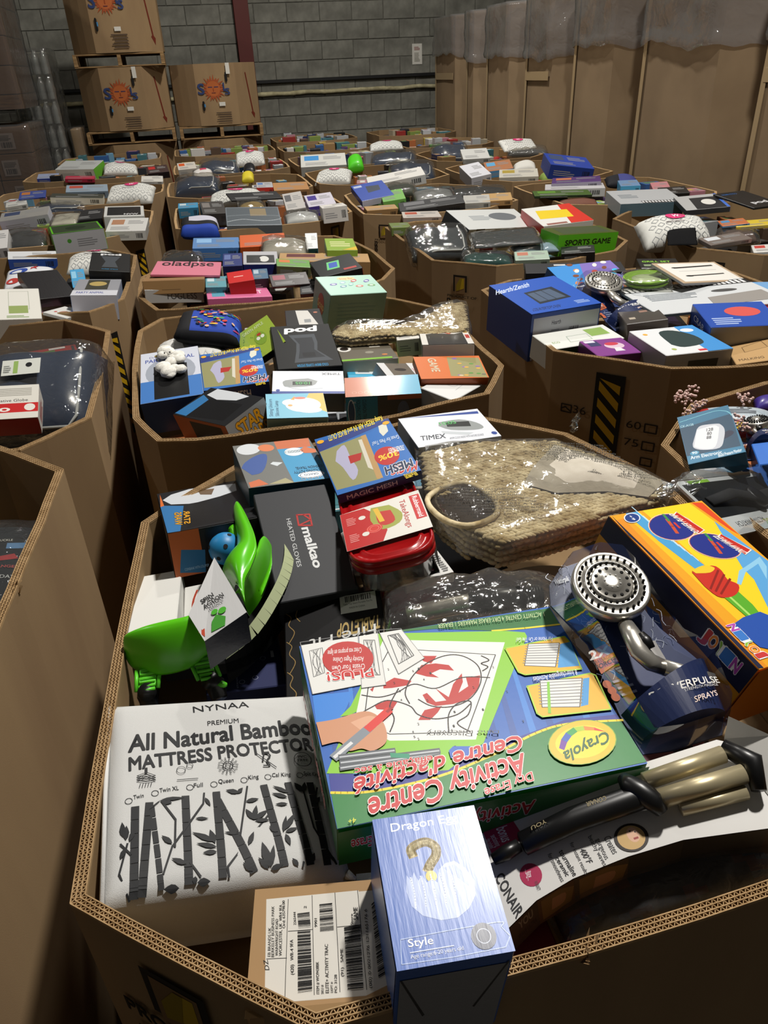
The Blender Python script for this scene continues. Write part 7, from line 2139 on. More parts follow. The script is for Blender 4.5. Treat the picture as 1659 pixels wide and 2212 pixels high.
  tube(m, [k2 + Vector((.004, -.006, .004)), k2 + Vector((.016, -.012, .006))], [.008, .003], 8)
  m.build('strap_tip', 'lime', r)
scoops()

# woven basket in a clear bag
def woven(key, label, row=.0125, tall=.07, holes=True):
  P = [Vector(v) for v in PTS[key]]
  cz = sum(p.z for p in P) / len(P)
  c = Vector((sum(p.x for p in P) / len(P), sum(p.y for p in P) / len(P), cz - tall))
  r = tag(empty('woven_basket', c), label, 'basket')
  out = [(p.x - c.x, p.y - c.y) for p in P][::-1]
  ar = sum(out[i][0] * out[(i + 1) % len(out)][1] - out[(i + 1) % len(out)][0] * out[i][1] for i in range(len(out)))
  if ar < 0: out = out[::-1]
  # plane through the rim points
  A = [[0.0] * 3 for _ in range(3)]
  bv = [0.0] * 3
  for p in P:
    v = (p.x - c.x, p.y - c.y, 1)
    for i in range(3):
      bv[i] += v[i] * (p.z - c.z)
      for j in range(3): A[i][j] += v[i] * v[j]
  sol = Matrix(A).inverted() @ Vector(bv)
  zf = lambda x, y: sol.x * x + sol.y * y + sol.z
  m = MB()
  n = len(out)
  ins = inset(out, .006)
  tri = tessellate_polygon([[Vector((x, y, 0)) for x, y in ins]])
  vs = [(x, y, zf(x, y) - .004) for x, y in ins] + [(x * .9, y * .9, 0) for x, y in ins]
  fs = [(i, (i + 1) % n, (i + 1) % n + n, i + n)[::-1] for i in range(n)] + [tuple(t) for t in tri] + [tuple(i + n for i in range(n))[::-1]]
  m.add(vs, fs, hexc('8a7448'))
  m.build('basket_body', 'straw', r)
  def inside(x, y, poly):
    k = False
    for i in range(len(poly)):
      (x1, y1), (x2, y2) = poly[i - 1], poly[i]
      if (y1 > y) != (y2 > y) and x < (x2 - x1) * (y - y1) / (y2 - y1) + x1: k = not k
    return k
  crm = [(v[0] - c.x, v[1] - c.y) for v in PTS['cream']] if holes else []
  hol = [(v[0] - c.x, v[1] - c.y) for v in PTS['hole']] if holes else []
  m = MB()
  g = random.Random(7)
  x0, x1 = min(p[0] for p in out), max(p[0] for p in out)
  y0, y1 = min(p[1] for p in out), max(p[1] for p in out)
  base, bf = [], []
  lathe_prof = [(.0001, -1), (.75, -.6), (1, 0), (.75, .6), (.0001, 1)]
  def seed_(cx, cy, cz_, ang, L, rd, lift=0):
    vs, fs = [], []
    nn = 6
    for rr_, zz in ((.45, -1), (1, -.35), (1, .35), (.45, 1)):
      for k in range(nn):
        u = 2 * math.pi * k / nn
        lx, ly, lz = zz * L, rr_ * rd * math.cos(u), rr_ * rd * .8 * math.sin(u)
        vs.append((cx + lx * math.cos(ang) - ly * math.sin(ang), cy + lx * math.sin(ang) + ly * math.cos(ang), cz_ + lz + lift))
    for a_ in range(3):
      for k in range(nn): fs.append((a_ * nn + k, a_ * nn + (k + 1) % nn, (a_ + 1) * nn + (k + 1) % nn, (a_ + 1) * nn + k))
    fs += [tuple(range(nn))[::-1], tuple(range(3 * nn, 4 * nn))]
    m.add(vs, fs, smooth=True)
  y, k = y0, 0
  while y < y1:
    x = x0 + (k % 2) * row * .3
    while x < x1:
      xx, yy = x, y + .02 * math.sin(x * 6)
      if inside(xx, yy, out) and not (hol and inside(xx, yy, hol)) and not (crm and inside(xx, yy, crm)):
        seed_(xx, yy, zf(xx, yy) + .001 * g.uniform(-1, 1), (.62 if k % 2 else -.62) + g.uniform(-.15, .15), row * .72, row * .36)
      x += row * .62
    y += row * .62
    k += 1
  # braided rows round the side
  P2, _ = subdiv(out, .011, 0, 1)
  for lv in range(int(tall / .013)):
    for i, (x, yv) in enumerate(P2):
      j = (i + 1) % len(P2)
      d = math.atan2(P2[j][1] - yv, P2[j][0] - x)
      zz = zf(x, yv) - .008 - lv * .0125
      if zz > .004: seed_(x, yv, zz, d + (.3 if lv % 2 else -.3), .0078, .0048)
  tag(m.build('woven_strands', 'straw', r), kind='stuff')
  if holes:
    m = MB()
    crz = [(x, y_, zf(x, y_) + .002) for x, y_ in crm]
    q = crm
    ar = sum(q[i][0] * q[(i + 1) % len(q)][1] - q[(i + 1) % len(q)][0] * q[i][1] for i in range(len(q)))
    cx_, cy_ = sum(p[0] for p in q) / len(q), sum(p[1] for p in q) / len(q)
    rings = 6
    vs = []
    for k in range(rings + 1):
      s_ = 1 - k / rings
      for (x, yv) in q:
        X_, Y_ = cx_ + (x - cx_) * s_, cy_ + (yv - cy_) * s_
        vs.append((X_, Y_, zf(X_, Y_) + .005 + .018 * (1 - s_ * s_) + .003 * nz(X_, Y_, 2, 40)))
    L = len(q)
    fs = []
    for k in range(rings):
      for i in range(L):
        f_ = (k * L + i, k * L + (i + 1) % L, (k + 1) * L + (i + 1) % L, (k + 1) * L + i)
        fs.append(f_ if ar > 0 else f_[::-1])
    m.add(vs, fs, smooth=True)
    m.build('cotton_lining', 'cream', r)
    m = MB()
    H = [(x, y_, zf(x, y_) + .001) for x, y_ in hol]
    m.add(H, [tuple(range(len(H)))], hexc('6a5534'))
    m.build('opening', 'kraft_dark', r)
    m = MB()
    hh = [Vector(p) + Vector((0, 0, .006)) for p in H]
    sm_ = []
    for i in range(len(hh)):
      a_, b_, d_, e_ = hh[i - 1], hh[i], hh[(i + 1) % len(hh)], hh[(i + 2) % len(hh)]
      for k in range(5):
        t = k / 5
        sm_.append(.5 * (2 * b_ + (d_ - a_) * t + (2 * a_ - 5 * b_ + 4 * d_ - e_) * t * t + (3 * b_ - a_ - 3 * d_ + e_) * t ** 3))
    sm_.append(sm_[0])
    tube(m, sm_, .0055, 8, caps=False)
    m.build('handle_rim', 'straw', r)
    # suffocation warning printed on the bag, in slanting bands
    a = Art((x0, y0, 0), (x1 - x0, 0, 0), (0, y1 - y0, 0), (0, 0, 1), eps=0)
    bagz = lambda x, yv: zf(x, yv) + .021 + .004 * nz(x, yv, 5, 14)
    a.warp = lambda p: Vector((p.x, p.y, bagz(p.x, p.y)))
    words = ('WARNING: KEEP THIS BAG AWAY FROM CHILDREN', 'AVERTISSEMENT: NE PAS UTILISER', 'THIS BAG IS NOT A TOY', 'ADVERTENCIA: MANTENER ALEJADO')
    for i in range(13):
      yy = .80 - i * .034
      a.txt3(words[i % 4], ((.50 + .015 * i, yy), (.84 + .008 * i, yy - .18), (.503 + .015 * i, yy + .017)), '3a3833', .02)
    for i in range(8):
      yy = .46 - i * .035
      a.txt3(words[(i + 1) % 4], ((.03 + .018 * i, yy), (.33 + .015 * i, yy - .12), (.034 + .018 * i, yy + .016)), '4a463e', .02)
    a.done(r, 'bag_print', 'ink')
  # bag
  m = MB()
  q, _ = subdiv(out, .03, 0, 2)
  rings = 12
  g = random.Random(3)
  vs = []
  L = len(q)
  for k in range(rings + 1):
    s_ = 1.06 - 1.06 * k / rings if k > 1 else 1.07 + .02 * (k == 0)
    for i, (x, yv) in enumerate(q):
      X_, Y_ = x * s_, yv * s_
      w_ = abs(nz(X_, Y_, 3, 16)) * .010 + abs(nz(X_, Y_, 8, 38)) * .005
      z_ = zf(X_, Y_) + (.012 + w_ * 1.2) if k > 1 else (zf(X_, Y_) - .0 if k == 1 else zf(X_, Y_) * .35)
      vs.append((X_ + (.006 * nz(X_, Y_, 9, 30) if k < 2 else 0), Y_, z_))
  fs = [(k * L + i, k * L + (i + 1) % L, (k + 1) * L + (i + 1) % L, (k + 1) * L + i) for k in range(rings) for i in range(L)]
  m.add(vs, fs, smooth=True)
  m.build('plastic_bag', 'film', r)
  return r, c
r, c = woven('basket', 'seagrass basket with cream cotton inside a printed clear bag', .0125, .075)
def twist(r, c, a, b, wd, seed, name='bag_knot'):
  """fan of crumpled film standing off a bag"""
  m = MB()
  a, b = Vector(a) - c, Vector(b) - c
  d = b - a
  s_ = d.cross(Vector((0, 0, 1))).normalized()
  if s_.length < .1: s_ = Vector((1, 0, 0))
  n, k = 8, 12
  vs = []
  for i in range(n + 1):
    t = i / n
    for j in range(k + 1):
      u = j / k - .5
      ww = wd * (.25 + .75 * t ** .8)
      vs.append(a + d * t + s_ * u * ww + Vector((nz(t * 3, u * 8, seed) * .012, nz(t * 4, u * 9, seed + 2) * .012, abs(nz(u * 9, t * 3, seed + 4)) * .02 * t + .003)))
  fs = [(i * (k + 1) + j, i * (k + 1) + j + 1, (i + 1) * (k + 1) + j + 1, (i + 1) * (k + 1) + j) for i in range(n) for j in range(k)]
  m.add(vs, fs, smooth=True)
  m.build(name, 'film', r)
K_ = PTS['knots']
twist(r, c, K_[0], K_[1], .045, 1)
twist(r, c, K_[2], K_[3], .07, 5)
woven('basket2', 'pale seagrass basket in a clear bag, lying behind the black cold brew box', .011, .04, False)

# metal rod light in a crumpled bag
def rodlight():
  P = [Vector(v) for v in PTS['rod']]
  c = Vector(((P[0].x + P[-1].x) / 2, (P[0].y + P[-1].y) / 2, .95))
  r = tag(empty('bagged_steel_tool', c), 'steel tube with a black knurled grip in a crumpled clear bag, above the activity set', 'tool')
  Q = [p - c for p in P]
  m = MB()
  tube(m, [Q[0], Q[0].lerp(Q[1], .5), Q[1], Q[1].lerp(Q[2], .25)], .0145, 18)
  m.build('steel_tube', 'chrome', r)
  m = MB()
  tube(m, [Q[1].lerp(Q[2], .2), Q[2], Q[3]], [.0165, .017, .016], 18)
  for k in range(26):
    t = k / 25
    p = Q[1].lerp(Q[3], .12 + .85 * t)
    d = (Q[3] - Q[1]).normalized()
    tube(m, [p - d * .0012, p + d * .0012], .018, 14)
  tag(m.build('grip', 'mesh', r), kind='stuff')
  d = (Q[3] - Q[0])
  mb = crinkle(d.length + .05, .10, .07, 4, 30, .014, 16, .015)
  o = mb.build('plastic_bag', 'film', r)
  o.rotation_euler = (0, 0, math.atan2(d.y, d.x))
  o.location = (0, 0, 0)
rodlight()
def bagred():
  r, w, h = rootof('bagred', 'bagged_clothing', 'black clothing pack in shiny film between the curling iron carton and the front rim', 'pack', .06)
  w, h = .25, .10
  r.location.y += .04
  r.location.x += .015
  m = MB()
  pillow(m, w, h, .05, 5, 20, 3, .15, 12, cf=lambda u, v: '15161a' if nz(u, v, 4, 5) < .18 else ('3c1c18' if nz(u, v, 9, 9) > 0 else '23324a'))
  m.build('folded_clothing', 'matte', r)
  a = Art((-w / 2, -h / 2, .052), (w, 0, 0), (0, h, 0), (0, 0, 1))
  a.text('3 SOFT', .62, .5, .2, .12, '9c4a3c', bold=.03, ang=180)
  a.text('SUPER', .95, .66, .3, .12, 'a83a30', bold=.05, ang=180)
  a.circ(.5, .55, .012, '2a5a90')
  a.done(r, mat='ink')
  crinkle(w, h, .055, 8, 30, .012, 18, .008).build('plastic_bag', 'film', r)
  o = tag(empty('maroon_box', (.205, .405, .80)), 'dark maroon box low between the blue egg box and the front rim', 'box')
  m = MB()
  bevbox(m, -.05, .05, -.05, .04, 0, .085, .002, '5c1424')
  m.build('carton', 'gloss', o)
bagred()
# ------------------------------------------------------------------ further things, bins behind
def bars_art(col, n=3, c2='8a8a8a', logo=None):
  def fn(a):
    if logo: a.poly([(.08, .5), (.4, .5), (.4, .88), (.08, .88)], logo)
    a.greek(.5, .55, .42, .3, n, c2)
    a.greek(.1, .12, .6, .25, n, c2, seed=4)
    side(a, 'F')
    a.greek(.1, .3, .5, .4, 3, c2)
    a.bars([(.75, .25), (.92, .25), (.92, .75), (.75, .75)], 10)
  return fn
def art_pod(a):
  K = 'd8d9da'
  f = ART['pod1']
  a.txt3('pod', f['t1'], K, .09)
  a.poly(f['m'], '3f444a')
  q = f['m']
  cx, cy = sum(p[0] for p in q) / len(q), sum(p[1] for p in q) / len(q)
  a.poly([(cx + (p[0] - cx) * .7, cy + (p[1] - cy) * .75) for p in q], '23262b')
  a.rect(cx - .1, cy + .12, cx + .1, cy + .22, '14161a')
  a.txt3('COLD BREW COFFEE SYSTEM', f['t2'], '2f8fc4', .02)
  side(a, 'B')
  a.rect(.05, .2, .95, .8, '101214')
box('pod1', 'cold_brew_box', 'large black cold brew coffee box with the word pod upside down', 'box', .10, ('0e0f10', '0b0b0c', '0b0b0c', '0d0e10', '0b0b0c'), art_pod, 'satin')
box('pod2', 'cold_brew_box', 'black cold brew coffee box beside the white pouch in a left bin', 'box', .10, ('121315', '0b0b0c', '0b0b0c', '0d0e10', '0b0b0c'), lambda a: (a.text('pod', .75, .93, .5, .1, 'd8d9da', bold=.09, ang=180), a.poly([(.3, .2), (.7, .2), (.62, .5), (.75, .8), (.25, .8), (.38, .5)], '3f444a'), a.text('COLD BREW', .7, .12, .4, .04, '2f8fc4', ang=180)), 'gloss')
def art_mint(a):
  g = random.Random(3)
  a.ell(.5, .84, .16, .1, 'c9c08a')
  a.text('Soap Bar', .38, .80, .24, .07, 'b8683a', bold=.04)
  for x, y, c_ in ((.2, .55, '5a4a9a'), (.38, .62, '8ab0b8'), (.34, .42, '5a8a9c'), (.6, .7, 'b03a34'), (.82, .66, '5a4a9a'), (.62, .4, 'c06a5a'), (.84, .42, '6a9a5a'), (.5, .52, '7ab0a8')):
    a.ell(x, y, .07, .055, c_, a=g.uniform(0, 1))
    a.ell(x, y, .035, .03, 'c9d8d2')
  side(a, 'F')
  a.greek(.15, .2, .7, .6, 6, '7ba094')
  side(a, 'L')
  a.ell(.5, .5, .2, .3, 'a8584a')
  a.text('Soap', .3, .4, .4, .2, 'c8b070', bold=.04)
box('mint', 'soap_gift_box', 'pale mint gift box with small flowers, standing highest in its bin', 'box', .13, ('9fc4b4', '86a898', '86a898', '86a898', '7d9e90'), art_mint, 'gloss')
def art_party(a):
  f = ART['party1']
  a.rect(.001, .001, .999, .999, 'c6cad6')
  a.ell(.5, .45, .42, .3, '9aa0ac')
  a.poly([(0, .6), (1, .6), (1, .999), (0, .999)], '3f74b8')
  a.text('PARTY ANIMAL', .92, .22, .84, .07, '3a4a94', bold=.03, ang=180)
  a.text('DANCING PET', .85, .13, .6, .04, '6a6a94', ang=180)
  a.circ(.72, .09, .007, '8a7a3c')
  a.rect(.22, .32, .78, .96, '060607')
  side(a, 'B')
  a.rect(0, 0, 1, 1, '16386e')
box('party1', 'fluffy_toy_box', 'blue and white box with a fluffy white toy behind its window', 'box', .09, ('c6cad6', '16386e', '24508c', '16386e', '24508c'), art_party, 'gloss')
def fluff(key, label, n=15, s=.019, mat='fur', dy=(.40, .9), h_=.09):
  c, e, w, h = POSE[key]
  b = Vector(c)
  r = tag(empty('fluffy_toy', b + Vector((0, 0, .001)), e), label, 'toy')
  m = MB()
  g = random.Random(len(label))
  for k in range(n):
    t = k / (n - 1)
    cx, cy = g.uniform(-.19, .14) * w, -(dy[0] + (dy[1] - dy[0]) * t - .5) * h
    rr_ = s * g.uniform(.7, 1.15)
    prof = [(rr_ * math.sin(math.pi * q / 8) + .0001, -rr_ * .6 * math.cos(math.pi * q / 8)) for q in range(9)]
    i0 = len(m.v)
    lathe(m, prof, 14, c=(cx, cy, .004 + rr_ * .45))
    for i in range(i0, len(m.v)):
      x, y, z = m.v[i]
      k_ = 1 + .18 * nz(x, y, z * 90, 120)
      m.v[i] = (cx + (x - cx) * k_, cy + (y - cy) * k_, z)
  m.build('fur_body', mat, r)
  m = MB()
  for dx in (-.006, .008): lathe(m, [(.0022 * math.sin(math.pi * q / 4) + .0001, -.0022 * math.cos(math.pi * q / 4)) for q in range(5)], 8, c=(dx, -(.72 - .5) * h, .03))
  m.build('eyes', 'black', r)
fluff('party1', 'fluffy white toy puppy lying in the window of its blue box')
box('sw2', 'coin_bank_box', 'tilted black and grey coin bank box with yellow lettering, at a bin corner', 'box', .085, ('141518', '8b8a88', '8b8a88', '8b8a88', 'b35a2a'), art_sw('sw2'), 'gloss')
def art_uni(a):
  a.rect(.0, 0, 1, 1, '73b4cc')
  a.poly([(.62, .55), (.999, .2), (.999, .999), (.75, .999)], 'd8b45c')
  a.ell(.62, .52, .3, .3, 'e4e0dc')
  a.ell(.42, .62, .15, .14, 'e8e4e0')
  a.ell(.72, .3, .2, .12, 'e8e4e0')
  a.poly([(.42, .74), (.48, .72), (.5, .9)], 'e09a3c')
  a.ell(.58, .8, .1, .05, 'd87a6a')
  a.ell(.4, .5, .04, .04, 'e2a060')
  a.text('Sitting Unicorn', .10, .08, .7, .06, '2f5a78', bold=.03, ang=90)
  a.text('Silicone Lamp', .2, .08, .62, .06, '2f5a78', bold=.03, ang=90)
  side(a, 'F')
  for i in range(3): a.ring(.3 + .22 * i, .3, .008, .001, '4a6058', 10)
box('unicorn', 'unicorn_lamp_box', 'pale blue and yellow box with a sitting unicorn lamp picture', 'box', .075, ('73b4cc', '7f978c', '7f978c', '7f978c', '7f978c'), art_uni, 'gloss')
def art_g2(a):
  a.rect(0, 0, 1, .12, '74706a')
  a.rect(.0, 0, .48, 1, '2f8fb0')
  a.rect(.48, 0, 1, 1, 'b0603c')
  for i in range(5): a.ring(.56 + .08 * i, .8, .006, .001, 'd8a890', 10)
  side(a, 'B')
  a.rect(.0, .0, .999, .999, '4a4846')
  a.rect(.55, .85, .999, .999, 'b0603c')
  a.ell(.76, .45, .08, .35, '59657c')
  a.rect(.0, 0, .42, 1, '2f7f9c')
  a.ell(.07, .5, .05, .42, 'd8dce0')
  a.ell(.07, .5, .043, .38, '2f4a6c')
  a.text('GRACO', .085, .85, .06, .045, 'd8dce0', bold=.04, ang=270)
  a.text('CUSHION TRAVEL', .22, .9, .8, .05, '14303c', ang=270)
  a.text('FOLDING POTTY', .14, .9, .75, .05, '14303c', ang=270)
box('graco2', 'folding_potty_box', 'folding potty box on edge, orange and teal, in the backpack bin', 'box', .09, ('74706a', '4a4846', '2f7f9c', '4a4846', '4a4846'), art_g2, 'gloss')
def art_orange(a):
  a.rect(0, 0, 1, 1, 'c8682c')
  g = random.Random(8)
  a.poly([(.45, .1), (.98, .0), (.98, .9), (.5, .95)], '8f8a5c')
  for i in range(14): a.ell(g.uniform(.5, .95), g.uniform(.1, .9), .035, .03, g.choice(('5a8a3c', '8a6aa0', 'c9b890', 'd0a040', '6a6a5a')))
  a.text('GAME', .2, .9, .6, .12, 'c8b89c', bold=.05, ang=270)
box('orange1', 'board_game_box', 'orange illustrated game box near the right rim of the backpack bin', 'box', .06, ('c8682c', '9c4a1c', '9c4a1c', '9c4a1c', '9c4a1c'), art_orange, 'gloss')
box('whitebox2', 'plain_white_carton', 'plain white carton with faint pictures by the right corner of the backpack bin', 'box', .09, ('d2d3d2', 'a8a8a6', 'b4b4b2', 'a8a8a6', 'b4b4b2'), lambda a: (a.ring(.5, .55, .014, .001, '9aa0a0'), a.line([(.35, .3), (.65, .35)], .001, '9aa0a0')), 'gloss')
def art_funko(a):
  a.rect(0, 0, 1, 1, '19191b')
  a.poly([(.0, .55), (.3, .62), (.7, .55), (.999, .7), (.999, .999), (0, .999)], 'd2cfca')
  a.poly([(.35, .6), (.45, .95), (.7, .95), (.72, .7), (.6, .55), (.5, .62)], 'b0321c')
  a.rect(.0, .0, .12, .999, 'cfccc6')
  a.rect(.88, .0, .999, .999, 'cfccc6')
  a.rect(.9, .6, .98, .8, 'c9a03c')
  a.rect(.9, .3, .98, .5, 'a82a20')
box('funko', 'figure_window_box', 'white and black window box for a figure with red hair picture', 'box', .085, ('cfccc6', 'c4c2bc', 'b4b2ae', 'c4c2bc', '7a7a78'), art_funko, 'gloss')
box('cup', 'coffee_pod_box', 'brown and green box with a round coffee picture next to the black cold brew box', 'box', .06, ('5e584c', '8f9488', '7ab03c', '8f9488', '5e584c'), lambda a: (a.ell(.12, .6, .13, .15, 'd8d6d0'), a.ell(.12, .6, .08, .09, '1c1410'), a.rect(.6, .6, .8, .95, 'c9c7c0'), a.ell(.55, .35, .08, .06, '8a8678'), a.circ(.8, .2, .008, 'c87a3c'), a.poly([(.0, .0), (.9, .0), (.9, .08), (0, .08)], '7ab03c')), 'gloss')
box('small1', 'small_white_carton', 'small white carton leaning on the figure window box', 'box', .05, 'c9c6bf', bars_art('c', 3), 'satin')
box('lying', 'figure_window_box', 'figure window box lying flat with a clear front, beside the teal card', 'box', .05, ('6a6258', 'c4c6c8', 'c4c6c8', 'c4c6c8', 'c4c6c8'), lambda a: (a.rect(0, 0, .2, 1, 'cfd0d0'), a.rect(.8, 0, 1, 1, 'cfd0d0'), a.ell(.5, .5, .16, .1, '3a3430'), a.text('POP', .9, .2, .4, .07, 'a83028', ang=90)), 'gloss')
box('bluesm', 'teal_card_box', 'small teal and white card box below the coffee pod box', 'box', .04, ('3f9fc4', 'c4ccd0', 'c4ccd0', 'c4ccd0', '3f9fc4'), lambda a: (a.rect(.3, .2, .98, .8, 'cdd4d6'), a.greek(.4, .3, .5, .4, 5, '6a7a84')), 'gloss')
def art_apple(a):
  a.rect(0, 0, 1, 1, '93ab3c')
  g = random.Random(8)
  for i in range(26): a.ell(g.random() * .9 + .05, g.random() * .9 + .05, .012, .02, '6a8a2c')
  a.ell(.55, .5, .16, .2, '7a9a34')
  a.ell(.5, .52, .05, .05, 'd8dcd0')
  a.ell(.62, .52, .05, .05, 'd8dcd0')
  a.ell(.56, .62, .06, .04, 'a83c28')
  a.text('GREEN APPLE', .2, .82, .6, .09, 'c9d8a0', bold=.04)
box('apple', 'green_apple_pouch', 'lime green pouch printed with a cartoon apple, in a clear sleeve', 'pouch', .02, ('93ab3c', '1a1a1a', '1a1a1a', '1a1a1a', '1a1a1a'), art_apple, 'shiny')
box('charger', 'charger_box', 'black and white phone charger box behind the lime green pouch', 'box', .035, ('2b2b2d', '1c1c1e', '1c1c1e', '1c1c1e', '1c1c1e'), lambda a: (a.poly([(.35, .05), (.85, .0), (.65, .9), (.3, .95)], 'cfcdc8'), a.rect(.5, .15, .68, .35, '8f9294'), a.ell(.85, .75, .06, .05, 'b0705c')), 'gloss')
box('redflat', 'red_striped_box', 'flat red striped box deep against the far wall of the backpack bin', 'box', .03, ('b05a4a', '8a3a2c', '8a3a2c', '8a3a2c', '8a3a2c'), lambda a: [a.line([(.1, .2 + .2 * i), (.9, .1 + .2 * i)], .006, 'c98a78') for i in range(4)], 'gloss')
def soft(key, name, label, cat, t, col='ffffff', cf=None, mat='cloth', film=None, art=None, group=None, body='fabric_body', amp=.12, seed=3, p=2.4, wh=None, extra=None):
  t = TT.get(key, t)
  r, w, h = rootof(key, name, label, cat, t, group)
  if wh: w, h = w * wh[0], h * wh[1]
  m = MB()
  pillow(m, w, h, t, seed, 18, p, amp, cf=cf, col=col)
  m.build(body, mat, r)
  if art:
    a = Art((-w / 2, -h / 2, 0), (w, 0, 0), (0, h, 0), (0, 0, 1), eps=.00008)
    def warp(q):
      u, v = max(-.98, min(.98, 2 * q.x / w)), max(-.98, min(.98, 2 * q.y / h))
      e = max(0, (1 - abs(u) ** p) * (1 - abs(v) ** p)) ** .42
      return Vector((q.x, q.y, q.z + t * .35 + t * .65 * e + nz(q.x * 9, q.y * 9, seed) * amp * t * e + .0015))
    a.warp = warp
    art(a)
    a.done(r, mat='ink')
  if film:
    crinkle(w, h, t, seed, 22, .012, 12, .01).build('plastic_bag', film, r)
  if extra: extra(r, w, h, t)
  return r
def strap_over(x0, y0, x1, y1, wd=.012):
  def fn(r, w, h, t):
    m = MB()
    N = 12
    for i in range(N):
      q = []
      for k in (i / N, (i + 1) / N):
        x, y = (x0 + (x1 - x0) * k - .5) * w, (y0 + (y1 - y0) * k - .5) * h
        u, v = max(-.99, min(.99, 2 * x / w)), max(-.99, min(.99, 2 * y / h))
        e = max(0, (1 - abs(u) ** 2.4) * (1 - abs(v) ** 2.4)) ** .42
        z = t * .35 + t * .65 * e + .006
        q += [(x - wd / 2, y, z), (x + wd / 2, y, z)]
      m.add([q[0], q[1], q[3], q[2]] + [(p[0], p[1], p[2] - .005) for p in (q[0], q[1], q[3], q[2])], [(0, 1, 2, 3), (1, 5, 6, 2), (4, 0, 3, 7)])
    m.build('strap', 'blackm', r)
  return fn
def zig(a):
  for i in range(9):
    for j in range(6):
      x, y = .08 + i * .1, .1 + j * .15
      a.line([(x, y), (x + .03, y + .06), (x + .06, y)], .0012, 'b0b2b2')
soft('tote', 'white_quilted_bag', 'white patterned soft bag with a black strap, behind the fluffy toy box', 'bag', .11, 'd4d3cf', art=zig, extra=strap_over(.8, .98, .86, .02))
def bp(u, v):
  return '101014' if u < .2 or v < .06 else '1f3f9c'
def art_bp(a):
  g = random.Random(4)
  for i in range(70):
    x, y = g.uniform(.25, .95), g.uniform(.12, .9)
    a.ell(x, y, g.uniform(.015, .04), g.uniform(.02, .05), g.choice(('b8281c', '2a8a4a', 'd8b03a', 'c9a080', '101018', '3a6ad0', 'a83a6a')), 7, g.uniform(0, 3))
  a.poly([(.28, .72), (.5, .78), (.48, .95), (.27, .9)], 'b84a58')
soft('backpack', 'childrens_backpack', 'small black and blue backpack with bright comic print, at the far left of its bin', 'backpack', .07, cf=bp, art=art_bp, mat='matte', p=4)
# blue and white boxes of the bin with the striped marking
def art_ham(a):
  f = ART['hamilton']
  a.rect(0, 0, 1, 1, '1f4ea8')
  a.txt3('Hearth/Zenith', f['t1'], 'c9d4ea', .04)
  a.poly(f['m'], '1b2430')
  a.poly(f['m2'], '44546a')
  q = f['m2']
  for t in (.3, .62): a.line([(q[0][0] + (q[1][0] - q[0][0]) * t, q[0][1] + (q[1][1] - q[0][1]) * t), (q[3][0] + (q[2][0] - q[3][0]) * t, q[3][1] + (q[2][1] - q[3][1]) * t)], .003, '1b2430')
  a.txt3('COUNTERTOP OVEN', f['t2'], '16244a', .03)
  a.greek(.72, .1, .2, .1, 3, '9ab0d8')
  side(a, 'F')
  a.rect(.04, .02, .98, .9, 'b9bcc4')
  a.bars([(.56, .28), (.7, .28), (.7, .62), (.56, .62)], 16)
  a.greek(.3, .25, .16, .4, 6, '8a8e98')
  a.text('Hearth', .3, .72, .13, .09, '333844', bold=.03)
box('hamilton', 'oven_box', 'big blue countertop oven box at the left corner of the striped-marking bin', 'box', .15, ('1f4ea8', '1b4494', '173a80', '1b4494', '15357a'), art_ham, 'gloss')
box('whitegreen', 'white_green_box', 'white box with green panel picture, at the rim below the blue oven box', 'box', .07, ('d2d4ce', '2e4a1c', '2e4a1c', 'b8b8b4', 'b8b8b4'), lambda a: (a.line([(.32, .25), (.62, .25), (.64, .6), (.36, .6)], .002, '9aa89a', closed=True), a.poly([(.66, .4), (.92, .4), (.92, .85), (.66, .85)], '8aa85a'), a.text('ECO', .1, .3, .1, .1, '7a9a4a')), 'gloss')
box('purple', 'purple_bulb_box', 'purple light bulb box at the rim between two white boxes', 'box', .07, ('7a3a80', '6a3272', '5a2a60', '6a3272', '5a2a60'), lambda a: (a.ell(.62, .55, .22, .2, 'c9b0c0'), a.ell(.6, .66, .16, .1, 'b83c4c'), a.poly([(.5, .2), (.72, .2), (.68, .42), (.55, .42)], 'd0d0d4'), a.rect(.1, .6, .35, .9, '3a3a60'), a.rect(.06, .82, .3, .95, 'd0ccd8'), side(a, 'F'), a.bars([(.6, .2), (.82, .2), (.82, .7), (.6, .7)], 14)), 'gloss')
box('anchor', 'white_blue_window_box', 'white and blue box with a dark oval window, middle of the striped-marking bin', 'box', .09, ('d0d2d4', 'a9a7a4', '2a6a9c', 'a9a7a4', '8f8c90'), lambda a: (a.poly([(.62, 0), (1, 0), (1, 1), (.7, 1)], '3f86c4'), a.poly(a.smooth([(.28, .35), (.36, .82), (.6, .86), (.78, .6), (.74, .3), (.4, .22), (.28, .35)], 4), '2b3a3a'), a.ell(.8, .82, .1, .07, 'dfe4ea'), a.circ(.14, .8, .007, 'd8a03c'), a.circ(.22, .18, .007, '9aa85a'), a.rect(.52, .04, .64, .1, 'c0303a'), side(a, 'F'), a.rect(.35, .3, .8, .75, '3a3a34')), 'gloss')
shower('shower2', 'nickel shower head in a clear blister pack beside the blue oven box')
box('tin', 'dark_brown_box', 'dark brown and black gift box with pale corner tapes', 'box', .07, ('3a3430', '5a5048', '4a423c', '5a5048', '5a5048'), lambda a: (a.rect(.6, .75, .95, .9, 'a89c8c'), a.rect(.5, .5, .7, .6, '8a6a5c'), a.rect(.15, .2, .3, .3, 'a89c8c'), a.line([(.1, .9), (.9, .6)], .002, '8a8278')), 'gloss')
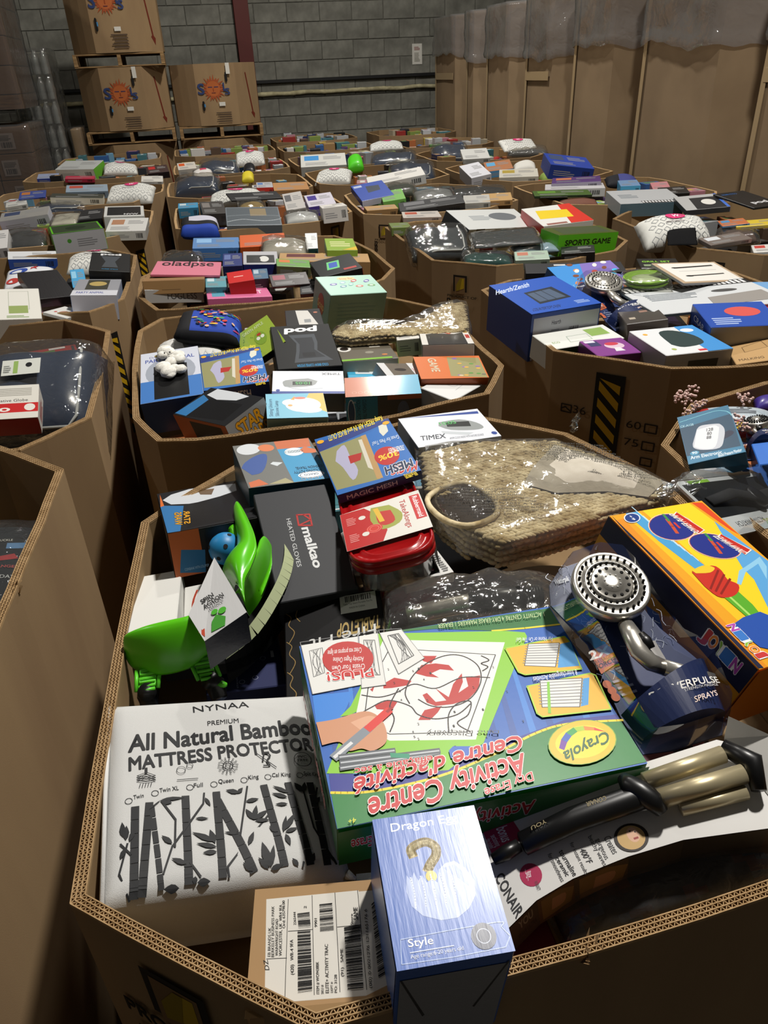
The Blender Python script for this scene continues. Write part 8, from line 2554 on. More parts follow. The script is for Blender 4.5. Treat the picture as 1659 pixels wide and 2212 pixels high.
box('keyboard', 'keyboard_piano_box', 'long grey and white box for an electronic keyboard across the bin', 'box', .06, ('bfc2c4', '8fa4ac', '8fa4ac', '8fa4ac', '8fa4ac'), lambda a: (a.rect(.0, .8, 1, .96, '202224'), [a.rect(.02 + i * .04, .82, .045 + i * .04, .94, 'd8d8d8') for i in range(24)], a.greek(.1, .45, .4, .25, 5, '8a9096'), a.poly([(.45, .1), (.95, .15), (.95, .5), (.5, .4)], '8a8682'), a.ell(.7, .6, .1, .05, '4a4a4a')), 'gloss')
box('crab', 'blue_grey_toy_box', 'blue toy box with a grey printed side, at the right edge of the picture', 'box', .07, ('24489c', '8f8a80', '8f8a80', '8f8a80', '1f3f8c'), lambda a: (a.ell(.6, .6, .25, .2, 'c0504a'), a.greek(.1, .1, .4, .3, 4, 'a8b8d8'), side(a, 'L'), a.text('CRAB', .2, .5, .5, .25, 'd0d8e8'), a.bars([(.2, .15), (.5, .15), (.5, .4), (.2, .4)], 10)), 'gloss')
box('kraft3', 'printed_kraft_box', 'flat kraft box with a line drawing, cut by the right edge', 'box', .06, 'ab8a5e', lambda a: (a.line([(.3, .4), (.8, .5), (.75, .75), (.3, .6)], .002, '6a5234', closed=True), a.text('MALKING', .1, .1, .5, .08, '4a3826')), 'satin')
box('blackback', 'long_black_box', 'long matt black box against the far wall of the striped-marking bin', 'box', .08, ('2a2a2c', '1b1b1d', '1b1b1d', '1b1b1d', '1b1b1d'), lambda a: (a.rect(.3, .7, .42, .85, 'b8b8b8'), a.greek(.55, .3, .2, .3, 2, '8a8a8a')), 'satin')
def art_kids(a):
  a.rect(0, 0, 1, 1, '3f86c8')
  g = random.Random(4)
  a.poly([(.3, .2), (.999, .0), (.999, .999), (.5, .999)], '7a6ab0')
  for i in range(22): a.ell(g.random(), g.random(), .05, .05, g.choice(('d8823c', '7a4a34', 'e8e0d4', '3ab0d8', 'b84a3c', 'd8c04a')), 8, g.random())
  a.text('DOGGY', .5, .2, .35, .14, '221a14', bold=.08, edge='e8a03c')
box('kids', 'childrens_game_box', 'bright blue and violet cartoon game box behind the shower head pack', 'box', .05, ('3f86c8', '2a5a90', '2a5a90', '2a5a90', '2a5a90'), art_kids, 'gloss')
box('frame', 'cutlery_picture_box', 'flat framed box with black cutlery silhouettes on white', 'box', .035, ('b09a80', '8a8a8c', '8a8a8c', '8a8a8c', '8a8a8c'), lambda a: (a.rect(.05, .06, .95, .94, 'd6d4ce'), a.line([(.2, .72), (.55, .76), (.85, .8)], .009, '2a2a2a'), a.line([(.2, .55), (.8, .58)], .0015, '7a7a7a'), a.line([(.2, .32), (.45, .34), (.82, .38)], .007, '2a2a2a'), a.ell(.22, .73, .05, .03, '2a2a2a'), a.ell(.25, .32, .06, .035, '2a2a2a')), 'gloss')
box('blackgreen', 'black_green_box', 'black box with lime green lettering behind the framed cutlery box', 'box', .05, ('14181a', '14181a', '14181a', '14181a', '14181a'), lambda a: (a.text('GRILL SET', .1, .6, .7, .15, '8ac83c', bold=.04), a.greek(.1, .2, .5, .2, 3, 'b0c89c')), 'gloss')
box('bluewhite', 'pale_blue_box', 'pale blue box with a red picture, at the right edge behind the crab box', 'box', .05, ('6a9ac8', '4a7aa8', '4a7aa8', '4a7aa8', '4a7aa8'), lambda a: (a.ell(.3, .6, .15, .1, 'b84a4a'), a.greek(.4, .2, .4, .2, 3, 'd0dce8')), 'gloss')
box('redbox', 'small_red_box', 'small red box behind the blue crab box', 'box', .05, ('b82a2a', '8a1c1c', '8a1c1c', '8a1c1c', '8a1c1c'), None, 'gloss')
def plate():
  r, w, h = rootof('plate', 'green_plate_stack', 'round lime green plate set in clear wrap beside the framed cutlery box', 'plate', .035)
  m = MB()
  R_ = w / 2
  for z in (0, .012):
    lathe(m, [(R_ * .6, z), (R_ * .95, z + .008), (R_, z + .016), (R_ * .96, z + .018), (R_ * .86, z + .012), (R_ * .6, z + .010)], 36, '7fae2c')
    lathe(m, [(.001, z + .0105), (R_ * .62, z + .0105), (R_ * .62, z + .0112), (.001, z + .0112)], 30, 'b8c8a0')
  o = m.build('plates', 'gloss', r)
  crinkle(w, w, .034, 4, 18, .006, 14, .004).build('clear_wrap', 'film2', r)
plate()
# right-edge bin
def art_arm(a):
  f = ART['armmon']
  a.rect(0, 0, 1, 1, '2c6684')
  a.poly(f['dark'], '1f4058')
  a.curve(f['ln'], .0018, '7ac0cc')
  a.poly(a.smooth(f['cuff'], 2), '1a1f38')
  a.poly(a.smooth(f['dev'], 4), 'b9bcc4')
  a.poly(a.smooth(f['dev2'], 4), 'd4d6da')
  for k, s_ in (('n1', '128'), ('n2', '80'), ('n3', '88')): a.txt3(s_, f[k], '2a2c30', .03)
  a.poly(f['band'], '2f7396')
  a.txt3('Arm Electronic', f['t1'], 'dfe8ee', .03)
  a.txt3('Blood Pressure Monitor', f['t2'], 'dfe8ee', .03)
  a.circ(*f['b90'][0], .0085, '3f8aac')
  a.txt3('90', f['t3'], 'e6eef2', .03)
  a.txt3('CK-A128', f['t4'], 'a8ccd8', .02)
box('armmon', 'pressure_monitor_box', 'blue arm blood pressure monitor box propped at the corner of its bin', 'box', .055, ('2c6684', '1f4e68', '1f4e68', '1f4e68', '26566e'), art_arm, 'gloss')
soft('redbag', 'red_gift_pack', 'shiny red and silver gift pack lying behind the blood pressure monitor box', 'pack', .05, cf=lambda u, v: 'a81c1c' if v < .3 or u < .12 or v > .92 else 'a9b4bc', mat='shiny', art=lambda a: (a.rect(.3, .06, .5, .2, 'd8b83c'), a.greek(.3, .5, .4, .2, 3, '7a8088')))
soft('purplebag', 'purple_foil_pack', 'purple foil pack in the far corner of the right-edge bin', 'pack', .04, '3a2a80', mat='shiny')
def beads():
  P = [Vector(v) for v in PTS['beads']]
  r = tag(empty('beaded_tassel', (P[0].x, P[0].y, .98)), 'pale pink knotted bead tassels over the corner of the right-edge bin', 'tassel')
  m = MB()
  g = random.Random(2)
  for i, p in enumerate(P):
    for k in range(12):
      q = p + Vector((g.uniform(-.012, .012), g.uniform(-.012, .012), g.uniform(-.010, .010)))
      s_ = .003
      lathe(m, [(s_ * math.sin(math.pi * t / 5) + .0001, -s_ * math.cos(math.pi * t / 5)) for t in range(6)], 8, c=(q.x - P[0].x, q.y - P[0].y, q.z - .98))
  m.build('bead_clusters', 'cord', r)['kind'] = 'stuff'
beads()
def watch():
  r, w, h = rootof('watch', 'smart_watch_pack', 'clear blister pack with a black smart watch at the right edge', 'watch', .05)
  m = MB()
  prism(m, rrect(w, h, .015), 0, .004, 'c9cbc8')
  m.build('backing_card', 'gloss', r)
  a = Art((-w / 2, -h / 2, .004), (w, 0, 0), (0, h, 0), (0, 0, 1))
  a.rect(.03, .3, .97, .93, '1a1c1e')
  a.rect(.1, .93, .3, .985, '8ac03c')
  a.text('ACTIVE WATCH', .42, .2, .28, .09, '55595c', ang=180)
  a.text('2025', .40, .06, .12, .10, '8aa83c')
  a.done(r)
  m = MB()
  lathe(m, [(.02, .004), (.024, .014), (.022, .020), (.018, .021)], 26, '0c0c0e', (.0, -.002, 0))
  m.build('watch_case', 'gloss', r)
  m = MB()
  tube(m, [(-.16, .01, .006), (-.08, .012, .018), (-.02, .0, .016), (.02, -.002, .016), (.08, .0, .018)], [.011, .012, .012, .012, .012], 10, flat=.35)
  m.build('watch_strap', 'blackm', r)
  m = MB()
  o = rrect(w, h, .015)
  n = len(o)
  vs, fs = [], []
  for s_, z in ((1, .005), (.96, .03), (.9, .036), (.5, .040)): vs += [(x * s_, y * s_, z + .002 * nz(x, y, 3, 20)) for x, y in o]
  for k in range(3): fs += [(k * n + i, k * n + (i + 1) % n, (k + 1) * n + (i + 1) % n, (k + 1) * n + i) for i in range(n)]
  fs.append(tuple(range(3 * n, 4 * n)))
  m.add(vs, fs, smooth=True)
  m.build('blister', 'blister', r)
watch()
shower('shower3', 'nickel shower head partly hidden behind the smart watch pack')
box('bluebox1', 'small_blue_box', 'small bright blue box above the smart watch pack at the right edge', 'box', .05, ('2f6ac0', '24508c', '24508c', '24508c', '1f4a90'), None, 'gloss')
# left bins
def art_ge(a):
  a.rect(0, 0, 1, 1, 'd0cdc4')
  a.rect(.0, .55, .98, .82, 'b81c1c')
  a.circ(.12, .68, .012, 'd8d4cc')
  a.text('Pro', .8, .78, .4, .16, 'e0dcd4', bold=.06, ang=180)
  a.text('Decorative Globe', .75, .5, .6, .08, '2a2a2a', ang=180)
  a.greek(.1, .1, .7, .25, 5, '9a978e')
  side(a, 'B')
  a.rect(.0, .2, 1, .92, '9c1a1c')
  a.ring(.2, .55, .014, .004, 'd0cdc4')
  a.circ(.2, .55, .008, '14100f')
  a.text('6', .17, .42, .06, .25, 'e0dcd4')
  side(a, 'L')
  a.greek(.2, .2, .6, .5, 5, 'a83838')
box('ge', 'light_bulb_box', 'red and white decorative globe bulb box on the blue bedding bag', 'box', .055, ('d0cdc4', '9c1a1c', 'b8b4ac', '9c1a1c', 'c4c0b8'), art_ge, 'gloss')
def bedding(key, label, col='2b3850', t=.17, seal=True):
  def piping(r, w, h, t_):
    m = MB()
    pts = []
    for x, y in ((-.5, -.36), (-.1, -.42), (.30, -.42), (.36, -.34), (.38, 0), (.36, .40)):
      X_, Y_ = x * w, y * h
      u, v = 2 * X_ / w, 2 * Y_ / h
      e = max(0, (1 - abs(u) ** 2.8) * (1 - abs(v) ** 2.8)) ** .42
      pts.append((X_, Y_, t_ * .35 + t_ * .65 * e + .006))
    tube(m, pts, .004, 8, 'b9bdc0')
    m.build('piping', 'satin', r)
    if seal:
      a = Art((-w * .12, -h * .02, t_ + .018), (w * .26, 0, 0), (0, h * .16, 0), (0, 0, 1), eps=.0002)
      a.rect(0, 0, 1, 1, 'c9ccc4')
      a.rect(.3, .1, .42, .9, '8aa85a')
      a.circ(.7, .6, .008, '15171a')
      a.greek(.05, .2, .2, .5, 4, '8a8d88')
      a.done(r, 'paper_label', 'matte')
  return soft(key, 'bedding_bag', label, 'bag', t, col, mat='tarp', film='film2', seed=len(key), p=2.8, extra=piping)
bedding('bedding', 'large dark blue bedding set in a clear zip bag with white piping, left edge', t=.2)
def clothes():
  soft('clothes', 'bagged_clothes', 'dark printed clothing sealed in clear bags in the bin at the left edge', 'clothing', .10, '23272c', mat='cloth', film='film2', seed=6, p=4,
     art=lambda a: (a.text('SUNDAYS', .62, .35, .25, .03, 'b8bcc0'), a.poly([(.72, .66), (.88, .68), (.88, .74), (.72, .72)], '4a74a0'), a.poly([(.66, .52), (.84, .55), (.8, .60), (.66, .57)], '9a2a30'), a.text('RANGER', .66, .45, .2, .025, 'a83c3c', bold=.03), a.text('BUCKLE', .64, .74, .12, .02, 'c9c9c4')))
clothes()
box('greenwhite', 'white_green_carton', 'white carton with a green picture panel at the left edge', 'box', .09, ('d2d0c8', 'c4c2ba', 'b4b2aa', 'c4c2ba', 'b4b2aa'), lambda a: (a.line([(.3, .3), (.75, .3), (.75, .9), (.3, .9)], .0015, '9aa090', closed=True), a.rect(.3, .18, .72, .42, '8a9a5c'), a.greek(.25, .05, .5, .08, 2, '6a8a3c')), 'satin')
box('blackz3', 'black_wrapped_box', 'large black box in clear shrink film, second row of the left bin', 'box', .1, '1d1b1d', None, 'shiny')
soft('starbag', 'white_star_bag', 'white bag with blue splashes and a red star', 'bag', .05, 'd2d4d8', art=lambda a: (a.ell(.3, .6, .2, .12, '2f4a9c'), a.poly([(.6, .7), (.64, .8), (.72, .8), (.66, .7), (.7, .6), (.62, .66), (.55, .6), (.57, .7)], 'b02a2a'), a.ell(.2, .2, .14, .1, 'b03a34')), mat='satin')
box('party2', 'fluffy_toy_box', 'small blue and white window box with a golden toy, near a left bin rim', 'box', .09, ('8f9096', 'b9bac4', '8f9ab0', 'b9bac4', '6a84b0'), lambda a: (a.rect(.25, .35, .75, .95, '3a3a30'), a.ell(.5, .7, .2, .14, 'b09a5c'), a.rect(0, 0, .999, .3, 'c9cad2'), a.text('PARTY ANIMAL', .1, .12, .6, .1, '2a3a8c', bold=.03)), 'gloss')
box('cardz3', 'picture_card', 'white picture card lying at the near rim of a left bin', 'card', .012, 'd0d0cc', lambda a: (a.ell(.4, .5, .18, .14, 'a0705c'), a.ell(.7, .4, .06, .05, '2a5ab0'), a.ell(.3, .75, .06, .05, 'b83a34')), 'gloss')
def logo_pouch(key, label, t=.09, group=None, sc=1.0):
  def art(a):
    for i in range(7):
      for j in range(5):
        x, y = .1 + i * .12 + (.06 if j % 2 else 0), .1 + j * .17
        a.line([(x, y), (x + .05, y + .07), (x + .1, y), (x + .05, y - .07)], .0022 * sc, '8f9294', closed=True)
    a.ell(.52, .70, .15, .13, 'c9346c')
    a.text('W', .47, .63, .1, .12, 'e8d0d8', bold=.05)
    a.greek(.34, .47, .36, .04, 1, '4a3a3c')
  return soft(key, 'white_logo_pouch', label, 'pouch', t, 'd0d0ca', art=art, seed=len(label), film=None)
logo_pouch('pouchz3', 'white pouch with a pink oval logo behind the black cold brew box at the left')
logo_pouch('pouchC3', 'white pouch with pink logo and black straps near the right edge', .11)
logo_pouch('pouchZ5', 'white pouch with pink logo at the right end of the book bin')
logo_pouch('pouchA5', 'white pouch with pink logo draped near the clear zip case')
logo_pouch('pouchA6', 'white pouch with pink logo between dark bedding bags, before the sun logo bins')
logo_pouch('pouchB5', 'white pouch with pink logo left of the long white carton')
logo_pouch('pouchC5', 'white pouch with pink logo and straps against the tall cartons', .13)
logo_pouch('pouchB7', 'white pouch with pink logo nearest the block wall')
logo_pouch('pouchZ6', 'white pouch in front of the left sun logo stack with dark strap')
bedding('beddingA5', 'dark bedding set in a shiny clear bag at the left rim, behind the logo pouch', t=.13, seal=False)
bedding('beddingA6', 'dark blue bedding bag with a white centre stripe, left of the high logo pouch', t=.14, seal=False)
bedding('beddingB5', 'dark bedding bag with pale zip behind the long white carton', t=.14, seal=False)
bedding('beddingB6', 'dark bedding bag second beyond the long white carton', t=.13, seal=False)
bedding('beddingC5', 'dark domed bedding bag beside the tall cartons', t=.16, seal=False)
bedding('beddingZ5', 'flat dark bedding bag at the near rim of the book bin', t=.09, seal=False)
# straight one-line boxes: key, name, label, category, thickness, colours, art colour
G, S, Ma = 'gloss', 'satin', 'matte'
def B_(key, name, label, t, cols, lg=None, mat=G, cat='box'):
  box(key, name, label, cat, t, cols, bars_art('', 3, '8a8a8a', lg), mat)
B_('lbluez3', 'light_blue_box', 'light blue box wedged between the black film box and cold brew box', .06, ('4a9ac8', '2f7aa8', '2f7aa8', '2f7aa8', '2f7aa8'), '8ac0dc')
B_('bookz3', 'blue_book', 'blue and white boxed book at the far left under the black cold brew box', .05, ('d0d2d4', '24489c', '24489c', '24489c', '24489c'), None, cat='book')
box('pink1', 'pink_shoe_box', 'flat pink box with large black upside-down lettering', 'box', .06, ('d0788c', 'b05a70', 'b05a70', 'b8607a', 'b05a70'), lambda a: a.text('oladpse', .9, .35, .78, .38, '2a1a20', bold=.04, ang=180), G)
box('kraftA3', 'long_kraft_box', 'long kraft box in front of the pink box', 'box', .05, ('8a6a46', '9c7a50', '8a6a46', '8a6a46', '8a6a46'), lambda a: (side(a, 'F'), a.rect(.3, .3, .6, .34, '7a6040')), S)
box('fogless', 'fogless_box', 'white box lettered FOGLESS at the near left rim, behind the backpack bin', 'box', .05, ('b8b8b6', 'b4b4b2', 'a0a09e', 'a0a09e', 'a0a09e'), lambda a: (a.text('FOGLESS', .1, .3, .8, .4, '3a3a3c', bold=.04), side(a, 'F'), a.text('FOGLESS', .38, .3, .5, .45, '3a3a3c')), G)
box('pinkkids', 'pink_craft_box', 'bright pink craft kit box at the rim behind the backpack', 'box', .05, ('d4709a', 'b85a82', 'b85a82', 'b85a82', 'b85a82'), lambda a: (a.circ(.12, .75, .009, 'd8a05a'), a.rect(.08, .15, .28, .55, '5a9ab0'), a.text('CHEF', .4, .3, .2, .2, 'e8d0dc', bold=.05), a.text('KIT', .68, .3, .2, .3, 'e8d0dc', bold=.05)), G)
B_('tealA3', 'teal_small_box', 'small teal box with drawings, left of the bright red box', .05, ('5a94a0', '3f7480', '3f7480', '3f7480', '3f7480'), 'b8ccd0')
box('redA3', 'bright_red_box', 'bright red box with white characters in the pink box bin', 'box', .06, ('c42020', 'a01818', '8a1414', 'a01818', 'a01818'), lambda a: a.greek(.25, .45, .5, .15, 1, 'e8b8b0'), G)
B_('navyA3', 'navy_upright_box', 'navy box standing right of the pink box', .07, ('24306c', '1c2858', '1c2858', '1c2858', '1c2858'), '5a6a9c')
box('partyA3', 'plush_cat_box', 'blue window box with a black and white plush cat inside', 'box', .06, ('a8a8ac', '24307a', '24307a', '24307a', '24307a'), lambda a: (a.rect(.1, .1, .9, .7, '0c0c0e'), a.ell(.6, .4, .14, .22, 'c9c9c4'), a.ell(.4, .35, .1, .2, '1a1a1c')), G)
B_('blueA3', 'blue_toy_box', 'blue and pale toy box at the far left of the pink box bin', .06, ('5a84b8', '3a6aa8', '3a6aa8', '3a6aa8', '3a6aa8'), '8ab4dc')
B_('orangeA3', 'orange_box', 'orange box at the far wall behind the plush cat box', .08, ('c85a24', 'b04c1c', 'b04c1c', 'b04c1c', 'b04c1c'), None)
soft('clearA3', 'clear_tool_pack', 'clear blister pack with pale tools, far middle of the pink box bin', 'pack', .06, 'a09c92', mat='satin', film='film2')
B_('lblueA3', 'sky_blue_box', 'sky blue box with white label right of the clear tool pack', .06, ('c4c8c8', '2f8ab0', '2f8ab0', '2f8ab0', '2f8ab0'), None)
box('greenA3', 'lime_yellow_box', 'lime and yellow box in the far right corner of the pink box bin', 'box', .05, ('8aa83c', '7a9a34', '7a9a34', '7a9a34', '7a9a34'), lambda a: (a.greek(.15, .3, .7, .5, 3, 'd8d8a0'), a.poly([(.5, .0), (.999, .0), (.999, .3)], 'd0b030')), G)
B_('kraftlongA3', 'long_kraft_carton', 'long kraft carton with a maroon panel, right side of the pink box bin', .08, ('a8865a', '8f6f48', '8f6f48', '8f6f48', '8f6f48'), '5a2a2c', S)
box('blackA3', 'black_gadget_box', 'black box with a green framed screen picture, tilted like a diamond', 'box', .06, ('16181a', '101214', '8a1c1c', '101214', '101214'), lambda a: (a.poly([(.25, .3), (.55, .3), (.65, .75), (.35, .75)], '6ac07a'), a.poly([(.32, .38), (.52, .38), (.58, .68), (.38, .68)], '3a5ab0'), a.rect(.6, .1, .9, .2, 'a83a34')), G)
B_('carsA3', 'dark_car_box', 'dark box with red car pictures at the near rim of the pink box bin', .06, ('2c2424', '3a2426', '2c2424', '2c2424', '2c2424'), '8a3a4a')
B_('steelA3', 'steel_blue_box', 'steel blue box right of the bright red box', .06, ('4a6a84', '14181c', '14181c', '14181c', '3a5a74'), 'a8b8c4')
B_('greeneyesA3', 'green_orange_card_box', 'green and orange box lying between the cat box and black gadget box', .04, ('6a9a4c', '5a5a3a', '5a5a3a', '5a5a3a', '5a5a3a'), 'c8743c')
B_('wmvA3', 'black_white_letter_box', 'black box with white capitals beside the mint box', .06, ('1a1a1c', '141416', '141416', '141416', '141416'), None)
soft('capA3', 'cap_in_bag', 'dark cap in a clear bag at the far left of the pink box bin', 'cap', .05, '24262a', film='film2')
# green sports game bin
box('samsungB3', 'white_appliance_box', 'wide white appliance box with grey picture in a clear bag', 'box', .08, ('c4c6c4', 'b0b2b0', 'b0b2b0', 'b0b2b0', '2a2c2e'), lambda a: (a.greek(.2, .45, .3, .25, 4, '8a9094'), a.ell(.68, .6, .2, .2, '6a6e72'), side(a, 'F'), a.rect(.1, 0, .22, 1, '3a3c40'), a.rect(.45, .1, .55, .9, '5a94b0')), G)
box('yellowB3', 'red_white_yellow_box', 'white and red box with a yellow folded cloth picture', 'box', .06, ('d0cfca', 'c0bfba', 'b0221c', 'c0bfba', 'b0221c'), lambda a: (a.poly([(.55, .0), (.999, .0), (.999, .999), (.75, .999)], 'c22c1c'), a.poly([(.1, .35), (.75, .3), (.8, .7), (.2, .8)], 'd8bc1c'), a.rect(.1, .02, .5, .1, '8a5a50')), G)
box('sportsB3', 'sports_game_box', 'bright green sports game box near the right rim of its bin', 'box', .09, ('44501c', '5ab01c', '4c9418', '5ab01c', '4a9a18'), lambda a: (a.poly([(.1, .1), (.9, .1), (.9, .9), (.15, .9)], '3f4a30'), side(a, 'F'), a.text('SPORTS GAME', .12, .5, .76, .24, '1c2a10', bold=.06)), G)
bedding('plasticB3', 'dark grey garment in heavy clear plastic at the left of the sports game bin', '3a4046', .09, False)
soft('rollB3', 'grey_rolled_jacket', 'grey rolled jacket in clear plastic in front of the white appliance box', 'clothing', .07, '42474a', mat='cloth', film='film2', seed=12)
soft('tealB3', 'dark_teal_garment', 'dark teal folded garment in plastic at the near rim', 'clothing', .045, '173f3c', mat='cloth', film='film2', seed=14)
B_('boxB3', 'pale_green_box', 'pale green and red box at the near rim beside the dark teal garment', .04, ('9aac9c', '7a8a7c', '7a8a7c', '7a8a7c', '7a8a7c'), 'b0705c')
soft('blueflatB3', 'pale_blue_bag', 'pale blue flat bag left of the green sports game box', 'bag', .03, '8aa4b8', mat='satin', film='film2')
B_('greenflatB3', 'flat_green_box', 'flat green box at the left corner of the sports game bin', .04, ('6a7a3c', '5a6a34', '5a6a34', '5a6a34', '5a6a34'), None)
B_('darkB3', 'low_black_box', 'low black box in front of the green sports game box', .04, ('1c1d1e', '141516', '141516', '141516', '141516'), None)
B_('topB3', 'white_red_magazine', 'white and red magazine at the far left of the sports game bin', .03, ('c0b8b0', '8a7a70', '8a7a70', '8a7a70', '8a7a70'), 'b05038', cat='magazine')
# right-edge far bin
soft('blackpouchC3', 'black_velvet_pouch', 'black soft pouch in front of the white pouch with straps', 'pouch', .07, '0e0e10', seed=21)
B_('swC3', 'picture_coin_box', 'grey box with helmet picture and orange trim beside the black pouch', .05, ('6a605a', '8a8078', '7a706a', '7a706a', '7a706a'), 'c0c4c8')
box('catC3', 'plush_dog_box', 'blue and white window box with a white plush dog, near the tall cartons', 'box', .07, ('a8a8a8', '2a2c30', '3a5ab0', '2a2c30', '2a2c30'), lambda a: (a.poly([(.25, .0), (.999, .0), (.999, .8), (.3, .8)], '24262a'), a.ell(.65, .45, .16, .2, 'd4d2cc'), a.rect(.93, 0, .999, .999, '3f6ac0')), G)
box('podC3', 'cold_brew_box', 'black cold brew box against the tall cartons at the right edge', 'box', .1, ('17181a', '101114', '101114', '101114', '101114'), lambda a: (a.text('pod', .8, .3, .5, .12, 'c8c8ca', bold=.08, ang=180), a.text('COLD BREW', .6, .9, .5, .06, '2f6ab0', ang=180)), G)
B_('yellowC3', 'long_yellow_box', 'long yellow box at the right edge of the white pouch bin', .04, ('c9b030', 'a89020', 'a89020', 'a89020', 'a89020'), None)
B_('orangeC3', 'orange_blue_box', 'small orange and blue box right of the white pouch', .04, ('b8683c', '3a6a94', '3a6a94', '3a6a94', '3a6a94'), '4a8ab8')
soft('bagC3', 'brown_bagged_item', 'brown item in crumpled film between the coin box and yellow box', 'pack', .05, '4a3a34', mat='matte', film='film2')
B_('whiteC3', 'white_picture_card', 'white picture box at the right edge, near rim of the pouch bin', .03, ('c9c8c4', 'a8a8a4', 'a8a8a4', 'a8a8a4', 'a8a8a4'), 'b8403a')
# fourth row
def case():
  soft('caseA4', 'zip_craft_case', 'blue and black zip case with white contents at the left corner', 'case', .08, cf=lambda u, v: '1f3f9c' if v < .25 else ('101014' if v < .45 or u < .2 else 'b9b8c4'), mat='matte', p=5)
case()
box('clearA4', 'clear_zip_case', 'transparent box-shaped zip case with silver edge', 'case', .09, ('6f7880', '5a6268', '5a6268', '5a6268', '5a6268'), lambda a: (a.rect(.02, .04, .98, .96, '525a60'), a.rect(.45, .5, .75, .9, '8a7a5c'), a.curve([(.02, .2), (.3, .32), (.7, .22), (.98, .3)], .006, 'b0b6ba'), a.curve([(.02, .5), (.4, .56), (.98, .48)], .003, '9aa2a8')), 'shiny')
B_('bookA4', 'long_black_case', 'long black box behind the clear zip case', .07, ('16171a', '101114', '101114', '101114', '101114'), None)
B_('frameA4', 'framed_photo_box', 'square grey picture box standing tilted right of the clear zip case', .05, ('b4b0ac', 'a09c98', 'a09c98', 'a09c98', 'a09c98'), '5a5a5c')
B_('purpleA4', 'white_purple_box', 'white box with purple swirls at the far right of its bin', .06, ('c4c0cc', '4a3a8c', '4a3a8c', '4a3a8c', '4a3a8c'), '3a2a84')
B_('whiteA4', 'plain_white_long_box', 'plain white box at the near right rim, below the purple swirl box', .08, ('cfccc6', 'c0bdb8', 'b0ada8', 'b0ada8', 'b0ada8'), None, S)
soft('whitebagA4', 'white_film_bag', 'white bag in clear film between the zip case and plain white box', 'bag', .05, 'b9bcc0', mat='satin', film='film2')
soft('yellowA4', 'yellow_plush_pack', 'golden brown packed toy behind the clear zip case', 'pack', .07, '9a824c', mat='matte', film='film2')
B_('greyA4', 'dark_striped_box', 'dark grey striped box behind the blue and black zip case', .07, ('3f3c3a', '2f2c2a', '2f2c2a', '2f2c2a', '2f2c2a'), '7a7470')
B_('tealA4', 'teal_corner_box', 'teal box in the far left corner of the zip case bin', .06, ('3f8fb8', '2f6f90', '2f6f90', '2f6f90', '2f6f90'), 'c0ccd0')
box('blueB4', 'oven_box', 'smaller blue appliance box at the left corner of a middle bin', 'box', .1, ('1f429c', 'a8abb4', '1a3684', '1a3684', '16307a'), lambda a: (a.poly([(.35, .4), (.75, .45), (.8, .75), (.4, .8)], '2a3444'), a.rect(.05, .8, .3, .92, 'a8b4d0')), G)
B_('greenB4', 'mint_green_box', 'bright green box in front of the smaller blue appliance box', .06, ('7ab05c', '6aa04c', '6aa04c', '6aa04c', '6aa04c'), '4a7a34')
B_('kraftB4', 'small_kraft_carton', 'small kraft carton at the near left rim below the green box', .06, ('a8865a', '8f6f48', '8f6f48', '8f6f48', '8f6f48'), None, S)
B_('blackB4', 'long_charcoal_box', 'long charcoal box with concentric ring logo, near rim', .07, ('2b2b2d', '232325', '232325', '232325', '232325'), '6a6a6c')
soft('plasticB4', 'silver_film_bundle', 'bundle in shiny silver film at the middle of its bin', 'pack', .06, '8a8d90', mat='satin', film='film')
B_('whiteB4', 'long_white_carton', 'long white carton lying across two bins', .06, ('d0cec8', 'b4b2ac', 'b4b2ac', 'b4b2ac', 'b4b2ac'), None, S)
soft('greybagB4', 'black_bubble_bag', 'black rolled item in bubble film behind the grey cube box', 'pack', .05, '232426', mat='matte', film='film2')
B_('cubeB4', 'grey_cube_box', 'plain grey cube box left of the kraft carton', .09, ('aaa8a2', '98968f', '8a8882', '98968f', '98968f'), None, S)
B_('kraft2B4', 'kraft_cube_carton', 'kraft carton at the right rim beside the grey cube box', .08, ('b08e5e', '96744a', '96744a', '96744a', '96744a'), None, S)
soft('bagB4', 'dark_long_pack', 'dark green pack right of the smaller blue appliance box', 'pack', .05, '3a4038', mat='matte', film='film2')
B_('greenC4', 'green_game_box', 'flat green and black game box in the keyboard bin', .04, ('3a5a1c', '22301a', '22301a', '22301a', '22301a'), '5a8a2c')
box('longC4', 'keyboard_piano_box', 'long pale keyboard box at the near rim beside the tall cartons', 'box', .07, ('a8aaac', '4a626e', '4a626e', '4a626e', '9aa4a8'), lambda a: (a.rect(.35, .0, 1, .15, '1c1e20'), [a.rect(.36 + i * .05, .02, .39 + i * .05, .13, 'd0d0d0') for i in range(12)], a.greek(.1, .4, .3, .3, 3, '7a8288')), G)
B_('purpleC4', 'purple_flat_box', 'purple and orange flat box at the far side of the keyboard bin', .05, ('4a2a6c', '8a8494', '8a8494', '8a8494', '8a8494'), 'b8704c')
B_('whiteC4', 'stack_of_white_boxes', 'white box with grey trim under the purple flat box', .05, ('c0bec0', 'a8a6a8', 'a8a6a8', 'a8a6a8', 'a8a6a8'), None)
soft('brownC4', 'brown_printed_pack', 'reddish brown printed pack at the near rim of the keyboard bin', 'pack', .04, '6a4436', mat='matte')
soft('backpackC4', 'dark_printed_pouch', 'small dark printed pouch at the foot of the tall cartons', 'pouch', .07, cf=lambda u, v: '14141a' if u < .4 else '3a3f7a', mat='matte')
B_('blueC4', 'light_blue_carton', 'light blue carton below the dark printed pouch', .06, ('6a8ab0', '4a9ac4', '4a9ac4', '4a9ac4', '4a9ac4'), None)
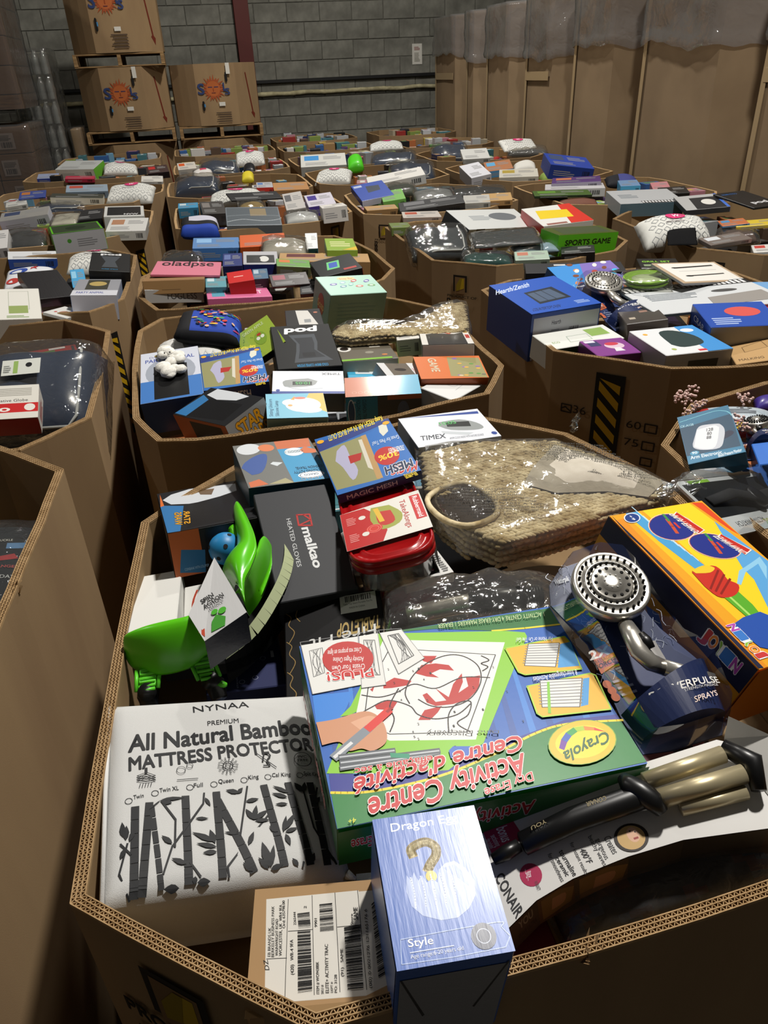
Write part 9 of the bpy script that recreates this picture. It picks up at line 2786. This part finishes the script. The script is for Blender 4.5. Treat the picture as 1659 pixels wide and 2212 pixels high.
B_('pinkC4', 'pink_boxed_item', 'pink box against the tall cartons in the keyboard bin', .06, ('b87a80', '96606a', '96606a', '96606a', '96606a'), None)
B_('blackC4', 'black_case_box', 'black box at the right end of the long keyboard box', .06, ('1c1b1c', '141314', '141314', '141314', '141314'), None)
B_('whiteC5', 'white_cube_carton', 'white carton with small red picture at the left rim by the tall cartons', .09, ('c6c6cc', 'b4b4ba', 'b4b4ba', 'a4a4aa', 'b4b4ba'), None, S)
B_('frameC5', 'white_gold_frame_box', 'white framed box with yellow glasses picture', .06, ('c2beb2', 'a8a498', 'a8a498', 'a8a498', 'a8a498'), 'a8923c')
B_('blueC5', 'blue_appliance_box', 'blue appliance box leaning on the tall cartons', .1, ('1f3f9c', '1a3684', '10131a', '1a3684', '16307a'), '3a4a6c')
B_('orangeC5', 'orange_blue_picture_box', 'orange and blue box right of the white carton by the tall cartons', .05, ('a8704c', '4a84b0', '4a84b0', '4a84b0', '4a84b0'), '5aa0cc')
soft('greyC5', 'silver_film_roll', 'silver film bundle below the pouch against the tall cartons', 'pack', .07, '4a4a4a', mat='matte', film='film')
B_('paperC5', 'white_paper_packet', 'white packet right of the domed bedding bag', .04, ('c4c4c0', 'a8a8a4', 'a8a8a4', 'a8a8a4', 'a8a8a4'), None)
soft('ballC5', 'white_plush', 'white rounded plush beside the blue appliance box by the tall cartons', 'toy', .08, 'c9c7c0', mat='cloth')
# left far bins
box('greenZ4', 'green_toy_box', 'bright green window box with grey printed side, tilted on the near rim', 'box', .10, ('2c3a24', '9a9a9c', '5aa024', '4a9018', '5aa024'), lambda a: (a.line([(.03, .05), (.97, .05), (.97, .95), (.03, .95)], .008, '5ab01c', closed=True), a.ell(.5, .5, .2, .2, '1a2a14'), side(a, 'F'), a.circ(.3, .6, .01, '3a7a24'), a.greek(.45, .3, .4, .4, 4, '6a6a6c')), G)
soft('blackbagZ4', 'black_garment_bag', 'black ribbed garment in shiny film at the near rim, left of the green box', 'bag', .10, '1e2224', mat='matte', film='film', seed=31)
box('nvwZ4', 'white_black_game_box', 'white box with black top panel at the right of the green toy box', 'box', .07, ('c4c4c0', 'b4b4b0', 'b4b4b0', 'b4b4b0', 'b4b4b0'), lambda a: (a.rect(.08, .1, .92, .9, '14181c'), a.text('NVW', .5, .15, .35, .12, 'd0d0d0', bold=.05)), G)
B_('whiteZ4', 'white_snack_box', 'white box with blue and orange figures below the black-topped box', .05, ('c9c8c4', 'c0bfba', 'a8a8a4', 'a8a8a4', 'a8a8a4'), 'a87a5c')
B_('longZ4', 'long_grey_white_box', 'long grey and white appliance box at the left edge above the black garment', .08, ('8a8884', 'a8abb4', 'a8abb4', 'a8abb4', 'a8abb4'), '3a4460')
B_('blackZ4', 'black_slanted_box', 'black slanted box behind the green toy box', .06, ('242426', '1a1a1c', '1a1a1c', '1a1a1c', '1a1a1c'), None)
soft('blobZ4', 'white_bagged_toy', 'white and yellow bagged toy left of the black slanted box', 'toy', .07, 'bab7ac', mat='satin', film='film2')
B_('whitesZ4', 'small_white_stack_box', 'small white box at the left edge beside the black garment', .06, ('c4c2c0', 'b0aeac', 'b0aeac', 'b0aeac', 'b0aeac'), None)
B_('bookZ5', 'thick_hardcover_book', 'thick hardcover book with cream pages left of the white logo pouch', .045, ('3a3c34', 'c8c2b0', 'c8c2b0', '3a3c34', 'c8c2b0'), None, cat='book')
B_('artZ5', 'colourful_picture_box', 'colourful picture box behind the thick book', .05, ('8a9aa8', '6a7a88', '6a7a88', '6a7a88', '6a7a88'), 'b04a3a')
B_('blueZ5', 'blue_character_box', 'blue box with small figures at the far left of the book bin', .06, ('3a4a8c', '2a3a84', '2a3a84', '2a3a84', '2a3a84'), 'b0703c')
B_('whiteZ5', 'white_flat_packet', 'white flat packet at the near left rim of the book bin', .03, ('c4c4be', 'a8a8a2', 'a8a8a2', 'a8a8a2', 'a8a8a2'), None)
B_('paperZ5', 'white_hanger_card', 'white hanger card at the far right of the book bin', .02, ('c9c7c0', 'a8a8a4', 'a8a8a4', 'a8a8a4', 'a8a8a4'), None, cat='card')
B_('whiteZ6', 'white_green_long_box', 'long white box with green end in front of the wrapped bottles', .10, ('a8aaa8', 'bcbcb6', '5a9a2c', 'bcbcb6', 'bcbcb6'), None)
B_('redZ6', 'long_red_box', 'long crimson box at the near rim below the white and green box', .03, ('b03048', '9c2438', '9c2438', '9c2438', '9c2438'), None)
B_('blueZ6', 'blue_white_small_box', 'blue and white box at the near left corner of the bottle-side bin', .04, ('8a94b0', '2a3a84', '2a3a84', '2a3a84', '2a3a84'), None)
B_('kitZ6', 'red_dark_pack', 'dark and red shiny pack at the right rim of the bottle-side bin', .05, ('3a2a2c', '24181a', '24181a', '24181a', '24181a'), 'b02a2a')
B_('kraftA5', 'kraft_orange_carton', 'kraft carton with orange tint at the right rim behind the clear zip case', .06, ('a87c50', '8f6a44', '8f6a44', '8f6a44', '8f6a44'), None, S)
soft('yellowA5', 'yellow_toy_item', 'bright yellow toy in the middle of the logo pouch bin', 'toy', .07, 'c9b830', mat='satin')
B_('redA5', 'red_blue_box', 'red box with a blue stripe left of the kraft orange carton', .06, ('b0b0b4', 'b8322a', 'b8322a', 'b8322a', 'b8322a'), '5a7ab0')
B_('orangeA6', 'orange_white_box', 'white box with an orange corner at the left rim before the sun logo bins', .06, ('c4beb4', 'b4b0a8', 'b4b0a8', 'b4b0a8', 'b4b0a8'), 'c8501c')
soft('canisterA6', 'black_round_canister', 'black round canister right of the bedding bag with a white stripe', 'canister', .09, '15161a', mat='gloss')
soft('redcupA6', 'white_red_pouch', 'white pouch with red print right of the orange-cornered box', 'pouch', .07, cf=lambda u, v: 'b04058' if .4 < u < .7 and v > .5 else 'c9c5c0', mat='satin')
B_('whiteB6', 'wide_white_tray_box', 'wide white box with a blue tab at the left rim', .08, ('c0c0ba', 'b0b0aa', 'b0b0aa', 'b0b0aa', 'b0b0aa'), '3f86c0')
soft('dinoB6', 'green_toy_figure', 'bright green toy figure with a blue arm right of the wide white box', 'toy', .12, cf=lambda u, v: '2f7fa8' if v > .7 and u > .5 else '4ac01c', mat='gloss')
box('kraftin', 'small_kraft_box', 'small kraft box wedged between the screen door box and cold brew box', 'carton', .06, 'a28159', None, 'satin')

# ------------------------------------------------------------------ smaller goods filling the bins between the things above
PAL = [('light grey', 'b9bcbe'), ('white', 'cfcdc8'), ('white', 'c9c8c4'), ('white', 'c4c6ca'), ('silver', 'a0a4a8'), ('black', '17181a'), ('black', '202124'), ('dark grey', '3a3c40'), ('navy', '2a325a'), ('blue', '34609c'), ('sky blue', '6a9ab8'), ('red', '9a3430'), ('brown', '5a483a'), ('kraft', 'a07f55'), ('green', '567f44'), ('lime', '869c50'), ('yellow', 'b8a04a'), ('orange', 'b06a40'), ('pink', 'b8808e'), ('purple', '5a4670'), ('teal', '467880'), ('cream', 'b8ae98')]
ROWN = ('near', 'second', 'middle', 'fourth', 'far')
COLN = ('leftmost', 'left-of-centre', 'central', 'right-of-centre', 'rightmost')
PHRASE = dict(A1='nearest bin', A2='backpack bin', A3='pink box bin', A4='zip case bin', A5='yellow toy bin', A6='domed bedding bin', A7='red column bin', B1='right-edge bin', B2='striped-marking bin', B3='sports game bin', B4='grey cube bin', B5='long white carton bin', B6='green toy bin', B7='second wall-side bin', B8='bin nearest block wall', C3='black pouch bin', C4='keyboard bin', C5='leaning blue box bin', C6='silver roll bin', C7='second-last right bin', C8='last right-side bin', Z1='clothes bin', Z2='bedding bin', Z3='star bag bin', Z4='green toy box bin', Z5='book bin', Z6='bottle-side bin', Z7='left pallet bin')
def obb_hit(a, b):
  def ax(o):
    c, s_ = math.cos(o[2]), math.sin(o[2])
    return Vector((c, s_)), Vector((-s_, c))
  d = Vector((b[0] - a[0], b[1] - a[1]))
  A_, B2_ = ax(a), ax(b)
  for n_ in (*A_, *B2_):
    ra = a[3] * abs(A_[0].dot(n_)) + a[4] * abs(A_[1].dot(n_))
    rb = b[3] * abs(B2_[0].dot(n_)) + b[4] * abs(B2_[1].dot(n_))
    if abs(d.dot(n_)) > ra + rb: return False
  return True
def in_poly(x, y, poly):
  k = False
  for i in range(len(poly)):
    (x1, y1), (x2, y2) = poly[i - 1], poly[i]
    if (y1 > y) != (y2 > y) and x < (x2 - x1) * (y - y1) / (y2 - y1) + x1: k = not k
  return k
FMAT = ['gloss', 'gloss', 'gloss', 'satin', 'shiny']
SIZE_W = lambda w, h: 'large' if w * h > .034 else ('small' if w * h < .013 else 'mid-sized')
ALL = list(PLACED)
def goods(key, top, n, seed, smin=.07, smax=.26, hmin=.04):
  B = BINS[key]
  g = random.Random(seed)
  poly = inset(B['poly'], .03)
  xs, ys_ = [p[0] for p in poly], [p[1] for p in poly]
  x0, x1, y0, y1 = min(xs), max(xs), min(ys_), max(ys_)
  near = [o for o in ALL if x0 - .2 < o[0] < x1 + .2 and y0 - .2 < o[1] < y1 + .2]
  mine = []
  used = {}
  tries = 0
  made = 0
  while made < n and tries < 900:
    tries += 1
    k = 1 - tries / 1100
    w_, h_ = g.uniform(smin, smin + (smax - smin) * k), g.uniform(smin, smin + (smax - smin) * .8 * k)
    a_ = g.choice((0, 0, math.pi / 2)) + g.gauss(0, .16)
    x, y = g.uniform(x0, x1), g.uniform(y0, y1)
    o = (x, y, a_, w_ / 2 + .003, h_ / 2 + .003)
    c_, s_ = math.cos(a_), math.sin(a_)
    if not all(in_poly(x + sx * o[3] * c_ - sy * o[4] * s_, y + sx * o[3] * s_ + sy * o[4] * c_, poly) for sx in (-1, 1) for sy in (-1, 1)): continue
    if any(obb_hit(o, m) for m in mine): continue
    zt = B['pad'] + g.uniform(*top)
    lim = min([m[5] for m in near if obb_hit(o, m)] + [9]) - .006
    zt = min(zt, lim)
    t = zt - B['pad'] - .001
    if t < hmin * .45: continue
    cn, cc = g.choice(PAL)
    kind = g.choice(('box', 'box', 'box', 'box', 'book', 'pouch', 'bag'))
    if min(w_, h_) < .09 and kind in ('book', 'bag'): kind = 'box'
    if t < .03: kind = 'book' if kind != 'pouch' else kind
    mb = MB()
    tilt = (0, 0)
    tin = hexc(cc)
    c2 = g.choice(PAL)[1]
    if kind in ('box', 'book'):
      if kind == 'book':
        t = min(t, .05)
        page = hexc('c9c2ae')
        bevbox(mb, -w_ / 2, w_ / 2, -h_ / 2, h_ / 2, 0, t, .0015, (cc, 'c4bda8', 'c4bda8', 'c4bda8', cc))
      else:
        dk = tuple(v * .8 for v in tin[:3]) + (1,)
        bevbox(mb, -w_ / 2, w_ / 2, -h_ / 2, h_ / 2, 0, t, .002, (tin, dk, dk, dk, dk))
      # a print block let into the lid
      x_a, x_b, y_a, y_b = -.4 * w_, g.uniform(-.05, .4) * w_, g.uniform(-.4, -.1) * h_, g.uniform(.1, .42) * h_
      art = [(x_a, x_b, y_a, y_b, c2)]
      if x_b < .2 * w_: art.append((x_b + .06 * w_, .42 * w_, -.3 * h_, .0, g.choice(('8a8a8a', 'c9c9c9', '3a3a3c'))))
      art.append((-.42 * w_, g.uniform(0, .4) * w_, -.46 * h_, -.41 * h_, g.choice(('8a8a8a', 'c9c9c9', '3a3a3c'))))
    else:
      art = []
      tt = min(t, .09)
      pillow(mb, w_, h_, tt, g.randrange(99), 8, 2.6, .2, col=cc)
      t = tt
    name = {'box': 'kraft_carton' if cn == 'kraft' else ('flat_box' if t < .085 else 'retail_box'), 'book': 'paperback_book', 'pouch': 'soft_pouch', 'bag': 'packed_garment'}[kind]
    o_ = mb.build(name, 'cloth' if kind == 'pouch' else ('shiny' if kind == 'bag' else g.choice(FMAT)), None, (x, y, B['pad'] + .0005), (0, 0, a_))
    for q in art[:1 if y0 > 6.4 else 3]:
      am = MB()
      am.quad((q[0], q[2], t + .0006), (q[1], q[2], t + .0006), (q[1], q[3], t + .0006), (q[0], q[3], t + .0006), hexc(q[4]))
      am.build('printed_panel', 'gloss', o_)
    if kind == 'bag':
      crinkle(w_, h_, t, g.randrange(99), 10, .008, 14, .004).build('plastic_bag', 'film2', o_)
    # where it is, in words
    ri = min(4, int((y - y0) / (y1 - y0) * 5))
    ci = min(4, int((x - x0) / (x1 - x0) * 5))
    kn = {'box': 'box', 'book': 'book', 'pouch': 'pouch', 'bag': 'film-wrapped garment'}[kind]
    base = '%s %s %s with %s' % (SIZE_W(w_, h_), cn, kn, '%s panel' % next(p[0] for p in PAL if p[1] == c2)) if art else '%s %s %s' % (SIZE_W(w_, h_), cn, kn)
    lab = '%s, %s row, %s, %s' % (base, ROWN[ri], COLN[ci], PHRASE[key])
    if lab in used:
      lab = lab.replace(' row', ' row edge', 1)
      if lab in used: lab = lab.replace('with', 'showing', 1)
    used[lab] = 1
    tag(o_, lab, {'box': 'box', 'book': 'book', 'pouch': 'pouch', 'bag': 'clothing'}[kind], 'assorted goods in the ' + PHRASE[key])
    mine.append((x, y, a_, w_ / 2, h_ / 2, B['pad'] + t))
    made += 1
  return mine
for i, (k, top, n, smin, smax) in enumerate((('A1', (.05, .12), 34, .06, .22), ('A2', (.04, .14), 34, .05, .18), ('A3', (.05, .15), 36, .05, .18), ('B1', (.04, .12), 24, .06, .2), ('B2', (.05, .14), 30, .05, .18),
    ('B3', (.06, .15), 34, .05, .18), ('C3', (.08, .16), 30, .06, .2), ('Z1', (.05, .12), 14, .07, .22), ('Z2', (.05, .14), 24, .06, .2), ('Z3', (.08, .17), 30, .06, .18),
    ('A4', (.09, .17), 36, .06, .18), ('B4', (.09, .17), 36, .06, .18), ('C4', (.09, .17), 34, .06, .18), ('Z4', (.09, .17), 34, .06, .18), ('A5', (.09, .18), 38, .06, .19), ('B5', (.09, .19), 38, .06, .19),
    ('C5', (.09, .18), 36, .06, .19), ('Z5', (.09, .17), 36, .06, .19), ('A6', (.09, .19), 38, .07, .2), ('B6', (.09, .19), 38, .07, .2), ('C6', (.09, .19), 36, .07, .2), ('Z6', (.09, .19), 36, .07, .2),
    ('A7', (.1, .19), 38, .07, .2), ('B7', (.1, .19), 38, .07, .2), ('C7', (.1, .19), 36, .07, .2), ('B8', (.08, .17), 38, .07, .2), ('C8', (.08, .17), 36, .07, .2), ('Z7', (.1, .19), 34, .07, .2))):
  goods(k, top, n, 100 + i, smin, smax)

# goods that the others bury completely are not kept
def buried():
  dg = bpy.context.evaluated_depsgraph_get()
  cam = Vector((0, 0, 1.7))
  see = ('film', 'bag', 'blister', 'wrap', 'cover', 'tub')
  drop = []
  for o in list(SC.objects):
    if o.type != 'MESH' or not str(o.get('group', '')).startswith('assorted goods'): continue
    bb = [Vector(c) for c in o.bound_box]
    x0, x1, y0, y1, z1 = bb[0].x, bb[6].x, bb[0].y, bb[6].y, bb[6].z
    pts = [(x0 + (x1 - x0) * u, y0 + (y1 - y0) * v, z1) for u in (.08, .35, .65, .92) for v in (.08, .5, .92)] + [(x0 + (x1 - x0) * u, y0, z1 * q) for u in (.2, .5, .8) for q in (.6, .9)]
    seen = 0
    eyes = [cam] if o.location.y > 2.8 else [cam, cam + Vector((.45, -.1, .03)), cam + Vector((-.45, -.1, .03))]
    for p, cam_ in [(p, c) for c in eyes for p in pts]:
      if seen: break
      q = o.matrix_world @ Vector(p)
      d = (q - cam_)
      L = d.length
      d.normalize()
      s_ = cam_.copy()
      for _ in range(6):
        hit, loc, nn, i_, ob, mm = SC.ray_cast(dg, s_, d)
        if not hit: break
        if any(w_ in ob.name for w_ in see) and 'wall' not in ob.name:
          s_ = loc + d * .0015
          continue
        if ob == o or ob.parent == o or (loc - cam_).length > L - .003: seen += 1
        break
    if seen < 1: drop.append(o)
  for o in drop:
    for ch in list(o.children): bpy.data.objects.remove(ch)
    bpy.data.objects.remove(o)
  return len(drop)
print('buried', buried())
